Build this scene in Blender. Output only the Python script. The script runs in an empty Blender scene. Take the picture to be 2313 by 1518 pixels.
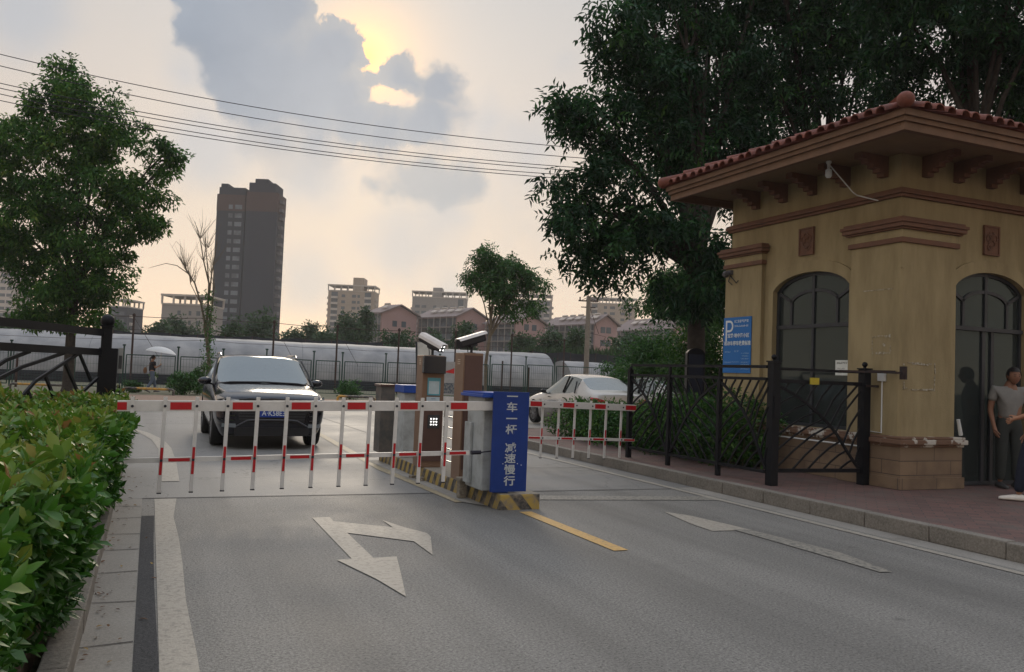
import bpy, bmesh, math, random
import numpy as np
from mathutils import Vector, Matrix
R = math.radians
random.seed(7); rng = np.random.default_rng(7)
sc = bpy.context.scene
COL = sc.collection

# ------------------------------------------------------------------ camera
FPX, CXP, CYP, EYE = 1900.0, 1156.5, 759.0, 1.45
YAW, PITCH, ROLL = math.atan(814/1900*math.cos(R(2.6))), R(2.62), R(2.2)
cf = Vector((math.sin(YAW)*math.cos(PITCH), math.cos(YAW)*math.cos(PITCH), math.sin(PITCH)))
cr0 = Vector((math.cos(YAW), -math.sin(YAW), 0)); cu0 = cr0.cross(cf)
cr = cr0*math.cos(ROLL)+cu0*math.sin(ROLL); cu = cr.cross(cf)
cam = bpy.data.cameras.new('camera'); cam.sensor_width = 36; cam.lens = 36*FPX/2313
cam.clip_start = .05; cam.clip_end = 6000
co = bpy.data.objects.new('camera', cam); COL.objects.link(co)
M3 = Matrix((cr, cu, -cf)).transposed()
co.matrix_world = Matrix.Translation((0, 0, EYE)) @ M3.to_4x4()
sc.camera = co
def ray(x, y): return cf+cr*((x-CXP)/FPX)+cu*((CYP-y)/FPX)
def at(x, y, d): return ray(x, y)*d+Vector((0, 0, EYE))          # point d metres along the view axis
def gnd(x, y, z=0): r = ray(x, y); return r*((z-EYE)/r.z)+Vector((0, 0, EYE))
def hz(x, d, z):                                                    # point above pixel column x, depth d, height z
    lo, hi = -3000., 3000.
    for _ in range(40):
        m = (lo+hi)/2
        if at(x, m, d).z > z: lo = m
        else: hi = m
    return at(x, lo, d)

# ------------------------------------------------------------------ sky
SUN_AZ, SUN_EL = R(12.5), R(20.8)
w = bpy.data.worlds.new('World'); sc.world = w; w.use_nodes = True
N = w.node_tree.nodes; L = w.node_tree.links; N.clear()
def nd(t, **k):
    n = N.new(t)
    for a, b in k.items(): setattr(n, a, b)
    return n
def setin(n, i, v):
    if hasattr(v, 'is_output'): L.new(v, n.inputs[i])
    else: n.inputs[i].default_value = v
def math_(op, a, b=0., c=0., clamp=False):
    n = nd('ShaderNodeMath', operation=op, use_clamp=clamp)
    setin(n, 0, a); setin(n, 1, b); setin(n, 2, c); return n.outputs[0]
def mapr(v, a, b, c, d, interp='SMOOTHSTEP'):
    n = nd('ShaderNodeMapRange', interpolation_type=interp)
    for i, q in enumerate((v, a, b, c, d)): setin(n, i, q)
    return n.outputs[0]
def mixc(f, a, b, mode='MIX'):
    n = nd('ShaderNodeMix', data_type='RGBA', blend_type=mode)
    setin(n, 0, f); setin(n, 6, a if hasattr(a, 'is_output') else (*a, 1)); setin(n, 7, b if hasattr(b, 'is_output') else (*b, 1))
    return n.outputs[2]
tc = nd('ShaderNodeTexCoord').outputs['Generated']
def noise(scale, detail=5, rough=.55, vec=None, dist=0):
    n = nd('ShaderNodeTexNoise'); n.inputs['Scale'].default_value = scale; n.inputs['Detail'].default_value = detail
    n.inputs['Roughness'].default_value = rough; n.inputs['Distortion'].default_value = dist
    L.new(vec or tc, n.inputs['Vector']); return n
def warp(vec, scale, amp, detail=5, rough=.6):
    nz = noise(scale, detail, rough, vec)
    s = nd('ShaderNodeVectorMath', operation='SUBTRACT'); L.new(nz.outputs['Color'], s.inputs[0]); s.inputs[1].default_value = (.5, .5, .5)
    m = nd('ShaderNodeVectorMath', operation='MULTIPLY_ADD'); L.new(s.outputs[0], m.inputs[0]); m.inputs[1].default_value = (amp,)*3
    L.new(vec, m.inputs[2]); return m.outputs[0]
wv = warp(warp(tc, 9, .055, 3), 26, .046, 8, .66)
def blobs(lst, k=.012, vec=None):
    out = None
    for (x, y, r) in lst:
        dv = ray(x, y).normalized()
        n = nd('ShaderNodeVectorMath', operation='DISTANCE'); L.new(vec or wv, n.inputs[0]); n.inputs[1].default_value = dv
        d = math_('SUBTRACT', n.outputs['Value'], r/FPX*.97)
        out = d if out is None else math_('SMOOTH_MIN', out, d, k)
    return out
sep = nd('ShaderNodeSeparateXYZ'); L.new(tc, sep.inputs[0]); el = sep.outputs[2]
main = blobs([(560, -90, 140), (450, -60, 70), (600, 0, 95), (485, 40, 85), (545, 130, 95), (640, 140, 75), (750, 125, 78), (700, 215, 100),
              (590, 225, 85), (800, 245, 75), (905, 190, 55), (985, 205, 55), (880, 300, 62), (975, 280, 62), (620, 300, 55), (720, 310, 50), (800, 300, 50)])
hole = blobs([(850, 222, 18), (885, 230, 24), (920, 236, 14)])
main = math_('SMOOTH_MAX', main, math_('MULTIPLY', hole, -1.), .006)
soft = math_('MULTIPLY', mapr(el, .20, .34, .022, .0035), mapr(noise(6, 3, .5, tc).outputs[0], .38, .66, .55, 3.2))
m1 = mapr(main, math_('MULTIPLY', soft, -1.), soft, 1., 0.)
low = blobs([(845, 418, 24), (890, 424, 30), (935, 405, 42), (985, 400, 48), (1035, 412, 42), (1080, 424, 30)], .03)
m2 = mapr(low, -.012, .006, .85, 0.)
wv2 = warp(tc, 5, .12, 4)
faint = blobs([(900, 560, 110), (980, 500, 80), (700, 620, 90), (1020, 640, 70), (420, 150, 60), (60, 0, 110), (1100, 300, 60), (1200, 330, 70), (1270, 155, 18), (480, 330, 110), (700, 400, 90)], .03, wv2)
m3 = mapr(faint, -.04, .02, .62, 0.)
wisp = mapr(noise(3.2, 6, .6, wv2).outputs[0], .5, .75, 0., .35)
# clear-air colours by elevation
cr_ = nd('ShaderNodeValToRGB'); L.new(el, cr_.inputs[0])
e = cr_.color_ramp.elements
e[0].position = 0.; e[0].color = (1.04, .76, .54, 1)
for p, c in ((.08, (.96, .73, .54)), (.18, (.83, .68, .54)), (.30, (.71, .63, .56)), (.42, (.62, .60, .58)), (.75, (.50, .52, .56))):
    q = e.new(p); q.color = (*c, 1)
e[-1].position = 1.; e[-1].color = (.36, .42, .52, 1)
nish = nd('ShaderNodeTexSky', sky_type='NISHITA', sun_disc=False); nish.sun_elevation = SUN_EL; nish.sun_rotation = SUN_AZ
nish.air_density = 1.; nish.dust_density = 1.; nish.ozone_density = 1.
BGS = .1
def up(c): # displayed radiance -> colour fed to a background of strength BGS
    n = nd('ShaderNodeVectorMath', operation='SCALE'); L.new(c, n.inputs[0]); n.inputs['Scale'].default_value = 1/BGS; return n.outputs[0]
sund = Vector((math.sin(SUN_AZ)*math.cos(SUN_EL), math.cos(SUN_AZ)*math.cos(SUN_EL), math.sin(SUN_EL)))
ds = nd('ShaderNodeVectorMath', operation='DISTANCE'); L.new(tc, ds.inputs[0]); ds.inputs[1].default_value = ray(824, 128).normalized()
g1 = math_('MULTIPLY', math_('EXPONENT', math_('MULTIPLY', math_('POWER', ds.outputs['Value'], 2.), -1/.075**2)), .50)
g2 = math_('MULTIPLY', math_('EXPONENT', math_('MULTIPLY', ds.outputs['Value'], -1/.020)), 2.6)
g = math_('ADD', g1, g2)
base = cr_.outputs[0]
base = mixc(wisp, base, (.49, .53, .59))
base = mixc(m3, base, (.44, .49, .56))
gl = nd('ShaderNodeVectorMath', operation='SCALE'); gl.inputs[0].default_value = (.66, .26, -.10); L.new(g, gl.inputs['Scale'])
lit = nd('ShaderNodeVectorMath', operation='ADD'); L.new(base, lit.inputs[0]); L.new(gl.outputs[0], lit.inputs[1])
cl = mixc(mapr(noise(7, 5, .6, wv).outputs[0], .3, .7, 0., 1., 'LINEAR'), (.185, .25, .345), (.275, .34, .43))
cl = mixc(mapr(el, .17, .33, .35, 0.), cl, (.40, .43, .48))
cl = mixc(math_('MULTIPLY', mapr(main, -.020, .002, 0., 1.), mapr(ds.outputs['Value'], .0, .22, .5, 0.)), cl, (.50, .48, .45))
s1 = mixc(m1, lit.outputs[0], cl)
s2 = mixc(m2, s1, (.34, .38, .43))
# overhead sky, out of view, scaled up: added to brighten the ground
dt = nd('ShaderNodeVectorMath', operation='DOT_PRODUCT'); L.new(tc, dt.inputs[0]); dt.inputs[1].default_value = (cf.x, cf.y, 0)
bst = math_('MAXIMUM', mapr(el, .45, .85, 0., 1.5), 0.)
sb = nd('ShaderNodeVectorMath', operation='SCALE'); L.new(s2, sb.inputs[0]); L.new(math_('ADD', bst, 1.), sb.inputs['Scale']); s2 = sb.outputs[0]
tot = mixc(.9, nish.outputs[0], up(s2))
bg = nd('ShaderNodeBackground'); L.new(tot, bg.inputs[0]); bg.inputs[1].default_value = BGS
wo = nd('ShaderNodeOutputWorld'); L.new(bg.outputs[0], wo.inputs[0])
sl = bpy.data.lights.new('sun', 'SUN'); sl.energy = .6; sl.angle = R(12); sl.color = (1, .86, .68)
so = bpy.data.objects.new('sun', sl); COL.objects.link(so)
so.rotation_euler = (-sund).to_track_quat('-Z', 'Y').to_euler(); so.location = (0, 0, 60)
vs = sc.view_settings; vs.view_transform = 'Standard'; vs.look = 'None'; vs.gamma = 1; vs.exposure = 0.0; vs.use_curve_mapping = False

# ------------------------------------------------------------------ materials
def mat(name, col, rough=.6, metal=0., var=.12, vs=6., bump=0., bs=40., col2=None, spec=.3, streak=0., coat=0., emit=None, es=0., wavy=0., mixs=None, trans=0.):
    m = bpy.data.materials.new(name); m.use_nodes = True; t = m.node_tree; b = t.nodes['Principled BSDF']
    b.inputs['Roughness'].default_value = rough; b.inputs['Metallic'].default_value = metal
    b.inputs['Specular IOR Level'].default_value = spec; b.inputs['Coat Weight'].default_value = coat
    if coat: b.inputs['Coat Roughness'].default_value = .06
    if emit: b.inputs['Emission Color'].default_value = (*emit, 1); b.inputs['Emission Strength'].default_value = es
    tcn = t.nodes.new('ShaderNodeTexCoord')
    nz = t.nodes.new('ShaderNodeTexNoise'); nz.inputs['Scale'].default_value = vs; nz.inputs['Detail'].default_value = 6; nz.inputs['Roughness'].default_value = .65
    if streak:
        mpn = t.nodes.new('ShaderNodeMapping'); mpn.inputs['Scale'].default_value = (1, 1, streak); t.links.new(tcn.outputs['Object'], mpn.inputs[0]); t.links.new(mpn.outputs[0], nz.inputs['Vector'])
    else: t.links.new(tcn.outputs['Object'], nz.inputs['Vector'])
    rp = t.nodes.new('ShaderNodeValToRGB'); t.links.new(nz.outputs[0], rp.inputs[0])
    c2 = col2 or tuple(c*(1-var) for c in col); c1 = col if col2 else tuple(min(1, c*(1+var)) for c in col)
    a, z = mixs or (.3, .7)
    rp.color_ramp.elements[0].position = a; rp.color_ramp.elements[0].color = (*c2, 1)
    rp.color_ramp.elements[1].position = z; rp.color_ramp.elements[1].color = (*c1, 1)
    t.links.new(rp.outputs[0], b.inputs['Base Color'])
    if bump:
        n2 = t.nodes.new('ShaderNodeTexNoise'); n2.inputs['Scale'].default_value = bs; n2.inputs['Detail'].default_value = 5
        t.links.new(tcn.outputs['Object'], n2.inputs['Vector'])
        bp = t.nodes.new('ShaderNodeBump'); bp.inputs['Strength'].default_value = bump; bp.inputs['Distance'].default_value = .01
        t.links.new(n2.outputs[0], bp.inputs['Height']); t.links.new(bp.outputs[0], b.inputs['Normal'])
    if trans:
        tr = t.nodes.new('ShaderNodeBsdfTranslucent'); t.links.new(rp.outputs[0], tr.inputs[0])
        mx = t.nodes.new('ShaderNodeMixShader'); mx.inputs[0].default_value = trans
        t.links.new(b.outputs[0], mx.inputs[1]); t.links.new(tr.outputs[0], mx.inputs[2]); t.links.new(mx.outputs[0], t.nodes['Material Output'].inputs[0])
    return m
def T(m): return m.node_tree.nodes, m.node_tree.links
def glassmat(name, tint, opac, rough=.05, refl=.5, tint2=(.9, .95, .95)):
    m = bpy.data.materials.new(name); m.use_nodes = True; n, l = T(m); n.clear()
    gl = n.new('ShaderNodeBsdfGlossy'); gl.inputs['Roughness'].default_value = rough; gl.inputs[0].default_value = (*tint2, 1)
    tr = n.new('ShaderNodeBsdfTransparent'); tr.inputs[0].default_value = (*tint, 1)
    df = n.new('ShaderNodeBsdfDiffuse'); df.inputs[0].default_value = (.075, .09, .088, 1)
    a = n.new('ShaderNodeMixShader'); a.inputs[0].default_value = opac; l.new(tr.outputs[0], a.inputs[1]); l.new(df.outputs[0], a.inputs[2])
    lw = n.new('ShaderNodeFresnel'); lw.inputs[0].default_value = 1.52
    mu = n.new('ShaderNodeMath'); mu.operation = 'MULTIPLY_ADD'; mu.inputs[1].default_value = 1.; mu.inputs[2].default_value = refl*.1; l.new(lw.outputs[0], mu.inputs[0])
    b = n.new('ShaderNodeMixShader'); l.new(mu.outputs[0], b.inputs[0]); l.new(a.outputs[0], b.inputs[1]); l.new(gl.outputs[0], b.inputs[2])
    o = n.new('ShaderNodeOutputMaterial'); l.new(b.outputs[0], o.inputs[0]); return m
def leafmat(name, stops, rough=.42, trans=.3, spec=.5):
    m = bpy.data.materials.new(name); m.use_nodes = True; n, l = T(m); b = n['Principled BSDF']
    at_ = n.new('ShaderNodeAttribute'); at_.attribute_name = 'rnd'
    rp = n.new('ShaderNodeValToRGB'); l.new(at_.outputs['Fac'], rp.inputs[0]); el = rp.color_ramp.elements
    el[0].position = stops[0][0]; el[0].color = (*stops[0][1], 1); el[1].position = stops[-1][0]; el[1].color = (*stops[-1][1], 1)
    for p, c in stops[1:-1]: q = el.new(p); q.color = (*c, 1)
    l.new(rp.outputs[0], b.inputs['Base Color']); b.inputs['Roughness'].default_value = rough; b.inputs['Specular IOR Level'].default_value = spec
    tr = n.new('ShaderNodeBsdfTranslucent'); l.new(rp.outputs[0], tr.inputs[0])
    mx = n.new('ShaderNodeMixShader'); mx.inputs[0].default_value = trans
    l.new(b.outputs[0], mx.inputs[1]); l.new(tr.outputs[0], mx.inputs[2]); l.new(mx.outputs[0], n['Material Output'].inputs[0])
    return m

# ------------------------------------------------------------------ object helpers
def tag(o, label=None, cat=None, group=None, kind=None):
    if label: o['label'] = label
    if cat: o['category'] = cat
    if group: o['group'] = group
    if kind: o['kind'] = kind
    return o
def empty(name, loc, label=None, cat=None, group=None, rz=0):
    o = bpy.data.objects.new(name, None); COL.objects.link(o); o.location = loc; o.rotation_euler = (0, 0, rz); o.empty_display_size = .2
    return tag(o, label, cat, group)
def origin(p):
    v = Vector((0, 0, 0))
    while p: v += Vector(p.location); p = p.parent
    return v
def link(name, me, parent=None):
    o = bpy.data.objects.new(name, me); COL.objects.link(o)
    if parent: o.parent = parent
    return o
class MB:
    def __init__(s): s.v = []; s.f = []; s.m = []
    def add(s, vs, fs, mi=0):
        o = len(s.v); s.v += [tuple(v) for v in vs]; s.f += [tuple(i+o for i in f) for f in fs]; s.m += [mi]*len(fs); return s
    def box(s, x0, x1, y0, y1, z0, z1, mi=0):
        return s.add([(x0, y0, z0), (x1, y0, z0), (x1, y1, z0), (x0, y1, z0), (x0, y0, z1), (x1, y0, z1), (x1, y1, z1), (x0, y1, z1)],
                     [(0, 3, 2, 1), (4, 5, 6, 7), (0, 1, 5, 4), (1, 2, 6, 5), (2, 3, 7, 6), (3, 0, 4, 7)], mi)
    def obox(s, c, ax, ay, az, mi=0):          # oriented box: centre, three half-extent vectors
        c, ax, ay, az = map(Vector, (c, ax, ay, az))
        vs = [c+ax*i+ay*j+az*k for k in (-1, 1) for j in (-1, 1) for i in (-1, 1)]
        return s.add(vs, [(0, 2, 3, 1), (4, 5, 7, 6), (0, 1, 5, 4), (1, 3, 7, 5), (3, 2, 6, 7), (2, 0, 4, 6)], mi)
    def bar(s, a, b, w, h=None, up=(0, 0, 1), mi=0):
        a, b = Vector(a), Vector(b); d = (b-a); l = d.length
        if l < 1e-6: return s
        d /= l; u = Vector(up)
        if abs(d.dot(u)) > .99: u = Vector((1, 0, 0))
        sd = d.cross(u).normalized(); u = sd.cross(d)
        return s.obox((a+b)/2, d*l/2, sd*w/2, u*(h or w)/2, mi)
    def tube(s, pts, r, n=8, mi=0, cap=True):
        pts = [Vector(p) for p in pts]; rs = r if hasattr(r, '__len__') else [r]*len(pts)
        rings = []; prev = None; vs = []; fs = []
        for i, p in enumerate(pts):
            d = (pts[min(i+1, len(pts)-1)]-pts[max(i-1, 0)])
            d = d.normalized() if d.length > 1e-9 else Vector((0, 0, 1))
            if prev is None:
                u = Vector((0, 0, 1)) if abs(d.z) < .9 else Vector((1, 0, 0))
                a = d.cross(u).normalized()
            else:
                a = (prev-d*prev.dot(d)).normalized()
            prev = a; b = d.cross(a)
            for k in range(n):
                t = 2*math.pi*k/n; vs.append(p+(a*math.cos(t)+b*math.sin(t))*rs[i])
        for i in range(len(pts)-1):
            for k in range(n):
                fs.append((i*n+k, i*n+(k+1) % n, (i+1)*n+(k+1) % n, (i+1)*n+k))
        if cap: fs.append(tuple(reversed(range(n)))); fs.append(tuple((len(pts)-1)*n+k for k in range(n)))
        return s.add(vs, fs, mi)
    def sphere(s, c, r, sc_=(1, 1, 1), nu=14, nv=9, mi=0):
        vs = [(c[0], c[1], c[2]+r*sc_[2])]; fs = []
        for j in range(1, nv):
            a = math.pi*j/nv
            for i in range(nu):
                b = 2*math.pi*i/nu; vs.append((c[0]+r*sc_[0]*math.sin(a)*math.cos(b), c[1]+r*sc_[1]*math.sin(a)*math.sin(b), c[2]+r*sc_[2]*math.cos(a)))
        vs.append((c[0], c[1], c[2]-r*sc_[2])); e_ = len(vs)-1
        for i in range(nu): fs.append((0, 1+i, 1+(i+1) % nu)); fs.append((e_, e_-nu+(i+1) % nu, e_-nu+i))
        for j in range(nv-2):
            for i in range(nu):
                a = 1+j*nu; fs.append((a+i, a+nu+i, a+nu+(i+1) % nu, a+(i+1) % nu))
        return s.add(vs, fs, mi)
    def prism(s, poly, a, mi=0):                # poly: 3-D points, extruded by vector a
        a = Vector(a); n = len(poly); p = [Vector(q) for q in poly]
        nrm = Vector((0, 0, 0))
        for i in range(n): nrm += p[i].cross(p[(i+1) % n])
        if nrm.dot(a) > 0: p.reverse()
        vs = p+[q+a for q in p]
        fs = [tuple(range(n)), tuple(reversed(range(n, 2*n)))]+[((i+1) % n, i, n+i, n+(i+1) % n) for i in range(n)]
        return s.add(vs, fs, mi)
    def lathe(s, prof, c, n=20, mi=0):          # prof: (r, z) about the vertical through c
        vs = []; fs = []
        for r, z in prof:
            for k in range(n):
                t = 2*math.pi*k/n; vs.append((c[0]+r*math.cos(t), c[1]+r*math.sin(t), c[2]+z))
        for i in range(len(prof)-1):
            for k in range(n): fs.append((i*n+k, i*n+(k+1) % n, (i+1)*n+(k+1) % n, (i+1)*n+k))
        fs.append(tuple(reversed(range(n)))); fs.append(tuple((len(prof)-1)*n+k for k in range(n)))
        return s.add(vs, fs, mi)
    def xform(s, M): s.v = [tuple(M @ Vector(v)) for v in s.v]; return s
    def build(s, name, mats, parent=None, smooth=False, bevel=0, local=False, auto=None):
        me = bpy.data.meshes.new(name); o_ = Vector((0, 0, 0)) if local else origin(parent)
        me.from_pydata([(v[0]-o_.x, v[1]-o_.y, v[2]-o_.z) for v in s.v], [], s.f)
        for m in (mats if isinstance(mats, (list, tuple)) else [mats]): me.materials.append(m)
        if len(me.materials) > 1: me.polygons.foreach_set('material_index', s.m)
        if bevel:
            bm = bmesh.new(); bm.from_mesh(me); bmesh.ops.remove_doubles(bm, verts=bm.verts, dist=1e-5)
            ed = [e_ for e_ in bm.edges if len(e_.link_faces) == 2 and e_.calc_face_angle(0) > .6]
            bmesh.ops.bevel(bm, geom=ed, offset=bevel, segments=2, affect='EDGES', profile=.6, clamp_overlap=True)
            bm.to_mesh(me); bm.free()
        if smooth:
            me.polygons.foreach_set('use_smooth', [True]*len(me.polygons))
            me.set_sharp_from_angle(angle=R(auto or 40))
        me.update(); return link(name, me, parent)
def split_parts(o):
    """each connected piece of a part becomes a part of its own"""
    bm = bmesh.new(); bm.from_mesh(o.data); bm.faces.ensure_lookup_table(); seen = set(); isl_ = []
    for f in bm.faces:
        if f.index in seen: continue
        st = [f]; seen.add(f.index); c = []
        while st:
            q = st.pop(); c.append(q.index)
            for e_ in q.edges:
                for g_ in e_.link_faces:
                    if g_.index not in seen: seen.add(g_.index); st.append(g_)
        isl_.append(c)
    for c in isl_[1:]:
        b2 = bm.copy(); b2.faces.ensure_lookup_table(); cs = set(c)
        bmesh.ops.delete(b2, geom=[f for f in b2.faces if f.index not in cs], context='FACES'); me = bpy.data.meshes.new(o.name); b2.to_mesh(me); b2.free()
        for m in o.data.materials: me.materials.append(m)
        link(o.name.split('.')[0], me, o.parent)
    if len(isl_) > 1:
        cs = set(isl_[0]); bmesh.ops.delete(bm, geom=[f for f in bm.faces if f.index not in cs], context='FACES'); bm.to_mesh(o.data)
    bm.free()
def copy_tree(o, parent=None):
    c = o.copy(); COL.objects.link(c)
    if parent: c.parent = parent
    for ch in list(o.children): copy_tree(ch, c)
    return c
def text(s, size, loc, face, m, parent, name='lettering', ext=.002, bold=0., sx=1., align='CENTER'):
    cv = bpy.data.curves.new('t', 'FONT'); cv.body = s; cv.size = size; cv.extrude = ext; cv.align_x = align; cv.align_y = 'CENTER'; cv.offset = bold; cv.resolution_u = 3
    ob = bpy.data.objects.new('t', cv); COL.objects.link(ob)
    bpy.context.view_layer.update()
    me = bpy.data.meshes.new_from_object(ob.evaluated_get(bpy.context.evaluated_depsgraph_get()))
    bpy.data.objects.remove(ob); bpy.data.curves.remove(cv)
    if face == '-Y': Rm = Matrix(((1, 0, 0), (0, 0, -1), (0, 1, 0)))
    elif face == '-X': Rm = Matrix(((0, 0, -1), (-1, 0, 0), (0, 1, 0)))
    else: Rm = face
    M = Matrix.Translation(Vector(loc)-origin(parent)) @ Rm.to_4x4() @ Matrix.Diagonal((sx, 1, 1, 1))
    me.transform(M); me.materials.clear(); me.materials.append(m)
    return link(name, me, parent)
def evalmesh(o):
    bpy.context.view_layer.update()
    me = bpy.data.meshes.new_from_object(o.evaluated_get(bpy.context.evaluated_depsgraph_get()))
    o.modifiers.clear(); old = o.data; o.data = me; bpy.data.meshes.remove(old); return me

# leaves: N leaf cards shaped by a small template
def leaf_mesh(name, C, D, Nn, Ln, Wd, m, parent, rnd=None, fancy=False):
    n = len(C); o_ = np.array(origin(parent)); C = C-o_
    D = D/np.linalg.norm(D, axis=1, keepdims=True); S = np.cross(D, Nn); S /= np.linalg.norm(S, axis=1, keepdims=True)+1e-9; U = np.cross(S, D)
    if fancy:
        tp = np.array([(0, 0, 0), (.22, .33, .05), (.6, .5, .03), (1, 0, -.12), (.6, -.5, .03), (.22, -.33, .05), (.3, 0, -.02), (.65, 0, -.05)])
        tf = [(0, 1, 6), (1, 2, 7, 6), (2, 3, 7), (7, 3, 4), (6, 7, 4, 5), (0, 6, 5)]
        tp = tp[:, [0, 1, 2]]
    else:
        tp = np.array([(0, 0, 0), (.45, .5, .12), (1, 0, -.05), (.45, -.5, .12)]); tf = [(0, 1, 2), (0, 2, 3)]
    k = len(tp)
    V = (C[:, None, :]+(tp[None, :, 0, None]*Ln[:, None, None])*D[:, None, :]+(tp[None, :, 1, None]*Wd[:, None, None])*S[:, None, :]
         + (tp[None, :, 2, None]*Ln[:, None, None])*U[:, None, :]).reshape(-1, 3)
    sizes = np.array([len(f) for f in tf]); flat = np.concatenate([np.array(f) for f in tf])
    loops = (flat[None, :]+np.arange(n)[:, None]*k).reshape(-1); tot = np.tile(sizes, n); start = np.concatenate([[0], np.cumsum(tot)[:-1]])
    me = bpy.data.meshes.new(name); me.vertices.add(len(V)); me.vertices.foreach_set('co', V.astype(np.float32).ravel())
    me.loops.add(len(loops)); me.loops.foreach_set('vertex_index', loops.astype(np.int32))
    me.polygons.add(len(tot)); me.polygons.foreach_set('loop_start', start.astype(np.int32)); me.polygons.foreach_set('loop_total', tot.astype(np.int32))
    me.update(calc_edges=True)
    a = me.attributes.new('rnd', 'FLOAT', 'FACE'); rr = rng.random(n) if rnd is None else rnd
    a.data.foreach_set('value', np.repeat(rr, len(tf)).astype(np.float32))
    me.materials.append(m); return link(name, me, parent)
def rdir(n):
    v = rng.normal(size=(n, 3)); return v/np.linalg.norm(v, axis=1, keepdims=True)
def crown(blobs, nclump, per, cr_, ll, lw, m, parent, droop=.5, flat=.75, name='crown', shell=.5, comp=1):
    """blobs: (cx,cy,cz,rx,ry,rz); clumps fill the blobs with more near the surface; each clump carries leaf sprays"""
    B = np.array(blobs, float); vol = B[:, 3]*B[:, 4]*B[:, 5]; pr = vol**.75; pr /= pr.sum()
    bi = rng.choice(len(B), nclump, p=pr); d = rdir(nclump); rad = (shell+(1-shell)*rng.random(nclump))**(.7)
    cc = B[bi, :3]+d*B[bi, 3:6]*rad[:, None]
    n = nclump*per; ci = np.repeat(np.arange(nclump), per)
    cs = cr_*(.6+.8*rng.random(nclump))
    off = rdir(n)*(rng.random(n)**(1/2.2))[:, None]*cs[ci][:, None]; off[:, 2] *= flat
    C = cc[ci]+off
    out = off/(np.linalg.norm(off, axis=1, keepdims=True)+1e-6)
    D = out*.6+rdir(n)*.7; D[:, 2] -= droop
    rn = np.clip(.5*rng.random(n)+.5*rng.random(nclump)[ci], 0, 1)
    if comp > 1:      # compound leaf: leaflets along a rachis
        D /= np.linalg.norm(D, axis=1, keepdims=True)
        side = np.cross(D, rdir(n)); side /= np.linalg.norm(side, axis=1, keepdims=True)
        Cs, Ds, Rs = [], [], []
        for k in range(comp):
            t = (k//2)/(comp/2)*ll*2.0; sg = 1 if k % 2 else -1
            Cs.append(C+D*t); q = D*.55+side*sg*.8; q[:, 2] -= .25; Ds.append(q); Rs.append(np.clip(rn+rng.normal(0, .06, n), 0, 1))
        C = np.concatenate(Cs); D = np.concatenate(Ds); rn = np.concatenate(Rs); n = len(C)
    Nn = rdir(n)*.8+np.array([0, 0, 1.]); Ln = ll*(.7+.6*rng.random(n)); Wd = lw*(.7+.6*rng.random(n))
    return leaf_mesh(name, C, D, Nn, Ln, Wd, m, parent, rn), cc
def trunk(base, fork, r, targets, m, parent, nl=9, name='trunk', rt=.45, bend=.15):
    b = MB(); base, fork = Vector(base), Vector(fork)
    mid = (base+fork)/2+Vector((random.uniform(-1, 1), random.uniform(-1, 1), 0))*bend
    b.tube([base, base+(mid-base)*.08+Vector((0, 0, .05)), mid, fork], [r*1.35, r*1.05, r*.9, r*.75], 10)
    idx = rng.choice(len(targets), min(nl, len(targets)), replace=False)
    for i in idx:
        t = Vector(targets[i]); h = random.uniform(-.25, .15)
        st = fork+(mid-fork)*max(0, -h); m1 = st+(t-st)*.4+Vector((0, 0, (t-st).length*.12)); m2 = st+(t-st)*.75+Vector((0, 0, (t-st).length*.08))
        b.tube([st, m1, m2, t], [r*rt, r*rt*.7, r*rt*.4, r*.08], 6)
        near = np.argsort(np.linalg.norm(np.array(targets)-np.array(t), axis=1))[1:5]
        for j in near:
            q = Vector(targets[j]); b.tube([m2, (m2+q)/2+Vector((0, 0, .1)), q], [r*rt*.35, r*rt*.2, r*.04], 5)
    return b.build(name, m, parent, smooth=True)

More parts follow.
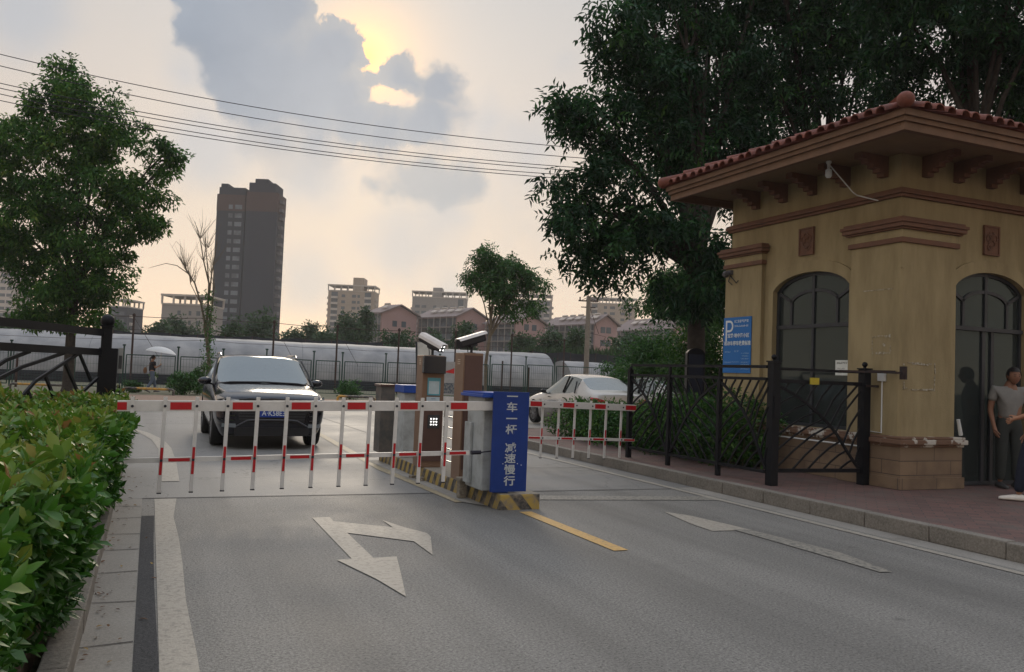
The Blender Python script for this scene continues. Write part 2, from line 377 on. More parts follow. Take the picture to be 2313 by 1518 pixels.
# ------------------------------------------------------------------ ground materials
def groundmat(name, c_lo, c_hi, rough, grain, gscale, patch=None, pscale=.5, bump=.4, speck=None, cracks=0., spec=.4, track=0.):
    m = bpy.data.materials.new(name); m.use_nodes = True; n, l = T(m); b = n['Principled BSDF']
    tcn = n.new('ShaderNodeTexCoord').outputs['Object']
    def nz(s, d=6, r=.6):
        q = n.new('ShaderNodeTexNoise'); q.inputs['Scale'].default_value = s; q.inputs['Detail'].default_value = d; q.inputs['Roughness'].default_value = r; l.new(tcn, q.inputs['Vector']); return q.outputs[0]
    def mr(v, a, z, lo, hi):
        q = n.new('ShaderNodeMapRange'); l.new(v, q.inputs[0]); 
        for i, x in enumerate((a, z, lo, hi)): q.inputs[i+1].default_value = x
        return q.outputs[0]
    def mix(f, a, c, mode='MIX'):
        q = n.new('ShaderNodeMix'); q.data_type = 'RGBA'; q.blend_type = mode
        if hasattr(f, 'is_output'): l.new(f, q.inputs[0])
        else: q.inputs[0].default_value = f
        for i, x in ((6, a), (7, c)):
            if hasattr(x, 'is_output'): l.new(x, q.inputs[i])
            else: q.inputs[i].default_value = (*x, 1)
        return q.outputs[2]
    big = nz(pscale, 7, .62); col = mix(mr(big, .35, .68, 0, 1), c_lo, c_hi)
    fine = nz(gscale, 3, .8); col = mix(mr(fine, .35, .65, 0, grain), col, tuple(min(1, x*2.4+.02) for x in c_hi))
    fine2 = nz(gscale*.6, 2, .9); col = mix(mr(fine2, .55, .75, 0, grain), col, tuple(x*.3 for x in c_lo))
    if patch:
        st = nz(1.7, 8, .7); col = mix(mr(st, .58, .72, 0, .6), col, patch)
    if cracks:
        v = n.new('ShaderNodeTexVoronoi'); v.feature = 'DISTANCE_TO_EDGE'; v.inputs['Scale'].default_value = .55
        dq = n.new('ShaderNodeTexNoise'); dq.inputs['Scale'].default_value = 3; dq.inputs['Detail'].default_value = 6; l.new(tcn, dq.inputs['Vector'])
        av = n.new('ShaderNodeVectorMath'); av.operation = 'MULTIPLY_ADD'; l.new(dq.outputs['Color'], av.inputs[0]); av.inputs[1].default_value = (.5, .5, .5); l.new(tcn, av.inputs[2]); l.new(av.outputs[0], v.inputs['Vector'])
        col = mix(mr(v.outputs['Distance'], .0, .006, cracks, 0), col, tuple(x*.25 for x in c_lo))
    if track:      # wheel paths worn along the lanes
        mp = n.new('ShaderNodeMapping'); mp.inputs['Scale'].default_value = (1.5, .07, 1); l.new(tcn, mp.inputs[0])
        q = n.new('ShaderNodeTexNoise'); q.inputs['Scale'].default_value = 1.; q.inputs['Detail'].default_value = 5; l.new(mp.outputs[0], q.inputs['Vector'])
        col = mix(mr(q.outputs[0], .42, .62, 0, track), col, tuple(x*.55 for x in c_lo)); oil = nz(2.6, 4, .5)
        col = mix(mr(oil, .70, .76, 0, .5), col, tuple(x*.4 for x in c_lo))
    b.inputs['Specular IOR Level'].default_value = spec
    l.new(col, b.inputs['Base Color'])
    l.new(mr(big, .3, .7, rough-.08, rough+.08), b.inputs['Roughness'])
    bp = n.new('ShaderNodeBump'); bp.inputs['Strength'].default_value = bump; bp.inputs['Distance'].default_value = .006
    l.new(fine, bp.inputs['Height']); l.new(bp.outputs[0], b.inputs['Normal'])
    return m
M = {}
M['asphalt'] = groundmat('asphalt', (.074, .071, .065), (.114, .108, .098), .60, .9, 62, patch=(.14, .133, .12), bump=.9, pscale=.8, spec=.3, track=.35)
M['concrete'] = groundmat('road_concrete', (.135, .13, .122), (.18, .172, .16), .58, .3, 60, patch=(.11, .106, .10), bump=.3, cracks=.6, pscale=.35, spec=.3, track=.3)
M['gutter'] = groundmat('gutter_concrete', (.18, .165, .145), (.26, .24, .21), .7, .2, 55, spec=.25, patch=(.12, .105, .085), bump=.3, pscale=.9)
M['seal'] = groundmat('dark_asphalt_edge', (.032, .032, .034), (.050, .049, .049), .85, .5, 80, bump=.8, spec=.15)
M['dirt'] = groundmat('brown_dirt', (.16, .10, .07), (.24, .165, .12), .9, .4, 30, patch=(.10, .085, .05), bump=.5)
M['field'] = groundmat('field_soil', (.07, .075, .04), (.12, .11, .07), .95, .4, 10, bump=.5)
M['kerb'] = groundmat('kerb_stone', (.10, .09, .075), (.175, .155, .13), .8, .3, 45, patch=(.09, .08, .065), bump=.5, pscale=2.)
def paintmat(name, col, under, wear, rough=.55):
    m = mat(name, col, rough, vs=24, col2=under, mixs=wear, bump=.3, bs=60); return m
M['white_mark'] = paintmat('worn_white_paint', (.33, .295, .245), (.20, .182, .155), (.33, .52))
M['white_faint'] = paintmat('faded_white_paint', (.25, .23, .195), (.11, .105, .096), (.38, .54))
M['yellow_mark'] = paintmat('worn_yellow_paint', (.52, .32, .11), (.30, .21, .11), (.33, .5))
M['yellow_faint'] = paintmat('faded_yellow_paint', (.33, .265, .16), (.20, .18, .145), (.36, .54))
def pavmat():
    m = bpy.data.materials.new('red_paving_bricks'); m.use_nodes = True; n, l = T(m); b = n['Principled BSDF']
    tcn = n.new('ShaderNodeTexCoord').outputs['Object']
    mp = n.new('ShaderNodeMapping'); mp.inputs['Rotation'].default_value = (0, 0, R(45)); l.new(tcn, mp.inputs[0])
    br = n.new('ShaderNodeTexBrick'); br.inputs['Scale'].default_value = 1; br.inputs['Brick Width'].default_value = .22; br.inputs['Row Height'].default_value = .11
    br.inputs['Mortar Size'].default_value = .006; br.inputs['Color1'].default_value = (.15, .075, .062, 1); br.inputs['Color2'].default_value = (.095, .055, .048, 1)
    br.inputs['Mortar'].default_value = (.055, .045, .04, 1); l.new(mp.outputs[0], br.inputs['Vector'])
    nz = n.new('ShaderNodeTexNoise'); nz.inputs['Scale'].default_value = 2.2; nz.inputs['Detail'].default_value = 8; l.new(tcn, nz.inputs['Vector'])
    mr = n.new('ShaderNodeMapRange'); mr.inputs[1].default_value = .45; mr.inputs[2].default_value = .7; mr.inputs[4].default_value = .65; l.new(nz.outputs[0], mr.inputs[0])
    mx = n.new('ShaderNodeMix'); mx.data_type = 'RGBA'; l.new(mr.outputs[0], mx.inputs[0]); l.new(br.outputs[0], mx.inputs[6]); mx.inputs[7].default_value = (.11, .088, .075, 1)
    l.new(mx.outputs[2], b.inputs['Base Color']); b.inputs['Roughness'].default_value = .8
    bp = n.new('ShaderNodeBump'); bp.inputs['Strength'].default_value = .5; bp.inputs['Distance'].default_value = .006; bp.invert = True; l.new(br.outputs['Fac'], bp.inputs['Height']); l.new(bp.outputs[0], b.inputs['Normal'])
    return m
M['paving'] = pavmat()
def struct(name, mb, m, **k): return tag(mb.build(name, m, **k), kind='structure')
def sheet(poly, z=0., th=None):
    b = MB(); P3 = [(p[0], p[1], z) for p in poly]
    if th: b.prism([(p[0], p[1], z-th) for p in poly], (0, 0, th))
    else:
        ar = sum(poly[i][0]*poly[(i+1) % len(poly)][1]-poly[(i+1) % len(poly)][0]*poly[i][1] for i in range(len(poly)))
        b.add(P3 if ar > 0 else P3[::-1], [tuple(range(len(P3)))])
    return b
struct('ground', sheet([(-3000, -300), (3000, -300), (3000, 4500), (-3000, 4500)], -.06), M['field'])
# ------------------------------------------------------------------ roads and pavements
def arc(cx, cy, rx, ry, a0, a1, n=14): return [(cx+rx*math.cos(R(a0+(a1-a0)*i/n)), cy+ry*math.sin(R(a0+(a1-a0)*i/n))) for i in range(n+1)]
struct('asphalt_road', sheet([(0, -12), (6.67, -12), (6.67, 9.7), (0, 9.7)]), M['asphalt'])
Lc = arc(-3.3, 16.0, 3.05, 4.6, 0, 90)                     # rounded end of the left planting bed
Rc = arc(9.6, 16.2, 2.65, 3.0, 180, 90)
struct('concrete_road', sheet([(-.02, 9.7), (6.67, 9.7), (6.95, 9.7), (6.95, 16.2)]+Rc[1:]+[(60, 19.2), (60, 31), (-60, 31), (-60, 20.6)]+Lc[::-1]+[(-.25, 9.7)]), M['concrete'])
struct('gutter_strip', sheet([(-.27, -12), (-.002, -12), (.02, 5), (-.002, 9.69), (-.27, 9.69)], .0), M['gutter'])
struct('gutter_strip', sheet([(6.672, -12), (6.95, -12), (6.95, 9.69), (6.672, 9.69)], .0), M['gutter'])
dk = MB()                                                    # dark tar strip between gutter and white line
ys = [-3, -1, 1, 3, 4.5, 6, 7.5, 8.6]
struct('asphalt_edge_strip', sheet([(.0, y) for y in ys]+[(.105+.008*math.sin(y*3), y) for y in ys[::-1]], .004), M['seal'])
struct('concrete_joint', sheet([(0, 9.67), (6.6, 9.55), (6.6, 9.575), (0, 9.70)], .005), M['seal'])
for (x0, y0, x1, y1) in ((0, 13.6, 3.3, 13.62), (4.6, 12.0, 6.6, 12.015), (-1, 21.2, 12, 21.22), (4.6, 19, 4.615, 30), (-6, 26, 25, 26.02), (-2.5, 21, -2.485, 31), (10.5, 21, 10.515, 31)):
    struct('concrete_joint', sheet([(x0, y0), (x1, y0), (x1, y1), (x0, y1)], .005), M['seal'])
# gutter slab joints and cracks
gj = MB()
for y in (3.1, 3.95, 4.75, 5.6, 6.35, 7.1, 7.75, 8.5, 9.2):
    a = random.uniform(-.05, .05); gj.add([(-.27, y, .004), (-.005, y+a+.02, .004), (-.005, y+a+.034, .004), (-.27, y+.008, .004)], [(0, 1, 2, 3)])
struct('gutter_joints', gj, M['seal'])
# raised bed and pavement slabs with kerbs
struct('planting_bed', sheet([(-40, -12), (-.45, -12), (-.45, 16)]+[(p[0]-.2, p[1]-.2) for p in Lc[1:]]+[(-40, 20.4)], .08, .14), M['dirt'])
def kerb(pts, w, z, side, step=.75, gap=.008, h=.16):
    """row of kerb stones along pts; side=+1 puts the stone to the left of travel"""
    b = MB(); P_ = [Vector((p[0], p[1], 0)) for p in pts]; acc = []
    for i in range(len(P_)-1):
        n = max(1, round((P_[i+1]-P_[i]).length/step))
        for k in range(n): acc.append((P_[i]+(P_[i+1]-P_[i])*(k/n), P_[i]+(P_[i+1]-P_[i])*((k+1)/n)))
    for a, c in acc:
        d = (c-a).normalized(); s_ = Vector((-d.y, d.x, 0))*side; a2 = a+d*gap/2; c2 = c-d*gap/2; dz = random.uniform(-.004, .004); j = random.uniform(-.004, .004)
        cc = (a2+c2)/2+s_*(w/2+j)+Vector((0, 0, z-h/2+dz)); b.obox(cc, d*(c2-a2).length/2, s_*w/2, Vector((0, 0, h/2)))
    return b
struct('kerb', kerb([(-.25, -6), (-.25, 16)], .12, .13, 1, step=.9), M['kerb'], bevel=.008)
struct('kerb', kerb([(p[0], p[1]) for p in Lc]+[(-40, 20.6)], .14, .13, 1, step=.9), M['kerb'], bevel=.008)
struct('pavement', sheet([(7.08, -12), (40, -12), (40, 19.0), (9.6, 19.0)]+[(p[0]+.13*math.cos(0), p[1]-.13) for p in Rc[::-1][1:-1]]+[(7.08, 16.2)], .148, .2), M['paving'])
struct('kerb', kerb([(6.95, -6), (6.95, 16.2)], .14, .155, -1, step=.78), M['kerb'], bevel=.012)
struct('kerb', kerb(Rc, .14, .155, -1, step=.7), M['kerb'], bevel=.012)
struct('kerb', kerb([(9.6, 19.2), (40, 19.2)], .14, .155, -1, step=.9), M['kerb'], bevel=.012)
struct('verge', sheet([(-80, 31), (80, 31), (80, 36.2), (-80, 36.2)], .10, .2), M['dirt'])
struct('kerb', kerb([(-30, 31), (60, 31)], .14, .12, -1, step=1.), M['kerb'])
struct('field', sheet([(-400, 36.2), (500, 36.2), (900, 900), (-700, 900)], .07, .12), M['field'])
# markings
def mark(px, m, z=.008, name='road_marking', pixels=True):
    pts = [gnd(x, y) for x, y in px] if pixels else px
    return struct(name, sheet([(p[0], p[1]) for p in pts], z), m)
edge = [(.115, y) for y in (9.62, 8, 6.5, 5, 3.5, 2, -2)]+[(.285+.01*math.sin(y*2), y) for y in (-2, 2, 3.5, 4.5, 5.5, 6.5, 7.5, 8.5)]+[(.33, 9.62)]
mark(edge, M['white_mark'], .006, 'edge_line', False)
mark([(.17, 11.0), (.40, 11.0), (.42, 13), (.40, 15.2), (.30, 16.8), (.05, 18.4), (-.35, 19.9), (-.9, 21.0), (-1.0, 20.85), (-.5, 19.8), (-.12, 18.4), (.10, 16.8), (.2, 15)], M['white_mark'], .006, 'edge_line', False)
mark([(6.50, -6), (6.60, -6), (6.60, 16), (6.50, 16)], M['white_mark'], .006, 'edge_line', False)
mark([(3.66, 8.18), (3.80, 8.18), (3.80, 6.2), (3.66, 6.2)], M['yellow_mark'], .006, 'centre_line', False)
mark([(3.20, 8.9), (3.34, 8.9), (3.24, 12), (3.5, 18), (3.62, 22), (3.5, 22), (3.36, 18), (3.1, 12)], M['yellow_faint'], .006, 'centre_line', False)
mark([(4.0, 8.98), (6.5, 8.55), (6.5, 8.85), (4.0, 9.32)], M['white_faint'], .006, 'stop_line', False)
mark([(705, 1170.5), (745, 1169.3), (753, 1178.8), (784.5, 1205), (843.8, 1262.2), (794.4, 1263.8)], M['white_mark'], .006, 'turn_arrow')
mark([(753, 1178.8), (885.3, 1192.3), (930, 1207), (934.7, 1224.3), (784.5, 1205)], M['white_mark'], .0065, 'turn_arrow')
mark([(863.5, 1176.2), (913, 1192.6), (964, 1205.5), (973, 1214), (977, 1255), (934.7, 1224.3), (905, 1205)], M['white_mark'], .007, 'turn_arrow')
mark([(760.8, 1266.8), (794.4, 1263.8), (843.8, 1262.2), (896, 1258.9), (905, 1295), (917, 1350), (850, 1310)], M['white_mark'], .0075, 'turn_arrow')
mark([(1500, 1157), (1560, 1166), (1655, 1188), (1700, 1199), (1672, 1199), (1632, 1200), (1610, 1201), (1560, 1184)], M['white_mark'], .006, 'straight_arrow')
mark([(1655, 1197), (1690, 1197), (1800, 1224), (1900, 1250), (2015, 1293), (1988, 1294), (1880, 1262), (1770, 1230)], M['white_faint'], .0065, 'straight_arrow')
# ------------------------------------------------------------------ kerbed traffic island
def stripemat(name, a, b_, sc_=9., ang=45, rough=.6):
    m = bpy.data.materials.new(name); m.use_nodes = True; n, l = T(m); b = n['Principled BSDF']
    tcn = n.new('ShaderNodeTexCoord').outputs['Object']
    mp = n.new('ShaderNodeMapping'); mp.inputs['Rotation'].default_value = (0, R(ang), R(0)); mp.inputs['Scale'].default_value = (1, 1, 1); l.new(tcn, mp.inputs[0])
    sx = n.new('ShaderNodeSeparateXYZ'); l.new(mp.outputs[0], sx.inputs[0])
    ad = n.new('ShaderNodeMath'); ad.operation = 'ADD'; l.new(sx.outputs[0], ad.inputs[0]); l.new(sx.outputs[1], ad.inputs[1])
    mu = n.new('ShaderNodeMath'); mu.operation = 'MULTIPLY'; mu.inputs[1].default_value = sc_; l.new(ad.outputs[0], mu.inputs[0])
    fr = n.new('ShaderNodeMath'); fr.operation = 'FRACT'; l.new(mu.outputs[0], fr.inputs[0])
    gt = n.new('ShaderNodeMapRange'); l.new(fr.outputs[0], gt.inputs[0]); gt.inputs[1].default_value = .46; gt.inputs[2].default_value = .54
    nz = n.new('ShaderNodeTexNoise'); nz.inputs['Scale'].default_value = 11; nz.inputs['Detail'].default_value = 8; nz.inputs['Roughness'].default_value = .7; l.new(tcn, nz.inputs['Vector'])
    m1_ = n.new('ShaderNodeMix'); m1_.data_type = 'RGBA'; l.new(gt.outputs[0], m1_.inputs[0]); m1_.inputs[6].default_value = (*a, 1); m1_.inputs[7].default_value = (*b_, 1)
    mr = n.new('ShaderNodeMapRange'); mr.inputs[1].default_value = .44; mr.inputs[2].default_value = .66; mr.inputs[4].default_value = .95; l.new(nz.outputs[0], mr.inputs[0])
    m2_ = n.new('ShaderNodeMix'); m2_.data_type = 'RGBA'; l.new(mr.outputs[0], m2_.inputs[0]); l.new(m1_.outputs[2], m2_.inputs[6]); m2_.inputs[7].default_value = (.20, .165, .12, 1)
    l.new(m2_.outputs[2], b.inputs['Base Color']); b.inputs['Roughness'].default_value = rough
    bp = n.new('ShaderNodeBump'); bp.inputs['Strength'].default_value = .6; bp.inputs['Distance'].default_value = .01; l.new(nz.outputs[0], bp.inputs['Height']); l.new(bp.outputs[0], b.inputs['Normal'])
    return m
M['haz'] = stripemat('worn_hazard_stripes', (.36, .245, .05), (.03, .03, .033), 4.6, 40)
M['isl'] = groundmat('island_concrete', (.14, .12, .09), (.22, .19, .15), .8, .3, 40, patch=(.08, .07, .05), bump=.6, pscale=2.)
isl = MB()
ip = [(3.50, 8.33), (3.97, 8.33), (3.97, 13.2), (3.42, 13.2), (3.40, 11), (3.44, 9.4)]
isl.prism([(x, y, -.02) for x, y in ip], (0, 0, .19))
o = struct('traffic_island', isl, [M['haz'], M['isl']], bevel=.018)
for p in o.data.polygons:
    if p.normal.z > .7: p.material_index = 1
struct('island_gutter', sheet([(3.28, 8.9), (3.46, 8.6), (3.46, 13.2), (3.22, 13.2)], .009), M['gutter'])
M['rubble'] = M['isl']
b = MB()
b.box(3.33, 3.42, 9.14, 9.24, .01, .20); b.box(3.32, 3.43, 9.12, 9.26, .20, .245)
tag(b.build('concrete_stub', M['rubble'], bevel=.012), 'broken concrete stub with a flat cap against the left side of the striped island', 'concrete stub')
b = MB()
for i in range(6):
    x, y = 3.36+random.uniform(-.06, .05), 10.9+random.uniform(-.25, .25); s_ = random.uniform(.02, .05)
    b.obox((x, y, s_*.5), Vector((s_, s_*.3, 0)), Vector((-s_*.3, s_*.6, 0)), Vector((0, 0, s_*.5)))
tag(b.build('kerb_rubble', M['rubble']), kind='stuff'); bpy.data.objects['kerb_rubble']['label'] = 'small broken concrete pieces fallen beside the island kerb'; bpy.data.objects['kerb_rubble']['category'] = 'rubble'

# ------------------------------------------------------------------ guard booth
M['stucco'] = mat('yellow_stucco', (.33, .265, .148), .85, vs=3.2, col2=(.235, .185, .10), bump=.4, bs=60, mixs=(.34, .62), streak=.22)
M['brown_trim'] = mat('reddish_brown_trim', (.19, .095, .062), .8, vs=5, col2=(.125, .07, .05), bump=.3, bs=50)
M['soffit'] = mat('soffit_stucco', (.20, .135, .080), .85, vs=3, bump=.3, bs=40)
def stonemat():
    m = bpy.data.materials.new('stone_cladding'); m.use_nodes = True; n, l = T(m); b = n['Principled BSDF']
    tcn = n.new('ShaderNodeTexCoord').outputs['Object']; s = n.new('ShaderNodeSeparateXYZ'); l.new(tcn, s.inputs[0])
    ad = n.new('ShaderNodeMath'); l.new(s.outputs[0], ad.inputs[0]); l.new(s.outputs[1], ad.inputs[1]); cb = n.new('ShaderNodeCombineXYZ'); l.new(ad.outputs[0], cb.inputs[0]); l.new(s.outputs[2], cb.inputs[1])
    br = n.new('ShaderNodeTexBrick'); br.offset = .5; br.inputs['Scale'].default_value = 1; br.inputs['Brick Width'].default_value = .62; br.inputs['Row Height'].default_value = .185; br.inputs['Mortar Size'].default_value = .005
    br.inputs['Color1'].default_value = (.215, .145, .088, 1); br.inputs['Color2'].default_value = (.17, .118, .075, 1); br.inputs['Mortar'].default_value = (.05, .035, .028, 1); l.new(cb.outputs[0], br.inputs['Vector'])
    nz = n.new('ShaderNodeTexNoise'); nz.inputs['Scale'].default_value = 3; nz.inputs['Detail'].default_value = 9; l.new(tcn, nz.inputs['Vector'])
    mr = n.new('ShaderNodeMapRange'); mr.inputs[1].default_value = .42; mr.inputs[2].default_value = .66; mr.inputs[4].default_value = .6; l.new(nz.outputs[0], mr.inputs[0])
    mx = n.new('ShaderNodeMix'); mx.data_type = 'RGBA'; l.new(mr.outputs[0], mx.inputs[0]); l.new(br.outputs[0], mx.inputs[6]); mx.inputs[7].default_value = (.10, .065, .045, 1)
    l.new(mx.outputs[2], b.inputs['Base Color']); b.inputs['Roughness'].default_value = .75
    bp = n.new('ShaderNodeBump'); bp.inputs['Strength'].default_value = .5; bp.inputs['Distance'].default_value = .01; bp.invert = True; l.new(br.outputs['Fac'], bp.inputs['Height']); l.new(bp.outputs[0], b.inputs['Normal'])
    return m
M['stone'] = stonemat()
M['ledge'] = mat('chipped_ledge', (.155, .09, .06), .85, vs=3.0, col2=(.48, .45, .40), mixs=(.44, .47), bump=.5, bs=30)
M['rtile'] = mat('red_clay_tile', (.22, .068, .042), .7, vs=7, col2=(.11, .042, .032), bump=.3, bs=50)
M['frame'] = mat('dark_window_frame', (.030, .033, .040), .45, vs=10)
M['glass'] = glassmat('booth_glass', (.34, .40, .38), .35, .03, 0., tint2=(.42, .52, .54))
M['inner'] = mat('inner_plaster', (.32, .31, .26), .9, vs=3)
M['dark'] = mat('dark_interior', (.05, .05, .05), .8)
BX0, BX1, BY0, BY1, BZ = 9.12, 12.80, 8.24, 11.80, .15     # recessed wall faces
booth = empty('guard_booth', (BX0, BY0, BZ), 'yellow stucco guard booth with red clay tile eaves and arched dark windows', 'guard booth')
def wallface(o_, u, nrm, U, z0, z1, ops, th=.16):
    """wall panel from o_ along u (length U), outward normal nrm; ops: (u0,u1,sill,spring,rise)"""
    b = MB(); o_, u, nrm = Vector(o_), Vector(u), Vector(nrm); cuts = {0., U}
    for (a, c, s_, sp, rs) in ops: cuts |= {a+(c-a)*i/16 for i in range(17)}
    cuts = sorted(cuts)
    def top(x):
        for (a, c, s_, sp, rs) in ops:
            if a-1e-6 <= x <= c+1e-6:
                t = (x-(a+c)/2)/((c-a)/2); return sp+rs*math.sqrt(max(0, 1-t*t*.92))-rs*math.sqrt(.08)
        return None
    for i in range(len(cuts)-1):
        x0, x1 = cuts[i], cuts[i+1]; xm = (x0+x1)/2; op = [q for q in ops if q[0] < xm < q[1]]
        def slab(za, zb, zc, zd):
            p = [o_+u*x0+Vector((0, 0, za-o_.z)), o_+u*x1+Vector((0, 0, zb-o_.z)), o_+u*x1+Vector((0, 0, zc-o_.z)), o_+u*x0+Vector((0, 0, zd-o_.z))]
            b.prism(p, -nrm*th)
        if op:
            if op[0][2] > z0+.01: slab(z0, z0, op[0][2], op[0][2])
            slab(top(x0), top(x1), z1, z1)
        else: slab(z0, z0, z1, z1)
    return b
def archpts(a, c, sp, rs, n=20, k=.92):
    out = []
    for i in range(n+1):
        t = -1+2*i/n; out.append(((a+c)/2+t*(c-a)/2, sp+rs*math.sqrt(max(0, 1-t*t*k))-rs*math.sqrt(1-k)))
    return out
WT = 4.12
wops = [(.85, 2.45, .84, 2.93, .34)]             # window on the road side, measured from the near corner
dops = [(.98, 2.46, .16, 2.88, .36)]             # door opening on the near side
b = wallface((BX0, BY0, BZ), (0, 1, 0), (-1, 0, 0), BY1-BY0, BZ, WT, wops); wl = b
w2 = wallface((BX0+.16, BY0, BZ), (1, 0, 0), (0, -1, 0), BX1-BX0-.32, BZ, WT, [(.82, 2.30, .16, 2.88, .36)])
w3 = wallface((BX0+.16, BY1, BZ), (1, 0, 0), (0, 1, 0), BX1-BX0-.32, BZ, WT, [(1.0, 2.4, .84, 2.93, .34)])
w4 = wallface((BX1, BY0, BZ), (0, 1, 0), (1, 0, 0), BY1-BY0, BZ, WT, [(1.0, 2.5, .84, 2.93, .34)])
for q in (w2, w3, w4): wl.add(q.v, q.f)
# upper wall above the cornice
for q in ((BX0, BX0+.16, BY0, BY1), (BX1-.16, BX1, BY0, BY1), (BX0+.16, BX1-.16, BY0, BY0+.16), (BX0+.16, BX1-.16, BY1-.16, BY1)): wl.box(*q, WT, 4.62)
wl.build('wall', M['stucco'], booth)
b = MB()                                           # corner pilasters standing proud of the wall
px0, py0 = 9.05, 8.15
def corner(x0, x1, y0, y1, z0, z1, mb): mb.box(x0, x1, y0, y1, z0, z1)
zt = 3.44
ch = .03
for zz0, zz1, c in ((.80, 3.06, .035), (3.06, zt, .0)):
    b.prism([(px0, py0+c, zz0), (px0+c, py0, zz0), (10.06, py0, zz0), (10.06, BY0-.002, zz0), (BX0-.002, BY0-.002, zz0), (BX0-.002, 9.03, zz0), (px0, 9.03, zz0)] if c else
            [(px0, py0, zz0), (10.06, py0, zz0), (10.06, BY0-.002, zz0), (BX0-.002, BY0-.002, zz0), (BX0-.002, 9.03, zz0), (px0, 9.03, zz0)], (0, 0, zz1-zz0))
b.box(px0, BX0-.002, 10.93, 11.86, .80, zt); b.box(11.75, 12.87, py0, BY0-.002, .80, zt)
split_parts(b.build('pilaster', M['stucco'], booth))
b = MB()                                           # capitals: two brown bands with a yellow band between
def ring_near(mb, e, z0, z1):
    mb.prism([(px0-e, py0-e, z0), (10.06+e, py0-e, z0), (10.06+e, BY0-.003, z0), (BX0-.003, BY0-.003, z0), (BX0-.003, 9.03+e, z0), (px0-e, 9.03+e, z0)], (0, 0, z1-z0))
def ring_far(mb, e, z0, z1): mb.box(px0-e, BX0-.003, 10.93-e, 11.86+e, z0, z1)
def ring_right(mb, e, z0, z1): mb.box(11.75-e, 12.87+e, py0-e, BY0-.003, z0, z1)
for rg in (ring_near, ring_far, ring_right):
    cb_ = MB(); rg(cb_, .035, 3.40, 3.47); rg(cb_, .06, 3.575, 3.60); rg(cb_, .095, 3.60, 3.655); rg(cb_, .115, 3.655, 3.70); rg(cb_, .08, 3.70, 3.735)
    cp = cb_.build('capital', M['brown_trim'], booth, bevel=.010)
    cb_ = MB(); rg(cb_, .02, 3.471, 3.574); cb_.build('band', M['stucco'], cp)
b = MB()                                           # cornice and frieze band round the walls
def ring4(mb, e, z0, z1, t=.05, x0=BX0, x1=BX1, y0=BY0, y1=BY1):
    mb.box(x0-e, x1+e, y0-e, y0+.0-.002, z0, z1); mb.box(x0-e, x1+e, y1+.002, y1+e, z0, z1)
    mb.box(x0-e, x0-.002, y0-.0019, y1+.0019, z0, z1); mb.box(x1+.002, x1+e, y0-.0019, y1+.0019, z0, z1)
ring4(b, .05, 4.03, 4.07); ring4(b, .085, 4.07, 4.115); ring4(b, .05, 4.115, 4.15)
b.build('cornice', M['brown_trim'], booth)
EX0, EX1, EY0, EY1 = 7.95, 13.85, 7.15, 12.05
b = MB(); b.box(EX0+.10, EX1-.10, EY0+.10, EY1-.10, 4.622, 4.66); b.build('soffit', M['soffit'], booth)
b = MB()
def frame4(mb, x0, x1, y0, y1, t, z0, z1):
    mb.box(x0, x1, y0, y0+t, z0, z1); mb.box(x0, x1, y1-t, y1, z0, z1); mb.box(x0, x0+t, y0+t, y1-t, z0, z1); mb.box(x1-t, x1, y0+t, y1-t, z0, z1)
frame4(b, EX0+.03, EX1-.03, EY0+.03, EY1-.03, .07, 4.50, 4.60); frame4(b, EX0, EX1, EY0, EY1, .12, 4.60, 4.66); frame4(b, EX0-.03, EX1+.03, EY0-.03, EY1+.03, .15, 4.66, 4.74)
b.build('fascia', mat('fascia_paint', (.185, .105, .065), .75, vs=4, col2=(.13, .078, .05), bump=.3), booth, bevel=.006)
def bracket(p, out):
    p, out = Vector(p), Vector(out); sd = Vector((-out.y, out.x, 0)); mb = MB()
    prof = [(0, 4.34), (.09, 4.34), (.09, 4.39), (.17, 4.39), (.17, 4.44), (.27, 4.44), (.27, 4.49), (.38, 4.49), (.38, 4.54), (.50, 4.54), (.50, 4.62), (0, 4.62)]
    mb.prism([p+out*a-sd*.06+Vector((0, 0, z)) for a, z in prof], sd*.12)
    mb.build('bracket', M['brown_trim'], booth)
for y in (8.52, 9.20, 9.86, 10.5, 11.15): bracket((BX0-.001, y, 0), (-1, 0, 0))
for x in (9.55, 10.15, 10.8, 11.5, 12.2): bracket((x, BY0-.001, 0), (0, -1, 0))
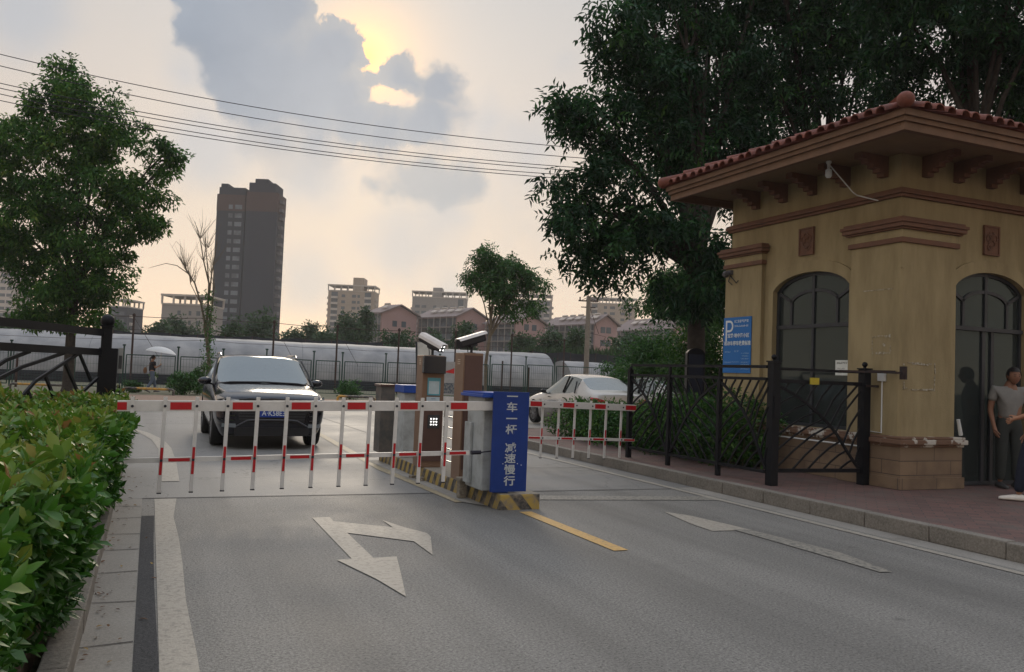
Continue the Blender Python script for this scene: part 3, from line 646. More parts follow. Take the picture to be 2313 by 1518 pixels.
# hipped tile roof
roof = MB(); cxr, cyr = (EX0+EX1)/2, (EY0+EY1)/2; rz, ez = 5.75, 4.745
hl = (EX1-EX0)/2-(EY1-EY0)/2
rA, rB = Vector((cxr-hl, cyr, rz)), Vector((cxr+hl, cyr, rz))
c = [Vector((EX0-.06, EY0-.06, ez)), Vector((EX1+.06, EY0-.06, ez)), Vector((EX1+.06, EY1+.06, ez)), Vector((EX0-.06, EY1+.06, ez))]
roof.add([*c, rA, rB], [(0, 1, 5, 4), (1, 2, 5), (2, 3, 4, 5), (3, 0, 4)]); roof.add([*c], [(3, 2, 1, 0)])
rf = roof.build('roof', M['rtile'], booth)
tl = MB(); pitch_ = .205
def tilerun(a, u, length, inn, limit):
    n = int(length/pitch_)
    for i in range(n+1):
        s_ = (i+.5)*length/(n+1); st = a+u*s_; run = limit(s_)
        if run < .12: continue
        slope = Vector((inn.x, inn.y, (rz-ez)/((EY1-EY0)/2+.06))); nseg = max(1, int(run/.33)); jit = random.uniform(-.02, .02)
        for k in range(nseg):
            p0 = st+slope*(k*.33-(.06+jit if k == 0 else .03)); p1 = st+slope*min(run, (k+1)*.33); up_ = Vector((0, 0, .02+.012*random.random()))
            vs, fs = [], []
            for (p, rr) in ((p0+up_, .082), (p1+up_*.3, .066)):
                for q in range(9):
                    t = math.pi*q/8; vs.append(p+u*math.cos(t)*rr+Vector((0, 0, math.sin(t)*rr)))
                for q in range(9):
                    t = math.pi*(8-q)/8; vs.append(p+u*math.cos(t)*(rr-.014)+Vector((0, 0, math.sin(t)*(rr-.014))))
            for q in range(17): fs.append((q, q+1, 18+q+1, 18+q))
            fs.append(tuple(range(18))[::-1]); tl.add(vs, fs)
LX, LY = EX1-EX0+.12, EY1-EY0+.12
tilerun(c[0], Vector((0, 1, 0)), LY, Vector((1, 0, 0)), lambda s_: min(s_, LY-s_))
tilerun(c[0], Vector((1, 0, 0)), LX, Vector((0, 1, 0)), lambda s_: min(s_, LX-s_, LY/2))
tilerun(c[1], Vector((0, 1, 0)), LY, Vector((-1, 0, 0)), lambda s_: min(s_, LY-s_))
tilerun(c[3], Vector((1, 0, 0)), LX, Vector((0, -1, 0)), lambda s_: min(s_, LX-s_, LY/2))
tl.build('tiles', M['rtile'], rf, smooth=True)
hp = MB()
for a, e_ in ((c[0], rA), (c[1], rB), (c[2], rB), (c[3], rA), (rA, rB)):
    d = (e_-a); n = max(1, int(d.length/.36))
    for k in range(n):
        p0 = a+d*(k/n)+Vector((0, 0, .07)); p1 = a+d*((k+1)/n)+Vector((0, 0, .055)); hp.tube([p0, p1], [.095, .07], 14)
for q in c: hp.sphere(q+Vector((0, 0, .07)), .10, (1, 1, .95), 18, 12)
hp.build('hip_tiles', M['rtile'], rf, smooth=True)
# plinth and ledge
b = MB()
b.box(8.99, BX0-.002, 8.07, 9.10, .15, .70); b.box(BX0-.002, 10.12, 8.07, BY0-.002, .15, .70)
b.box(9.045, BX0-.002, 9.10, 10.88, .15, .70); b.box(8.99, BX0-.002, 10.88, 11.9, .15, .70); b.box(11.7, 12.93, 8.07, BY0-.002, .15, .70)
b.box(8.965, BX0-.004, 8.045, 9.12, .15, .30); b.box(BX0-.004, 10.14, 8.045, 8.0695, .15, .30)
split_parts(b.build('plinth', M['stone'], booth))
b = MB()
for e, z0, z1 in ((.02, .70, .735), (.055, .735, .80), (.03, .80, .835)):
    b.prism([(8.99-e, 8.07-e, z0), (10.12+e, 8.07-e, z0), (10.12+e, BY0-.004, z0), (BX0-.004, BY0-.004, z0), (BX0-.004, 9.10+e, z0), (8.99-e, 9.10+e, z0)], (0, 0, z1-z0))
    b.box(9.045-e, BX0-.004, 9.10+e, 10.88-e, z0, z1); b.box(8.99-e, BX0-.004, 10.88-e, 11.9+e, z0, z1); b.box(11.7-e, 12.93+e, 8.07-e, BY0-.004, z0, z1)
b.build('ledge', M['ledge'], booth, bevel=.012)
# arch surrounds
def surround(par, org, u, nrm, a, c_, z0, sp, rs, wd, name='surround', m=None, th=.035):
    org, u, nrm = Vector(org), Vector(u), Vector(nrm); mb = MB()
    inn = [(a, z0)]+archpts(a, c_, sp, rs)+[(c_, z0)]; out = [(a-wd, z0)]+archpts(a-wd, c_+wd, sp+.10, rs+.10)+[(c_+wd, z0)]
    def pt(q): return org+u*q[0]+Vector((0, 0, q[1]))
    for i in range(len(inn)-1): mb.prism([pt(inn[i]), pt(inn[i+1]), pt(out[i+1]), pt(out[i])], nrm*th)
    return mb.build(name, m or M['stucco'], par)
surround(booth, (BX0-.001, BY0, 0), (0, 1, 0), (-1, 0, 0), .85, 2.45, .84, 2.93, .34, .10)
surround(booth, (BX0, BY0-.001, 0), (1, 0, 0), (0, -1, 0), .98, 2.46, .84, 2.88, .36, .12)
def window(org, u, nrm, a, c_, z0, sp, rs, zt_, name, mull=.05, door=False, doorline=None):
    """arched window: frame with glazing bars, then panes"""
    org, u, nrm = Vector(org)-Vector(nrm)*.075, Vector(u), Vector(nrm); mb = MB(); mid = (a+c_)/2; f = .045
    def pt(x, z): return org+u*x+Vector((0, 0, z))
    ap = archpts(a+f/2, c_-f/2, sp-f/2, rs, 24)
    for i in range(len(ap)-1): mb.bar(pt(*ap[i]), pt(*ap[i+1]), .05, f, up=nrm)
    hw = (c_-a)/2
    for x in (a+f/2, c_-f/2): mb.bar(pt(x, z0), pt(x, sp), .05, f, up=nrm) if not door else mb.bar(pt(x, z0), pt(x, sp), .05, f, up=nrm)
    mb.bar(pt(a+.01, z0+f/2), pt(c_-.01, z0+f/2), .05, f, up=nrm); mb.bar(pt(a+.01, zt_), pt(c_-.01, zt_), .055, .07 if not door else .11, up=nrm)
    topz = ap[12][1]; mb.bar(pt(mid, zt_), pt(mid, topz), .05, mull, up=nrm)
    if door:
        for x in (mid-.04, mid+.14): mb.bar(pt(x, z0), pt(x, zt_), .06, .05, up=nrm)
    else: mb.bar(pt(mid, z0), pt(mid, zt_), .045, mull, up=nrm)
    # inner little arch with spokes
    ix0, ix1 = mid-hw*.60, mid+hw*.60; isp = zt_+(topz-zt_)*.50; ir = (topz-zt_)*.26
    ia = archpts(ix0, ix1, isp, ir, 16)
    for i in range(len(ia)-1): mb.bar(pt(*ia[i]), pt(*ia[i+1]), .045, .04, up=nrm)
    for x, s_ in ((ix0, -1), (ix1, 1)):
        mb.bar(pt(x, zt_), pt(x, isp+.02), .045, .04, up=nrm); mb.bar(pt(x, isp), pt(mid+s_*(hw-.02), isp+ir*.75), .045, .04, up=nrm)
    fr = mb.build('frame', M['frame'], None); 
    gp = MB(); g = [pt(a, z0), *[pt(x, z) for x, z in ap], pt(c_, z0)]
    gp.prism(g, -nrm*.006); pn = gp.build('pane', M['glass'], None)
    return fr, pn
def winpart(*a, name='window', **k):
    fr, pn = window(*a, name, **k); fr.name = name
    for o_ in (fr, pn):
        o_.data.transform(Matrix.Translation(-origin(booth)))
    fr.parent = booth; pn.parent = fr; return fr
winpart((BX0, BY0, 0), (0, 1, 0), (-1, 0, 0), .85, 2.45, .84, 2.93, .34, 2.36)
winpart((BX0, BY0, 0), (1, 0, 0), (0, -1, 0), .98, 2.46, .16, 2.88, .36, 2.34, name='door', door=True)
winpart((BX0+.16, BY1, 0), (1, 0, 0), (0, 1, 0), 1.0, 2.4, .84, 2.93, .34, 2.36)
winpart((BX1, BY0, 0), (0, 1, 0), (1, 0, 0), 1.0, 2.5, .84, 2.93, .34, 2.36)
# interior lining and furniture
b = MB(); b.box(BX0+.17, BX1-.17, BY0+.17, BY1-.17, .151, .17); b.build('floor', M['dark'], booth)
b = MB(); b.box(BX0+.17, BX1-.17, BY0+.17, BY1-.17, 3.6, 3.63); b.build('ceiling', M['inner'], booth)
b = MB(); b.box(9.45, 10.0, 9.2, 10.9, .86, .90)
for x in (9.5, 9.95):
    for y in (9.3, 10.8): b.box(x-.02, x+.02, y-.02, y+.02, .17, .86)
tag(b.build('desk', mat('desk_wood', (.12, .08, .05), .6)), 'plain dark desk standing inside the booth behind the road side window', 'desk')
# carved relief panels above the arches
def relief(org, u, nrm, zc):
    org, u, nrm = Vector(org), Vector(u), Vector(nrm); mb = MB(); w_, h_ = .155, .21
    c0 = org+Vector((0, 0, zc)); mb.obox(c0+nrm*.012, u*w_, nrm*.012, Vector((0, 0, h_)))
    for s_ in (-1, 1):
        mb.obox(c0+u*(w_-.012)*s_+nrm*.03, u*.012, nrm*.008, Vector((0, 0, h_))); mb.obox(c0+Vector((0, 0, (h_-.012)*s_))+nrm*.0305, u*(w_-.024), nrm*.008, Vector((0, 0, .012)))
    for (x, z, r) in ((0, -.04, .06), (-.055, .03, .05), (.055, .03, .05), (0, .075, .05), (-.05, -.10, .035)):
        pts = [c0+u*(x+r*math.cos(R(t)))+Vector((0, 0, z+r*math.sin(R(t))))+nrm*.03 for t in range(0, 361, 30)]
        mb.tube(pts, .012, 6)
    mb.build('relief_panel', M['brown_trim'], booth, smooth=True)
relief((BX0-.001, 9.98, 0), (0, 1, 0), (-1, 0, 0), 3.65); relief((10.84, BY0-.001, 0), (1, 0, 0), (0, -1, 0), 3.60)
# marks left on the walls
M['tape'] = mat('paper_residue', (.42, .39, .32), .9, vs=30, col2=(.22, .18, .11), mixs=(.45, .55))
def residue(u0, u1, z0, z1, face, n=26):
    mb = MB()
    for i in range(n):
        t = random.random(); side_ = i % 4
        if side_ < 2: uu, zz, a, h = u0+(u1-u0)*t, (z0, z1)[side_]+random.uniform(-.012, .012), random.uniform(.01, .05), random.uniform(.004, .012)
        else: uu, zz, a, h = (u0, u1)[side_-2]+random.uniform(-.008, .008), z0+(z1-z0)*t, random.uniform(.003, .009), random.uniform(.01, .03)
        if face == 'x': mb.box(px0-.0025-.0001*i, px0-.0005, uu-a, uu+a, zz-h, zz+h)
        else: mb.box(uu-a, uu+a, py0-.0025-.0001*i, py0-.0005, zz-h, zz+h)
    o_ = mb.build('residue', M['tape'], booth); o_['kind'] = 'stuff'; return o_
residue(8.32, 8.62, 1.93, 2.16, 'x', 22); residue(9.12, 9.68, 1.46, 1.80, 'y', 62)
mb = MB(); mb.box(px0-.003, px0-.0005, 8.28, 8.80, 2.785, 2.797); mb.box(px0-.003, px0-.0005, 8.40, 8.44, 2.02, 2.06); split_parts(mb.build('tape_line', M['tape'], booth))

# ------------------------------------------------------------------ things fixed to the booth
M['blue_sign'] = mat('blue_sign_paint', (.010, .13, .40), .45, vs=3, var=.06)
M['white_txt'] = mat('white_lettering', (.62, .66, .68), .6, var=.03)
M['dim_txt'] = mat('pale_blue_lettering', (.28, .42, .58), .6, var=.03)
M['black_txt'] = mat('black_lettering', (.03, .03, .03), .6)
sg = empty('parking_sign', (px0-.02, 11.50, 1.58), 'blue parking fee notice board with a white P on the far booth pilaster', 'sign')
b = MB(); b.box(px0-.016, px0-.002, 11.14, 11.86, 1.62, 2.56); b.build('board', M['blue_sign'], sg)
sx_ = px0-.0165
mb = MB()   # the P
mb.box(sx_-.003, sx_, 11.765, 11.80, 2.16, 2.51)
for i in range(12):
    a0, a1 = R(-90+15*i), R(-90+15*(i+1)); r0, r1 = .065, .10
    q = [(r0*math.cos(a0), r0*math.sin(a0)), (r1*math.cos(a0), r1*math.sin(a0)), (r1*math.cos(a1), r1*math.sin(a1)), (r0*math.cos(a1), r0*math.sin(a1))]
    mb.prism([(sx_, 11.70-x, 2.41+z) for x, z in q], (-.003, 0, 0))
mb.box(sx_-.003, sx_, 11.70, 11.765, 2.475, 2.51); mb.box(sx_-.003, sx_, 11.70, 11.765, 2.31, 2.345)
mb.build('letter_p', M['white_txt'], sg)
text('宝雅·地中海小区', .078, (sx_-.001, 11.465, 2.245), '-X', M['white_txt'], sg, bold=.0012)
text('机动车停车收费标准', .080, (sx_-.001, 11.485, 2.115), '-X', M['white_txt'], sg, bold=.0014, sx=.96)
def smallmarks(par, x, rows, m, name='small_print', axis='x'):
    """rows of print too small to be read: (centre along the wall, z, length, height)"""
    mb = MB()
    for (c_, z, ln, h) in rows:
        k = 0.
        while k < ln:
            wd = random.uniform(.5, .8)*h; p = c_+ln/2-k
            for q in range(3):
                zz = z+(q-1)*h*.36
                if random.random() < .8: mb.box(x-.0015, x, p-wd, p, zz-h*.10, zz+h*.10) if axis == 'x' else mb.box(-p, -p+wd, x-.0015, x, zz-h*.1, zz+h*.1)
            k += h*1.02
    return mb.build(name, m, par)
smallmarks(sg, sx_, [(11.40, 2.49, .34, .045), (11.39, 2.41, .36, .030)], M['white_txt'])
smallmarks(sg, sx_, [(11.74, 1.975, .14, .026), (11.54, 1.985, .03, .026), (11.47, 1.985, .03, .026), (11.74, 1.80, .19, .022), (11.52, 1.805, .2, .018)]+[(11.28, z, random.choice((.20, .20, .15)), .018) for z in (1.95, 1.905, 1.86, 1.80, 1.765, 1.73, 1.69)], M['dim_txt'])
nt = empty('paper_notice', (BX0+.06, 9.25, 1.7), 'white printed paper notice stuck inside the road side booth window pane', 'notice')
b = MB(); b.box(BX0+.058, BX0+.060, 9.14, 9.42, 1.62, 1.84); b.build('sheet', mat('white_paper', (.62, .64, .60), .8), nt)
smallmarks(nt, BX0+.0575, [(9.28, 1.80, .22, .028), (9.31, 1.72, .14, .014), (9.31, 1.69, .14, .014), (9.31, 1.66, .12, .014)], M['black_txt'])
# lamp under the eaves and its conduit
M['white_plastic'] = mat('white_plastic', (.60, .61, .60), .4, var=.04)
M['bulb'] = mat('frosted_bulb', (.80, .84, .86), .35, var=.02, trans=.3)
lp = empty('eaves_lamp', (8.62, 9.05, 4.62), 'bare white bulb lamp hanging below the booth eaves with a bent conduit', 'lamp')
b = MB(); b.lathe([(.035, 0), (.04, -.015), (.022, -.05), (.02, -.11)], (8.62, 9.05, 4.62)); b.build('socket', M['white_plastic'], lp, smooth=True)
b = MB(); b.lathe([(.02, -.11), (.042, -.125), (.046, -.16), (.046, -.21), (.03, -.235), (.005, -.24)], (8.62, 9.05, 4.62)); b.build('bulb', M['bulb'], lp, smooth=True)
b = MB(); b.tube([(8.63, 9.05, 4.57), (8.95, 8.93, 4.20), (9.02, 8.92, 4.16)], .009, 7); b.tube([(9.02, 8.92, 4.16), (9.03, 8.55, 4.02)], .009, 7); b.build('conduit', M['white_plastic'], lp)
cc_ = empty('security_camera', (px0-.02, 11.72, 3.35), 'small dark dome camera on the booth pilaster below the far capital', 'camera')
b = MB(); b.box(px0-.06, px0-.002, 11.66, 11.80, 3.30, 3.37); b.sphere((px0-.10, 11.73, 3.30), .06, (1, 1, 1)); b.tube([(px0-.1, 11.73, 3.30), (px0-.20, 11.66, 3.28)], [.035, .03], 12)
b.build('housing', mat('camera_grey', (.10, .10, .11), .4), cc_, smooth=True)
b = MB(); b.tube([(px0-.03, 11.7, 3.28), (px0-.04, 11.6, 3.2), (px0-.02, 11.55, 3.14), (px0-.02, 11.5, 3.18)], .008, 6); b.tube([(px0-.03, 11.7, 3.28), (px0-.05, 11.72, 3.18), (px0-.02, 11.66, 3.12)], .008, 6); b.build('cable', M['frame'], cc_)
jb = empty('junction_box', (px0, 8.42, .85), 'small white switch box with a white conduit down the booth pilaster', 'junction box')
b = MB(); b.box(px0-.04, px0-.001, 8.37, 8.49, 1.55, 1.66); b.build('box', M['white_plastic'], jb, bevel=.006)
b = MB(); b.tube([(px0-.012, 8.43, 1.55), (px0-.012, 8.43, .86), (px0-.012, 8.72, .87)], .010, 8); b.build('conduit', M['white_plastic'], jb)
b = MB(); b.tube([(8.97, 8.75, .655), (8.97, 10.9, .66)], .011, 8)
tag(b.build('conduit', M['white_plastic']), 'thin white conduit running along the booth plinth just below the ledge', 'conduit')
b = MB(); b.lathe([(.024, 0), (.028, .02), (.022, .20), (.024, .22)], (0, 0, 0), 12); b.xform(Matrix.Translation((10.13, 8.10, .86)) @ Matrix.Rotation(R(-14), 4, 'Y'))
tag(b.build('drain_pipe', M['white_plastic'], smooth=True), 'short white plastic pipe end leaning on the ledge beside the booth door', 'pipe')

# ------------------------------------------------------------------ black iron fence and gates
M['iron'] = mat('black_iron_paint', (.006, .007, .010), .5, vs=8, col2=(.010, .010, .012), bump=.15, bs=80, spec=.16)
SPINE = [(.0, .96), (.18, .87), (.35, .76), (.50, .64), (.62, .52), (.72, .40), (.81, .26), (.90, .13), (.98, .02)]
UPB = [((.08, .92), (.12, 1)), ((.20, .85), (.32, 1)), ((.33, .77), (.47, 1)), ((.44, .69), (.64, 1)), ((.55, .59), (.81, 1)), ((.62, .50), (.96, 1)), ((.69, .42), (1, .93)), ((.79, .29), (1, .71)), ((.87, .17), (1, .48)), ((.95, .07), (1, .26))]
LOB = [((.20, .85), (.0, .74)), ((.34, .76), (.0, .57)), ((.46, .67), (.0, .39)), ((.55, .59), (.0, .22)), ((.62, .51), (.02, .04)), ((.68, .43), (.19, .0)), ((.76, .33), (.37, .0)), ((.84, .22), (.56, .0)), ((.92, .11), (.76, .0))]
def featherpts(flip, seed):
    """vein pattern of one panel in unit coordinates: a curved spine with barbs either side"""
    lines = [SPINE]
    for (a, b_) in UPB: lines.append([a, (a[0]+(b_[0]-a[0])*.42, a[1]+(b_[1]-a[1])*.55), b_])
    for (a, b_) in LOB: lines.append([a, (a[0]+(b_[0]-a[0])*.36, a[1]+(b_[1]-a[1])*.26), (a[0]+(b_[0]-a[0])*.70, a[1]+(b_[1]-a[1])*.62), b_])
    if flip: lines = [[(1-x, y) for x, y in l] for l in lines]
    return lines
def panel(p0, p1, z0, z1, flip, par, seed=1, th=.015, name='infill'):
    p0, p1 = Vector(p0), Vector(p1); mb = MB(); d = (p1-p0).normalized(); nrm = Vector((-d.y, d.x, 0))
    for i, l in enumerate(featherpts(flip, seed)):
        pts = [p0+(p1-p0)*x+Vector((0, 0, z0+(z1-z0)*y)) for x, y in l]
        w_ = th*(1.5 if i == 0 else 1)
        for a, c_ in zip(pts[:-1], pts[1:]): mb.bar(a, c_, w_*1.6, w_, up=nrm)
    return mb.build(name, M['iron'], par)
def post(x, y, z0, z1, s, par, finial='ball', name='post'):
    mb = MB(); mb.box(x-s/2, x+s/2, y-s/2, y+s/2, z0, z1)
    mb.box(x-s*.62, x+s*.62, y-s*.62, y+s*.62, z1, z1+s*.16)
    if finial: mb.lathe([(s*.2, s*.16), (s*.16, s*.3), (s*.3, s*.45), (s*.34, s*.62), (s*.24, s*.82), (s*.06, s*.9)], (x, y, z1), 12)
    return mb.build(name, M['iron'], par, bevel=.003)
fe = empty('iron_fence', (7.38, 10.5, .15), 'black iron railing with leaf vein bars along the right kerb before the booth', 'fence')
FX, fz0, fz1 = 7.38, .33, 1.52
fy = [12.14, 10.98, 9.74, 8.70]
for y, s in zip(fy[:3], (.075, .06, .06)): post(FX, y, .15, 1.60 if s > .07 else 1.535, s, fe, finial=None if s < .07 else 'ball')
b = MB()
b.box(FX-.02, FX+.02, 8.76, 12.10, 1.66, 1.70); 
for y in (12.14, 10.98, 9.74): b.box(FX-.018, FX+.018, y-.018, y+.018, 1.535, 1.66)
b.box(FX-.022, FX+.022, 8.76, 12.10, 1.50, 1.54)
b.build('top_rail', M['iron'], fe)
b = MB(); b.box(FX-.02, FX+.02, 8.76, 12.10, .30, .34); b.build('bottom_rail', M['iron'], fe)
for i in range(3):
    panel((FX, fy[i]-.03, 0), (FX, fy[i+1]+.03, 0), .34, 1.50, i != 2 and i == 1, fe, i)
ga = empty('iron_gate', (7.5, 8.70, .15), 'black iron gate leaf with curved bars standing open against the booth corner', 'gate')
gp0, gp1 = Vector((7.46, 8.70, 0)), Vector((8.88, 8.60, 0))
post(7.44, 8.70, .15, 1.74, .115, ga); post(8.90, 8.60, .15, 1.70, .115, ga)
b = MB()
for z, t in ((1.66, .035), (1.50, .05)): b.bar(gp0+Vector((.06, 0, z)), gp1+Vector((-.04, 0, z)), .035, t)
b.build('top_rail', M['iron'], ga)
b = MB(); b.bar(gp0+Vector((.06, 0, .34)), gp1+Vector((-.04, 0, .34)), .035, .05); b.build('bottom_rail', M['iron'], ga)
panel(gp0+Vector((.06, 0, 0)), gp1+Vector((-.05, 0, 0)), .36, 1.48, False, ga, 5)
b = MB(); b.bar((8.35, 8.57, 1.66), (9.55, 8.42, 1.665), .03, .035); b.box(9.52, 9.55, 8.36, 8.46, 1.58, 1.76)
b.v = [(min(v[0], 9.3), v[1], v[2]) for v in b.v]
b = MB(); b.bar((8.86, 8.52, 1.68), (9.02, 8.20, 1.68), .03, .03); b.bar((8.86, 8.53, 1.48), (9.04, 8.50, 1.48), .03, .03); b.bar((8.95, 8.58, .78), (9.045, 8.58, .78), .03, .05)
b.bar((8.40, 8.55, 1.665), (9.00, 8.06, 1.665), .028, .028); b.box(8.985, 9.01, 8.0, 8.10, 1.58, 1.75)
split_parts(b.build('latch_arm', mat('rusty_iron', (.05, .028, .022), .8, vs=20, col2=(.02, .02, .024)), ga))
b = MB(); b.box(7.395, 7.49, 8.615, 8.64, 1.02, 1.30); b.build('hinge_plate', M['iron'], ga)
b = MB(); b.box(7.97, 8.12, 8.612, 8.624, 1.47, 1.56); b.build('yellow_tag', mat('yellow_sticker', (.42, .33, .03), .5), ga)
# big left gate: post on the bed, leaf swung back over the hedge
lg = empty('iron_gate', (-.55, 12.0, .1), 'tall black iron gate leaf swung open behind the front hedge', 'gate')
gd = Vector((-math.sin(R(20.9)), -math.cos(R(20.9)), 0)); ge = Vector((-.57, 12.0, 0))
post(-.53, 12.0, .1, 1.86, .125, lg, finial=None)
b = MB(); b.sphere((-.53, 12.0, 1.94), .085, nu=18, nv=12); b.lathe([(.05, 0), (.035, .03), (.04, .05)], (-.53, 12.0, 1.86), 12); b.build('ball_cap', M['iron'], lg, smooth=True)
b = MB(); b.box(-.61, -.39, 11.93, 12.07, .1, 1.59); b.build('lower_post', M['iron'], lg)
for z, t in ((1.785, .088), (1.535, .085)):
    b = MB(); b.bar(ge+gd*.05+Vector((0, 0, z)), ge+gd*4.2+Vector((0, 0, z)), .05, t); b.build('top_rail' if z > 1.7 else 'middle_rail', M['iron'], lg)
b = MB(); b.bar(ge+gd*.05+Vector((0, 0, .35)), ge+gd*4.2+Vector((0, 0, .35)), .05, .06); b.build('bottom_rail', M['iron'], lg)
b = MB()
def gl(u, z): return ge+gd*u+Vector((0, 0, z))
cur = [[(4.0, .50), (3.2, 1.0), (2.2, 1.40), (1.75, 1.50)], [(3.6, .62), (2.7, 1.10), (1.9, 1.33), (1.0, 1.50)], [(2.6, .42), (2.2, .80), (1.6, 1.18), (1.1, 1.35), (.65, 1.50)],
       [(1.75, 1.08), (1.30, .55)], [(1.40, 1.24), (.85, .62)], [(.98, 1.40), (.55, .98)], [(.62, 1.50), (.28, 1.17)], [(1.3, .62), (.9, .86), (.1, 1.2)], [(1.1, .5), (.6, .72), (.1, .84)], [(2.15, .86), (1.85, .42)], [(3.0, .95), (2.5, .45)]]
for l in cur:
    for a, c_ in zip(l[:-1], l[1:]): b.bar(gl(*a), gl(*c_), .024, .037)
b.build('infill', M['iron'], lg)
b = MB(); b.box(-.385, -.33, 11.95, 12.05, 1.27, 1.60); lb = b.build('lamp_housing', mat('grey_box', (.25, .25, .24), .6), lg, bevel=.006)
b = MB(); b.box(-.375, -.335, 11.945, 11.949, 1.33, 1.50); b.build('lens', M['dark'], lb)
b = MB(); b.box(-.38, -.34, 11.94, 12.02, .2, 1.12); b.build('side_bar', M['iron'], lg)

# ------------------------------------------------------------------ boom barriers
M['alu'] = mat('white_painted_aluminium', (.62, .60, .57), .38, vs=12, col2=(.54, .52, .49), spec=.5)
M['red'] = mat('red_reflective_film', (.42, .012, .018), .35, vs=9, var=.08)
M['bolt'] = mat('black_bolt_cap', (.02, .02, .03), .4)
def boom(name, label, p_piv, p_end, z_p, z_e, rail_off, first, step, n, foot=.0, redphase=0, tail=.0, group=None, bh=.105, drop_lo=.84, lean=.03, back=False):
    """fence boom: top beam from pivot to tip, pickets hanging from it, a lower rail"""
    root = empty(name, (p_piv[0], p_piv[1], 0), label, 'barrier boom', group)
    A, B = Vector((p_piv[0], p_piv[1], z_p)), Vector((p_end[0], p_end[1], z_e)); d = (B-A).normalized(); Lh = (B-A).length
    fr = Vector((d.y, -d.x, 0)).normalized()
    if fr.y > 0: fr = -fr
    upv = d.cross(fr).normalized()
    if upv.z < 0: upv = -upv
    up0 = upv
    mb = MB(); mb.bar(A, B, .045, bh, up=upv); mb.build('beam', M['alu'], root, bevel=.004)
    lo = -upv*rail_off; tailp = A-d*tail
    mb = MB(); mb.bar(A+d*(first-.27)+lo-d*.0, B+lo-d*foot, .03, .045, up=upv); mb.build('lower_rail', M['alu'], root)
    for k in range(n):
        c_ = A+d*(first+k*step)+fr*(.034 if not back else -.034); upv = up0-d*lean
        mb = MB(); mb.bar(c_+upv*.085, c_-upv*drop_lo, .022, .034, up=d); pk = mb.build('picket', M['alu'], root)
        mb = MB(); mb.bar(c_-upv*.38+fr*.0115, c_-upv*.63+fr*.0115, .003, .024, up=d); mb.build('red_strip', M['red'], pk)
        mb = MB(); 
        for q in (0, rail_off):
            if back: mb.tube([c_-upv*q+fr*(.057 if q == 0 else .05), c_-upv*q+fr*(.063 if q == 0 else .056)], .013, 10)
            else: mb.tube([c_-upv*q+fr*.0112, c_-upv*q+fr*.017], .013, 10)
        mb.bar(c_-upv*drop_lo, c_-upv*(drop_lo+.012), .026, .038, up=d)
        mb.build('bolt', M['bolt'], pk)
    upv = up0
    for k in range(-1, n):
        if (k+redphase) % 2: continue
        s0, s1 = first+k*step+.045, first+(k+1)*step-.045
        if s0 < .25: continue
        s1 = min(s1, Lh-.005)
        if s1-s0 < .03: continue
        mb = MB(); mb.bar(A+d*s0+fr*.0238, A+d*s1+fr*.0238, .0025, bh*.70, up=upv); mb.build('red_film', M['red'], root); mb = MB(); mb.bar(A+d*s0+lo+fr*.0162, A+d*s1+lo+fr*.0162, .0025, .03, up=upv); mb.build('red_film', M['red'], root)
    return root, A, B, d, upv, fr
rt, A, B, d, upv, fr = boom('boom_barrier', 'long red and white fence boom lowered across the left lane before the dark car', (3.55, 8.47), (-.253, 8.42), 1.105, 1.03, .498, .655, .275, 11, foot=.0, redphase=1, lean=.035, bh=.099, drop_lo=.79)
c_ = A+d*(.655+11*.275)+fr*.034
mb = MB(); mb.bar(c_+upv*.085, c_-upv*.06, .022, .034, up=d); pk = mb.build('picket', M['alu'], rt)
mb = MB(); mb.tube([c_+fr*.0112, c_+fr*.017], .013, 10); mb.build('bolt', M['bolt'], pk)
mb = MB(); mb.bar(A+d*(.655+11*.275+.045)+fr*.0238, B+fr*.0238, .0025, .07, up=upv); mb.build('red_film', M['red'], rt)
c_ = B+d*(-.02)-upv*.498
mb = MB(); mb.bar(c_+upv*.02+fr*.0, c_-upv*.20-d*.0, .03, .04, up=d); pk = mb.build('end_foot', M['alu'], rt)
mb = MB(); mb.bar(c_-upv*.19, c_-upv*.245, .06, .09, up=d); mb.build('rubber_pad', M['bolt'], pk)
lo = A-upv*.498
mb = MB(); mb.tube([lo+d*.36, lo+d*.25], .022, 10); mb.tube([lo+d*.25, lo+d*.02+upv*.02], .007, 8); mb.build('tie_rod', M['bolt'], rt)
boom('boom_barrier', 'shorter red and white fence boom across the right lane before the grey stone ball', (3.85, 12.0), (7.42, 12.02), 1.035, .975, .53, .73, .288, 10, redphase=1, lean=.0, back=True)

# ------------------------------------------------------------------ machines on the island
M['blue'] = mat('deep_blue_board', (.006, .035, .20), .4, vs=4, col2=(.004, .028, .16), coat=.0)
M['blue2'] = mat('blue_cover', (.015, .06, .30), .4, vs=4)
M['grey_txt'] = mat('grey_lettering', (.42, .45, .47), .5, var=.04)
M['cab_white'] = mat('dirty_white_cabinet', (.40, .42, .42), .5, vs=3.5, col2=(.27, .28, .27), mixs=(.35, .55))
M['cab_brown'] = mat('bronze_cabinet', (.22, .135, .088), .42, vs=3, col2=(.18, .108, .07), metal=.1)
M['cab_brown2'] = mat('dark_bronze_door', (.10, .056, .045), .4, vs=3, metal=.1)
bb = empty('warning_board', (3.6, 8.36, .17), 'tall blue board with white Chinese lettering at the near end of the striped island', 'board')
b = MB(); b.box(3.395, 3.815, 8.365, 8.385, .19, 1.262); bo = b.build('board', M['blue'], bb, bevel=.003)
for ch_, yy in zip('一车一杆减速慢行', (896, 920, 946, 970, 1011, 1035, 1060, 1085)):
    z_ = 1.45-(yy-847.5)*(8.36*math.cos(YAW)+3.6*math.sin(YAW))/FPX-.012
    text(ch_, .110, (3.612, 8.362, z_), '-Y', M['grey_txt'], bb, ext=.001, bold=.002, sx=1.22)
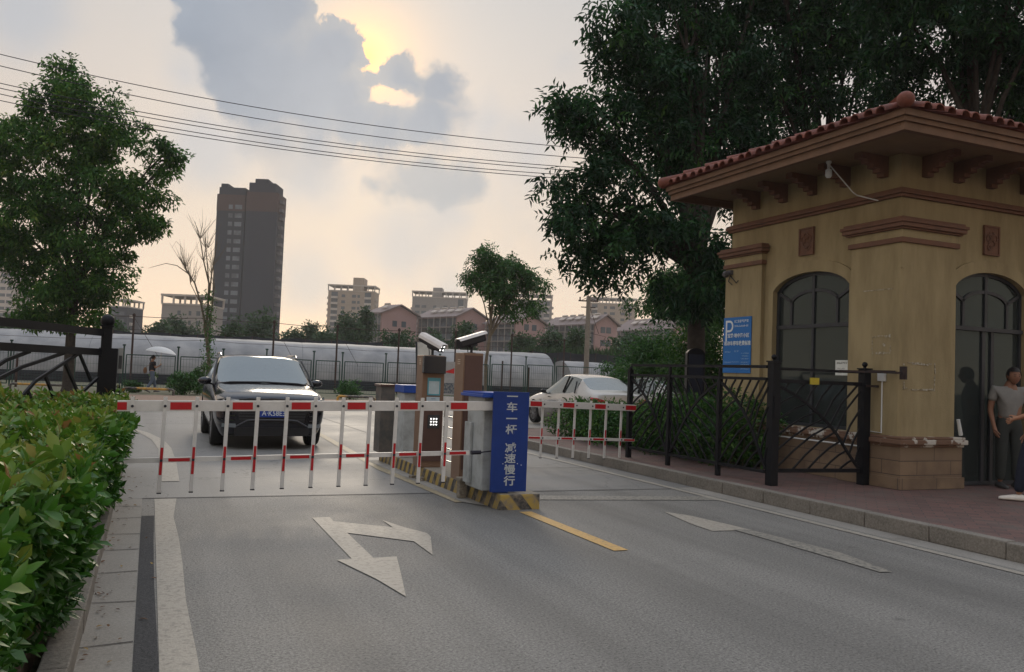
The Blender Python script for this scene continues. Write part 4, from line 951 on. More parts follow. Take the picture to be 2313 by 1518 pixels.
b = MB()
for x, z in ((3.53, .49), (3.56, .475), (3.70, .49), (3.745, .475)): b.tube([(x, 8.3645, z), (x, 8.361, z)], .005, 8)
b.build('rivet', M['white_txt'], bb)
cb = empty('barrier_cabinet', (3.62, 8.9, .17), 'dirty white barrier cabinet with a blue lid behind the blue board', 'barrier cabinet')
b = MB(); b.box(3.36, 3.76, 8.54, 9.05, .18, 1.19); b.build('body', M['cab_white'], cb, bevel=.012)
b = MB(); b.box(3.29, 3.78, 8.42, 9.12, 1.191, 1.225); b.box(3.31, 3.77, 8.44, 9.10, 1.225, 1.245); b.build('lid', M['blue2'], cb, bevel=.006)
b = MB(); b.box(3.325, 3.3585, 8.85, 9.04, .22, .90); b.build('side_box', M['cab_white'], cb, bevel=.008)
b = MB(); b.tube([(3.52, 8.539, 1.10), (3.52, 8.50, 1.10)], .06, 18); b.build('pivot', M['frame'], cb, smooth=True)
tag(sheet([(3.44, 8.42), (3.62, 8.40), (3.62, 8.50), (3.46, 8.5)], .183, .008).build('blue_scrap', M['blue2']), 'small blue plastic scrap lying at the foot of the white barrier cabinet', 'scrap')
def cctv(loc, az, el_, label, lamps=True, s=1.):
    """box camera on a short stem; az/el aim of the lens"""
    r = empty('plate_camera', loc, label, 'camera')
    f_ = Vector((math.sin(az)*math.cos(el_), math.cos(az)*math.cos(el_), math.sin(el_))); sd = f_.cross(Vector((0, 0, 1))).normalized(); u_ = sd.cross(f_)
    c0 = Vector(loc)+Vector((0, 0, .155*s)); Lb = .19*s
    def o8(cx, w_, h_, a, c__, mb):
        pr = [(-w_, -h_*.6), (-w_*.75, -h_), (w_*.75, -h_), (w_, -h_*.6), (w_, h_*.45), (w_*.62, h_), (-w_*.62, h_), (-w_, h_*.45)]
        mb.prism([c0+f_*a+sd*x+u_*z for x, z in pr], f_*(c__-a))
    mb = MB(); o8(0, .055*s, .05*s, -Lb, Lb*.9, mb); bd = mb.build('body', mat('camera_black', (.02, .02, .025), .35), r)
    mb = MB(); pr = [(-.072*s, .0), (-.066*s, .035*s), (-.042*s, .066*s), (.042*s, .066*s), (.066*s, .035*s), (.072*s, .0), (.068*s, .0), (.060*s, .033*s), (.038*s, .060*s), (-.038*s, .060*s), (-.060*s, .033*s), (-.068*s, .0)]
    for i in range(5) if lamps else (1, 2, 3):
        j = 11-i; q = [pr[i], pr[i+1], pr[j-1], pr[j]]; mb.prism([c0-f_*Lb*1.08+sd*x+u_*z for x, z in q], f_*Lb*2.15)
    mb.build('sun_shield', mat('camera_white', (.60, .56, .53), .4), r)
    fc = c0+f_*(Lb*.9)
    if lamps:
        mb = MB()
        for x in (-.028, .028):
            for z in (-.022, .022): mb.tube([fc+sd*x*s+u_*z*s, fc+sd*x*s+u_*z*s+f_*.004], .012*s, 12)
        mb.build('led', M['led'], bd)
    mb = MB(); mb.tube([fc, fc+f_*.006], .012*s if lamps else .028*s, 14); mb.build('lens', M['frame'], bd)
    mb = MB(); L0 = Vector(loc); mb.tube([L0, L0+Vector((0, 0, .10*s))], .016*s, 10); mb.obox(c0-u_*.062*s, f_*.05*s, sd*.03*s, u_*.014*s); mb.box(L0.x-.04*s, L0.x+.04*s, L0.y-.035*s, L0.y+.035*s, L0.z, L0.z+.008)
    mb.tube([c0-f_*Lb*.5-u_*.05*s, L0+Vector((-.05, .0, .08)), L0+Vector((-.045, 0, .01))], .006, 7)
    mb.build('mount', M['frame'], r, smooth=True)
    return r
M['led'] = mat('lit_led', (.9, .9, .9), .3, emit=(1, 1, .95), es=2.)
c1 = empty('ticket_kiosk', (3.6, 9.55, .17), 'tall bronze control cabinet right behind the white barrier cabinet, camera facing right on top', 'control cabinet')
b = MB(); b.box(3.435, 3.685, 9.46, 9.77, .17, 1.69)
b.build('body', M['cab_brown'], c1, bevel=.008)
b = MB(); b.box(3.45, 3.675, 9.448, 9.459, .30, 1.66); b.build('door', M['cab_brown2'], c1, bevel=.003)
b = MB()
for i in range(3): b.box(3.430, 3.4345, 9.58, 9.66, 1.55+.025*i, 1.562+.025*i)
b.build('vent', mat('pale_vent', (.5, .4, .3), .4), c1)
cctv((3.58, 9.60, 1.69), R(75), R(17), 'black plate camera with a pale shield aimed right on the nearer bronze cabinet', lamps=False, s=1.02)
c2 = empty('ticket_kiosk', (3.6, 11.0, .17), 'bronze control cabinet with a black display behind the steel rails', 'control cabinet')
b = MB(); b.box(3.35, 3.655, 10.80, 11.10, .17, 1.665); b.build('body', M['cab_brown'], c2, bevel=.01)
b = MB(); b.box(3.37, 3.64, 10.786, 10.799, .25, 1.05); b.build('door', M['cab_brown2'], c2)
b = MB(); b.box(3.335, 3.645, 10.72, 10.799, 1.425, 1.655); dsx = b.build('display', mat('display_black', (.012, .014, .02), .25, spec=.5), c2, bevel=.006)
b = MB()
for i in range(4): b.box(3.345, 3.3495, 10.9, 10.97, 1.54+.022*i, 1.550+.022*i)
b.build('vent', mat('pale_vent', (.5, .4, .3), .4), c2)
b = MB(); b.box(3.42, 3.60, 10.790, 10.799, 1.13, 1.365); st = b.build('payment_sticker', mat('teal_sticker', (.10, .30, .36), .4), c2)
b = MB(); b.box(3.437, 3.583, 10.788, 10.7897, 1.15, 1.32); b.build('blank_field', mat('pale_sticker', (.42, .50, .52), .4), st)
b = MB(); b.box(3.41, 3.59, 10.774, 10.7855, .985, 1.11); st = b.build('notice_card', mat('pale_blue_card', (.42, .50, .54), .5), c2)
smallmarks(st, 0, [], M['dim_txt']) if False else None
b = MB()
for z, ln in ((1.06, .05), (1.03, .13), (1.005, .13), (.985, .10)):
    k = 0
    while k < ln: b.box(3.50-ln/2+k, 3.50-ln/2+k+.008, 10.7720, 10.7737, z+.02, z+.029); k += .012
b.build('small_print', mat('blue_print', (.08, .12, .25), .5), st)
b = MB(); b.box(3.44, 3.60, 10.776, 10.7855, .69, .87); lpn = b.build('lamp_panel', M['dark'], c2)
b = MB()
for i in range(3):
    for j in range(3): b.tube([(3.482+.038*i, 10.7755, .742+.038*j), (3.482+.038*i, 10.771, .742+.038*j)], .0105, 12)
b.build('led', M['led'], lpn)
cctv((3.52, 10.95, 1.665), R(150), R(-22), 'white plate camera with four lit lamps on the farther bronze cabinet', s=1.08)
# stainless rails between the cabinets
M['steel'] = mat('stainless_steel', (.45, .44, .42), .25, metal=.9)
rl = empty('steel_railing', (3.48, 10.3, .17), 'low stainless steel railing of thin bars between the two bronze cabinets', 'railing')
b = MB()
for y in (10.0, 10.72): b.tube([(3.66, y, .17), (3.66, y, 1.06)], .014, 8)
b.build('post', M['steel'], rl)
b = MB()
for z in (.28, .44, .58, .72, .86, 1.0): b.tube([(3.66, 9.92, z), (3.66, 10.76, z)], .008, 8)
b.build('bar', M['steel'], rl)
c3 = empty('barrier_cabinet', (3.6, 12.3, .17), 'white barrier cabinet with a blue lid standing at the far end of the island', 'barrier cabinet')
b = MB(); b.box(3.47, 3.80, 12.05, 12.45, .17, 1.12); b.build('body', M['cab_white'], c3, bevel=.012)
b = MB(); b.prism([(3.44, 11.98, 1.121), (3.84, 11.98, 1.121), (3.84, 12.5, 1.121), (3.44, 12.5, 1.121)], (0, 0, .115)); b.build('lid', M['blue2'], c3, bevel=.01)
b = MB(); b.tube([(3.70, 12.049, 1.03), (3.70, 11.96, 1.03)], .06, 16); b.build('pivot', M['frame'], c3, smooth=True)
c4 = empty('wooden_box', (3.3, 12.9, .17), 'narrow weathered brown cabinet with peeling sides at the far left end of the island', 'box')
b = MB(); b.box(3.30, 3.52, 12.75, 13.10, .17, 1.19); b.build('body', mat('weathered_cabinet', (.135, .115, .10), .7, vs=6, col2=(.085, .085, .08), mixs=(.4, .6)), c4, bevel=.005)
b = MB(); b.box(3.28, 3.54, 12.73, 13.12, 1.19, 1.225); b.build('lid', M['cab_brown2'], c4)
# advertising light box and far poster beside it
ad = empty('advertising_totem', (5.1, 17.5, .0), 'slim white and green advertising totem rising behind the bronze cabinets', 'advertising totem')
a0, a1 = hz(933, 17.6, 0), hz(966, 17.6, 0); du = (a1-a0).normalized(); dn = Vector((du.y, -du.x, 0))
def adp(t, z, off=0): return a0+(a1-a0)*t+Vector((0, 0, z))+dn*off
adz = at(950, 773, 17.6).z
b = MB(); b.prism([adp(.35, 0, .0), adp(.75, 0, .0), adp(1, adz, .0), adp(0, adz, .0)], -dn*.12); ad.location = (a0+a1)/2; b.build('panel', mat('totem_white', (.55, .54, .50), .4), ad)
b = MB(); b.prism([adp(.07, adz-.62, .001), adp(.85, adz-.62, .001), adp(.97, adz-.32, .001), adp(.03, adz-.32, .001)], dn*.004); b.build('green_field', mat('totem_green', (.16, .45, .04), .4), ad)
b = MB(); b.prism([adp(-.12, adz+.01, .02), adp(0, adz+.01, .02), adp(.35, 0, .02), adp(.25, 0, .02)], -dn*.16); b.build('edge', M['frame'], ad)
pb = empty('poster_stand', (0, 0, 0), 'pale notice board with a red triangle seen between the two bronze cabinets', 'notice board')
q0, q1 = hz(998, 30., 0), hz(1042, 30., 0); pb.location = (q0+q1)/2; du = (q1-q0).normalized(); dn = Vector((du.y, -du.x, 0))
z0_, z1_ = at(1015, 892, 30).z, at(1015, 817, 30).z
b = MB(); b.prism([q0+Vector((0, 0, z0_)), q1+Vector((0, 0, z0_)), q1+Vector((0, 0, z1_)), q0+Vector((0, 0, z1_))], -dn*.06)
for q in (q0, q1): b.bar(q-dn*.03, q-dn*.03+Vector((0, 0, z0_)), .05)
b.build('board', mat('poster_grey', (.36, .35, .34), .5), pb)
b = MB(); w_ = (q1-q0).length; b.prism([q0+du*w_*.02+Vector((0, 0, z1_-.38)), q0+du*w_*.55+Vector((0, 0, z1_-.42)), q0+du*w_*.55+Vector((0, 0, z1_-.22)), ], dn*.004); b.build('red_triangle', mat('poster_red', (.55, .03, .03), .5), pb)
b = MB(); b.prism([q0+du*w_*.0+Vector((0, 0, z0_+.05)), q1+Vector((0, 0, z0_+.05)), q1+Vector((0, 0, z0_+.42)), q0+Vector((0, 0, z0_+.42))], dn*.003); b.build('photo_field', mat('poster_dark', (.08, .10, .12), .5, vs=14, col2=(.25, .25, .24), mixs=(.45, .55)), pb)

# ------------------------------------------------------------------ cars
def carpaint(name, col, rough=.28, metal=.3): return mat(name, col, rough, metal=metal, var=.02, coat=.6)
M['tyre'] = mat('tyre_rubber', (.018, .018, .018), .8)
M['rim'] = mat('alloy_rim', (.35, .35, .36), .3, metal=.8)
M['carglass'] = glassmat('car_glass', (.10, .12, .12), .6, .02, 1.2)
M['black_trim'] = mat('black_trim', (.015, .015, .017), .45)
M['chrome'] = mat('chrome', (.6, .6, .62), .12, metal=1.)
M['lamp_clear'] = mat('headlamp_glass', (.30, .33, .36), .08, metal=.5, coat=1.)
M['lamp_red'] = mat('tail_lamp_red', (.42, .012, .02), .15, coat=1.)
M['plate'] = mat('number_plate_blue', (.012, .045, .26), .35)
def car_body(name, S, root, paint, wheels, wr, glass_i, wsi, rwi, zb, rear_first=False):
    """S: stations (y, [(x,z)...]) front to rear; glass faces by index; returns body"""
    K = len(S[0][1]); mb = MB(); vs = []
    for y, pr in S:
        vs += [(x, y, z) for x, z in pr]+[(-x, y, z) for x, z in pr[::-1][1:-1]]
    W2 = 2*K-2; fs, mi = [], []
    for i in range(len(S)-1):
        for j in range(W2):
            k = (j+1) % W2; a, b_, c_, d_ = i*W2+j, i*W2+k, (i+1)*W2+k, (i+1)*W2+j
            jj = j if j < K-1 else 2*K-3-j; m_ = 0
            if jj == 4 and i in glass_i: m_ = 1
            if jj >= 5 and i in (wsi, rwi): m_ = 1
            if jj == 0: m_ = 2
            fs.append((a, b_, c_, d_)); mi.append(m_)
    fs.append(tuple(range(W2))[::-1]); mi.append(0); fs.append(tuple((len(S)-1)*W2+j for j in range(W2))); mi.append(0)
    # top and bottom centre seams: merge coincident centre points
    me = bpy.data.meshes.new(name); me.from_pydata(vs, [], fs)
    for m_ in (paint, M['carglass'], M['black_trim']): me.materials.append(m_)
    me.polygons.foreach_set('material_index', mi)
    bm = bmesh.new(); bm.from_mesh(me); bmesh.ops.remove_doubles(bm, verts=bm.verts, dist=1e-4); bmesh.ops.recalc_face_normals(bm, faces=bm.faces)
    cl_ = bm.edges.layers.float.get('crease_edge') or bm.edges.layers.float.new('crease_edge')
    for e_ in bm.edges:
        if len(e_.link_faces) == 2:
            a, b_ = e_.link_faces
            if a.material_index != b_.material_index: e_[cl_] = .85
            elif len(a.verts) > 4 or len(b_.verts) > 4: e_[cl_] = .45
    bm.to_mesh(me); bm.free()
    o = link('body', me, root); md = o.modifiers.new('s', 'SUBSURF'); md.levels = md.render_levels = 2; evalmesh(o)
    cut = MB()
    for (wy, wx) in wheels:
        for s_ in (-1, 1):
            cut.tube([(s_*(wx-.32), wy, wr+.01), (s_*(wx+.25), wy, wr+.01)], wr*1.16, 28)
    co_ = cut.build('cut', M['black_trim'], None, local=True); co_.data.materials.clear()
    for m_ in (paint, M['carglass'], M['black_trim']): co_.data.materials.append(m_)
    for p in co_.data.polygons: p.material_index = 2
    bo = o.modifiers.new('b', 'BOOLEAN'); bo.object = co_; bo.solver = 'EXACT'; evalmesh(o); bpy.data.objects.remove(co_)
    # split the glass into a mesh of its own
    me = o.data; bm = bmesh.new(); bm.from_mesh(me); g = bm.copy()
    bmesh.ops.delete(bm, geom=[f for f in bm.faces if f.material_index == 1], context='FACES'); bmesh.ops.delete(g, geom=[f for f in g.faces if f.material_index != 1], context='FACES')
    bm.to_mesh(me); bm.free(); me.polygons.foreach_set('use_smooth', [True]*len(me.polygons)); me.set_sharp_from_angle(angle=R(38))
    side_ = g.copy(); bmesh.ops.delete(side_, geom=[f for f in side_.faces if abs(f.normal.x) < .6], context='FACES')
    fb = g.copy(); bmesh.ops.delete(fb, geom=[f for f in fb.faces if abs(f.normal.x) >= .6], context='FACES')
    fr_ = fb.copy(); ymid = sum(y for y, _ in S)/len(S)
    bmesh.ops.delete(fr_, geom=[f for f in fr_.faces if f.calc_center_median().y > ymid], context='FACES')
    bmesh.ops.delete(fb, geom=[f for f in fb.faces if f.calc_center_median().y <= ymid], context='FACES')
    out = []
    for nm, q in (('side_window', side_), ('rear_window' if rear_first else 'windscreen', fr_), ('windscreen' if rear_first else 'rear_window', fb)):
        m2 = bpy.data.meshes.new(nm); q.to_mesh(m2); q.free(); m2.materials.clear(); m2.materials.append(M['carglass']); m2.polygons.foreach_set('material_index', [0]*len(m2.polygons)); m2.polygons.foreach_set('use_smooth', [True]*len(m2.polygons)); wo9 = link(nm, m2, root); split_parts(wo9) if nm == 'side_window' else None; out.append(wo9)
    g.free()
    return o, out
def wheel(root, x, y, r, w_=.22, spokes=5):
    s_ = 1 if x > 0 else -1; e_ = bpy.data.objects.new('wheel', None); COL.objects.link(e_); e_.parent = root; e_.location = (x, y, r)
    mb = MB(); n = 32; prof = [(r*.66, -w_/2), (r*.93, -w_/2), (r, -w_/2+.03), (r, w_/2-.03), (r*.93, w_/2), (r*.66, w_/2), (r*.66, -w_/2)]
    vs, fs = [], []
    for a, h in prof:
        for k in range(n): t = 2*math.pi*k/n; vs.append((h, a*math.cos(t), a*math.sin(t)))
    for i in range(len(prof)-1):
        for k in range(n): fs.append((i*n+k, i*n+(k+1) % n, (i+1)*n+(k+1) % n, (i+1)*n+k))
    mb.add(vs, fs); mb.build('tyre', M['tyre'], e_, smooth=True, local=True)
    mb = MB(); o_ = s_*(w_/2-.02)
    for k in range(spokes):
        t = 2*math.pi*k/spokes
        for dt in (-.16, .16): mb.bar((o_, math.cos(t)*.04, math.sin(t)*.04), (o_, math.cos(t+dt)*r*.66, math.sin(t+dt)*r*.66), .02, .035, up=(1, 0, 0))
    mb.tube([(o_-s_*.03, 0, 0), (o_+s_*.01, 0, 0)], .055, 14)
    vs, fs = [], []
    for a, h in ((r*.67, o_+s_*.01), (r*.62, o_+s_*.012), (r*.62, o_-s_*.09), (r*.1, o_-s_*.10)):
        for k in range(n): t = 2*math.pi*k/n; vs.append((h, a*math.cos(t), a*math.sin(t)))
    for i in range(3):
        for k in range(n): fs.append((i*n+k, i*n+(k+1) % n, (i+1)*n+(k+1) % n, (i+1)*n+k))
    mb.add(vs, fs); mb.build('rim', M['rim'], e_, smooth=True, local=True)
def mirror_part(root, x, y, z, paint, s=1.):
    for sg_ in (-1, 1):
        mb = MB(); mb.sphere((sg_*(x+.10), y, z), .10*s, (1.15, .75, .68), 16, 10); mb.bar((sg_*(x-.06), y+.03, z-.06), (sg_*(x+.06), y, z-.045), .05, .03)
        mb.build('mirror', paint, root, smooth=True, local=True)
# local car frame: y = 0 at the front bumper, +y to the rear; x right
def suv(loc, paint, label):
    root = empty('parked_car', (0, 0, 0), label, 'car')
    def st(y, zb, xb, xs, zs, xm, zm, xh, zh, xr, zr, xt, zt_): return (y, [(0, zb), (xb, zb), (xs, zs), (xm, zm), (xh, zh), (xr, zr), (xt, zt_), (0, zt_+.012)])
    S = [st(0.00, .30, .60, .76, .42, .80, .60, .77, .80, .66, .865, .44, .875),
         st(0.12, .22, .76, .88, .42, .91, .64, .89, .86, .78, .94, .50, .95),
         st(0.45, .20, .84, .93, .44, .955, .70, .93, .92, .84, .995, .55, 1.01),
         st(1.05, .20, .86, .945, .46, .965, .74, .93, .97, .86, 1.04, .6, 1.075),
         st(1.42, .20, .86, .945, .46, .965, .76, .92, 1.03, .88, 1.07, .6, 1.11),
         st(2.22, .20, .86, .945, .46, .965, .78, .92, 1.08, .75, 1.55, .56, 1.605),
         st(2.60, .20, .86, .945, .46, .965, .78, .92, 1.09, .74, 1.585, .54, 1.645),
         st(3.60, .20, .86, .945, .46, .965, .80, .91, 1.12, .72, 1.57, .46, 1.63),
         st(4.10, .22, .85, .93, .46, .955, .80, .89, 1.14, .63, 1.50, .44, 1.56),
         st(4.50, .26, .82, .90, .46, .92, .80, .85, 1.12, .70, 1.17, .44, 1.19),
         st(4.66, .34, .70, .82, .46, .84, .74, .80, .95, .66, 1.00, .4, 1.01)]
    car_body('car', S, root, paint, [(.92, .955), (3.62, .955)], .36, (5, 6, 7), 4, 8, .2)
    for wy in (.92, 3.62):
        for s_ in (-1, 1): wheel(root, s_*.83, wy, .36)
    mirror_part(root, .93, 1.75, 1.12, paint, 1.05)
    for s_ in (-1, 1):
        mb = MB(); mb.prism([(s_*.50, -.02, .845), (s_*.80, .03, .87), (s_*.905, .20, .915), (s_*.915, .20, .84), (s_*.80, .0, .805), (s_*.50, -.03, .80)], (0, .05, 0)); mb.build('headlight', M['lamp_clear'], root, local=True)
        mb = MB()
        for z in (.50, .58, .66): mb.bar((s_*.62, -.035, z), (s_*.83, .06, z), .02, .012)
        mb.build('air_intake', M['chrome'], root, local=True)
        mb = MB(); mb.prism([(s_*.60, -.02, .38), (s_*.82, .07, .38), (s_*.82, .07, .445), (s_*.60, -.02, .445)], (0, -.02, 0)); mb.build('fog_lamp', M['lamp_clear'], root, local=True)
        mb = MB(); mb.tube([(s_*.72, 2.35, 1.60), (s_*.72, 2.5, 1.655), (s_*.71, 3.4, 1.655), (s_*.70, 3.6, 1.60)], .016, 8); mb.build('roof_rail', M['chrome'], root, smooth=True, local=True)
    mb = MB(); mb.prism([(-.52, -.012, .47), (.52, -.012, .47), (.60, -.015, .66), (.56, -.02, .86), (-.56, -.02, .86), (-.60, -.015, .66)], (0, .03, 0)); mb.build('grille', M['black_trim'], root, local=True)
    mb = MB()
    for z in (.52, .57, .62, .67, .72): mb.bar((-.55, -.016, z), (.55, -.016, z), .008, .010)
    mb.build('grille_bars', mat('grille_grey', (.05, .05, .055), .35), root, local=True)
    mb = MB(); mb.tube([(-.60, -.01, .40), (-.42, -.03, .50), (-.3, -.035, .515), (.3, -.035, .515), (.42, -.03, .50), (.60, -.01, .40)], .011, 8); mb.build('lower_trim', mat('grey_trim', (.10, .10, .11), .35), root, local=True)
    mb = MB(); mb.prism([(-.62, .0, .24), (.62, .0, .24), (.62, -.0, .38), (-.62, 0, .38)], (0, -.015, 0)); mb.build('bumper', M['black_trim'], root, local=True)
    pl = MB(); pl.box(-.22, .22, -.052, -.04, .56, .70); po = pl.build('number_plate', M['plate'], root, local=True)
    t = text('A·K58E3', .125, (.012, -.0525, .625), '-Y', M['white_txt'], po, name='plate_text', bold=.001, sx=.88)
    for s_ in (-1, 1):
        mb = MB(); mb.tube([(s_*.90, 1.36, 1.065), (s_*.865, 1.75, 1.30), (s_*.79, 2.18, 1.545)], .018, 8); mb.build('pillar_trim', M['black_trim'], root, smooth=True, local=True)
    mb = MB(); mb.tube([(-.88, 1.38, 1.075), (-.6, 1.36, 1.115), (0, 1.34, 1.13), (.6, 1.36, 1.115), (.88, 1.38, 1.075)], .016, 8); mb.build('wiper_cowl', M['black_trim'], root, smooth=True, local=True)
    mb = MB(); mb.box(-.80, .80, 1.95, 4.0, .95, .97); mb.build('cabin_floor', M['black_trim'], root, local=True)
    mb = MB(); 
    for x in (-.38, .38): mb.obox((x, 2.75, 1.10), Vector((.22, 0, 0)), Vector((0, .07, .02)), Vector((0, -.03, .28))); mb.sphere((x, 2.8, 1.44), .11, (1.1, .5, .8))
    mb.build('seat', M['dark'], root, smooth=True, local=True)
    mb = MB(); mb.tube([(.37+.18*math.cos(R(t_)), 2.05+.05*math.sin(R(t_)), 1.05+.16*math.sin(R(t_))) for t_ in range(0, 361, 30)], .014, 8); mb.build('steering_wheel', M['dark'], root, smooth=True, local=True)
    mb = MB(); mb.bar((0, 2.12, 1.50), (0, 2.15, 1.44), .02); mb.box(-.11, .11, 2.13, 2.16, 1.40, 1.46); mb.build('rear_view_mirror', M['black_trim'], root, local=True)
    root.location = loc; return root
sv = suv((1.98, 14.95, 0), carpaint('dark_navy_car_paint', (.006, .006, .011), .14, .0), 'dark car facing the barrier in the left lane with a blue number plate')
def sedan(loc, paint, label, name='parked_car', rz=0, seg=0, group=None):
    """rear at y=0 (near the viewer), front at +y"""
    root = empty(name, (0, 0, 0), label, 'car', group)
    def st(y, zb, xb, xs, zs, xm, zm, xh, zh, xr, zr, xt, zt_): return (y, [(0, zb), (xb, zb), (xs, zs), (xm, zm), (xh, zh), (xr, zr), (xt, zt_), (0, zt_+.012)])
    S = [st(0.00, .40, .60, .72, .50, .76, .66, .72, .86, .62, .95, .40, .965),
         st(0.10, .30, .74, .82, .50, .85, .70, .80, .92, .70, 1.02, .42, 1.035),
         st(0.45, .22, .80, .87, .46, .89, .74, .84, .96, .74, 1.07, .45, 1.09),
         st(1.05, .20, .82, .885, .44, .905, .76, .865, .97, .64, 1.37, .42, 1.43),
         st(1.60, .20, .82, .885, .42, .905, .74, .87, .95, .62, 1.46, .42, 1.50),
         st(2.30, .20, .82, .885, .42, .905, .72, .87, .92, .62, 1.45, .42, 1.50),
         st(3.20, .20, .82, .885, .42, .905, .70, .865, .88, .74, .98, .46, 1.02),
         st(3.75, .20, .82, .885, .42, .90, .68, .85, .82, .72, .90, .46, .93),
         st(4.30, .22, .78, .84, .42, .86, .62, .80, .72, .66, .78, .44, .80),
         st(4.58, .30, .56, .64, .40, .68, .52, .62, .64, .52, .68, .36, .69)]
    car_body('car', S, root, paint, [(.98, .905), (3.68, .905)], .325, (3, 4, 5), 5, 2, .2, rear_first=True)
    for wy in (.98, 3.68):
        for s_ in (-1, 1): wheel(root, s_*.79, wy, .325, .2, 7)
    mirror_part(root, .86, 2.85, .98, M['black_trim'], .85)
    for s_ in (-1, 1):
        mb = MB(); mb.prism([(s_*.50, .015, .76), (s_*.72, -.02, .74), (s_*.82, .06, .76), (s_*.86, .22, .84), (s_*.83, .22, .90), (s_*.74, .03, .89), (s_*.52, .01, .83)], (0, -.02, .0)); mb.build('tail_light', M['lamp_red'], root, local=True)
        mb = MB(); mb.bar((s_*.875, 1.75, .98), (s_*.68, 1.72, 1.44), .03, .045); mb.bar((s_*.88, 1.05, .98), (s_*.74, 1.18, 1.30), .03, .03); mb.build('window_pillar', M['black_trim'], root, local=True)
        mb = MB()
        for y in (1.62, 2.55): mb.bar((s_*.905, y-.07, .83), (s_*.905, y+.07, .83), .03, .025)
        mb.build('door_handle', M['chrome'], root, local=True)
        mb = MB(); 
        for y in (1.42, 2.18, 3.15): mb.bar((s_*.889, y, .40), (s_*.902, y+.03, .74), .012, .008)
        mb.build('door_gap', M['black_trim'], root, local=True)
    mb = MB(); mb.box(-.22, .22, -.03, -.015, .62, .75); mb.build('number_plate', M['plate'], root, local=True)
    mb = MB(); mb.box(-.72, .72, .03, .05, .30, .42); mb.build('bumper_trim', M['black_trim'], root, local=True)
    mb = MB(); mb.box(-.74, .74, 1.0, 3.0, .70, .72); 
    for x in (-.36, .36): mb.obox((x, 1.95, 1.0), Vector((.2, 0, 0)), Vector((0, .07, .02)), Vector((0, -.05, .27))); mb.sphere((x, 1.9, 1.32), .10, (1.1, .5, .8))
    mb.build('seat', M['dark'], root, smooth=True, local=True)
    root.location = loc; root.rotation_euler = (0, 0, rz); return root
wp = carpaint('pearl_white_car_paint', (.50, .48, .45), .25, .1)
s1_ = sedan((11.52, 19.35, 0.03), wp, 'white sedan with a red tail lamp parked behind the right barrier boom')
s2_ = copy_tree(s1_); s2_.location = (14.9, 20.6, .03); s2_.rotation_euler = (0, 0, R(10)); s2_['label'] = 'second white car mostly hidden behind the iron railing and the green bushes'
p_ = gnd(-58, 905, 0); s3_ = copy_tree(s1_); s3_.location = (-7.35, 30.2, .0); s3_.rotation_euler = (0, 0, R(62)); s3_['label'] = 'white car cut off by the left picture edge behind the open iron gate'
for o_ in (s1_, s2_, s3_): o_['group'] = 'white cars parked along the cross road'
# stone ball
sb = empty('stone_ball', (0, 0, 0), 'round grey stone ball bollard on the red paving beside the white sedan', 'stone ball')
q = gnd(1243, 957, .15); sb.location = q; r_ = .033*19.9*.5*1.02; M['granite'] = mat('granite', (.24, .225, .205), .75, vs=25, col2=(.16, .15, .14), bump=.3)
b = MB(); b.sphere((q.x, q.y, .15+r_*1.02), r_, (1, 1, .96), 28, 18); b.build('ball', M['granite'], sb, smooth=True)
b = MB(); b.lathe([(r_*.62, 0), (r_*.60, .05), (r_*.5, .07)], (q.x, q.y, .149), 20); b.build('base', M['granite'], sb, smooth=True)

# ------------------------------------------------------------------ people
M['skin'] = mat('skin', (.36, .19, .12), .55, var=.06)
M['hair'] = mat('black_hair', (.012, .010, .010), .5)
def skinned(name, chains, m, parent, sub=2, root_i=0):
    """chains: list of [(point, radius or (rx,ry)), ...]; chains share a joint when the first point repeats one already given"""
    pts, rad, ed = [], [], []
    def idx(p):
        for i, q in enumerate(pts):
            if (q-p).length < 1e-5: return i
        return -1
    for c__ in chains:
        prev = None
        for p, r in c__:
            p = Vector(p); i = idx(p)
            if i < 0: pts.append(p); rad.append(r if hasattr(r, '__len__') else (r, r)); i = len(pts)-1
            if prev is not None: ed.append((prev, i))
            prev = i
    me = bpy.data.meshes.new(name); me.from_pydata(pts, ed, []); o = link(name, me, None)
    o.modifiers.new('k', 'SKIN')
    for i, v in enumerate(me.skin_vertices[0].data): v.radius = rad[i]; v.use_root = (i == root_i)
    s_ = o.modifiers.new('s', 'SUBSURF'); s_.levels = s_.render_levels = sub
    m2 = evalmesh(o); m2.materials.clear(); m2.materials.append(m); m2.polygons.foreach_set('use_smooth', [True]*len(m2.polygons))
    o.parent = parent; return o
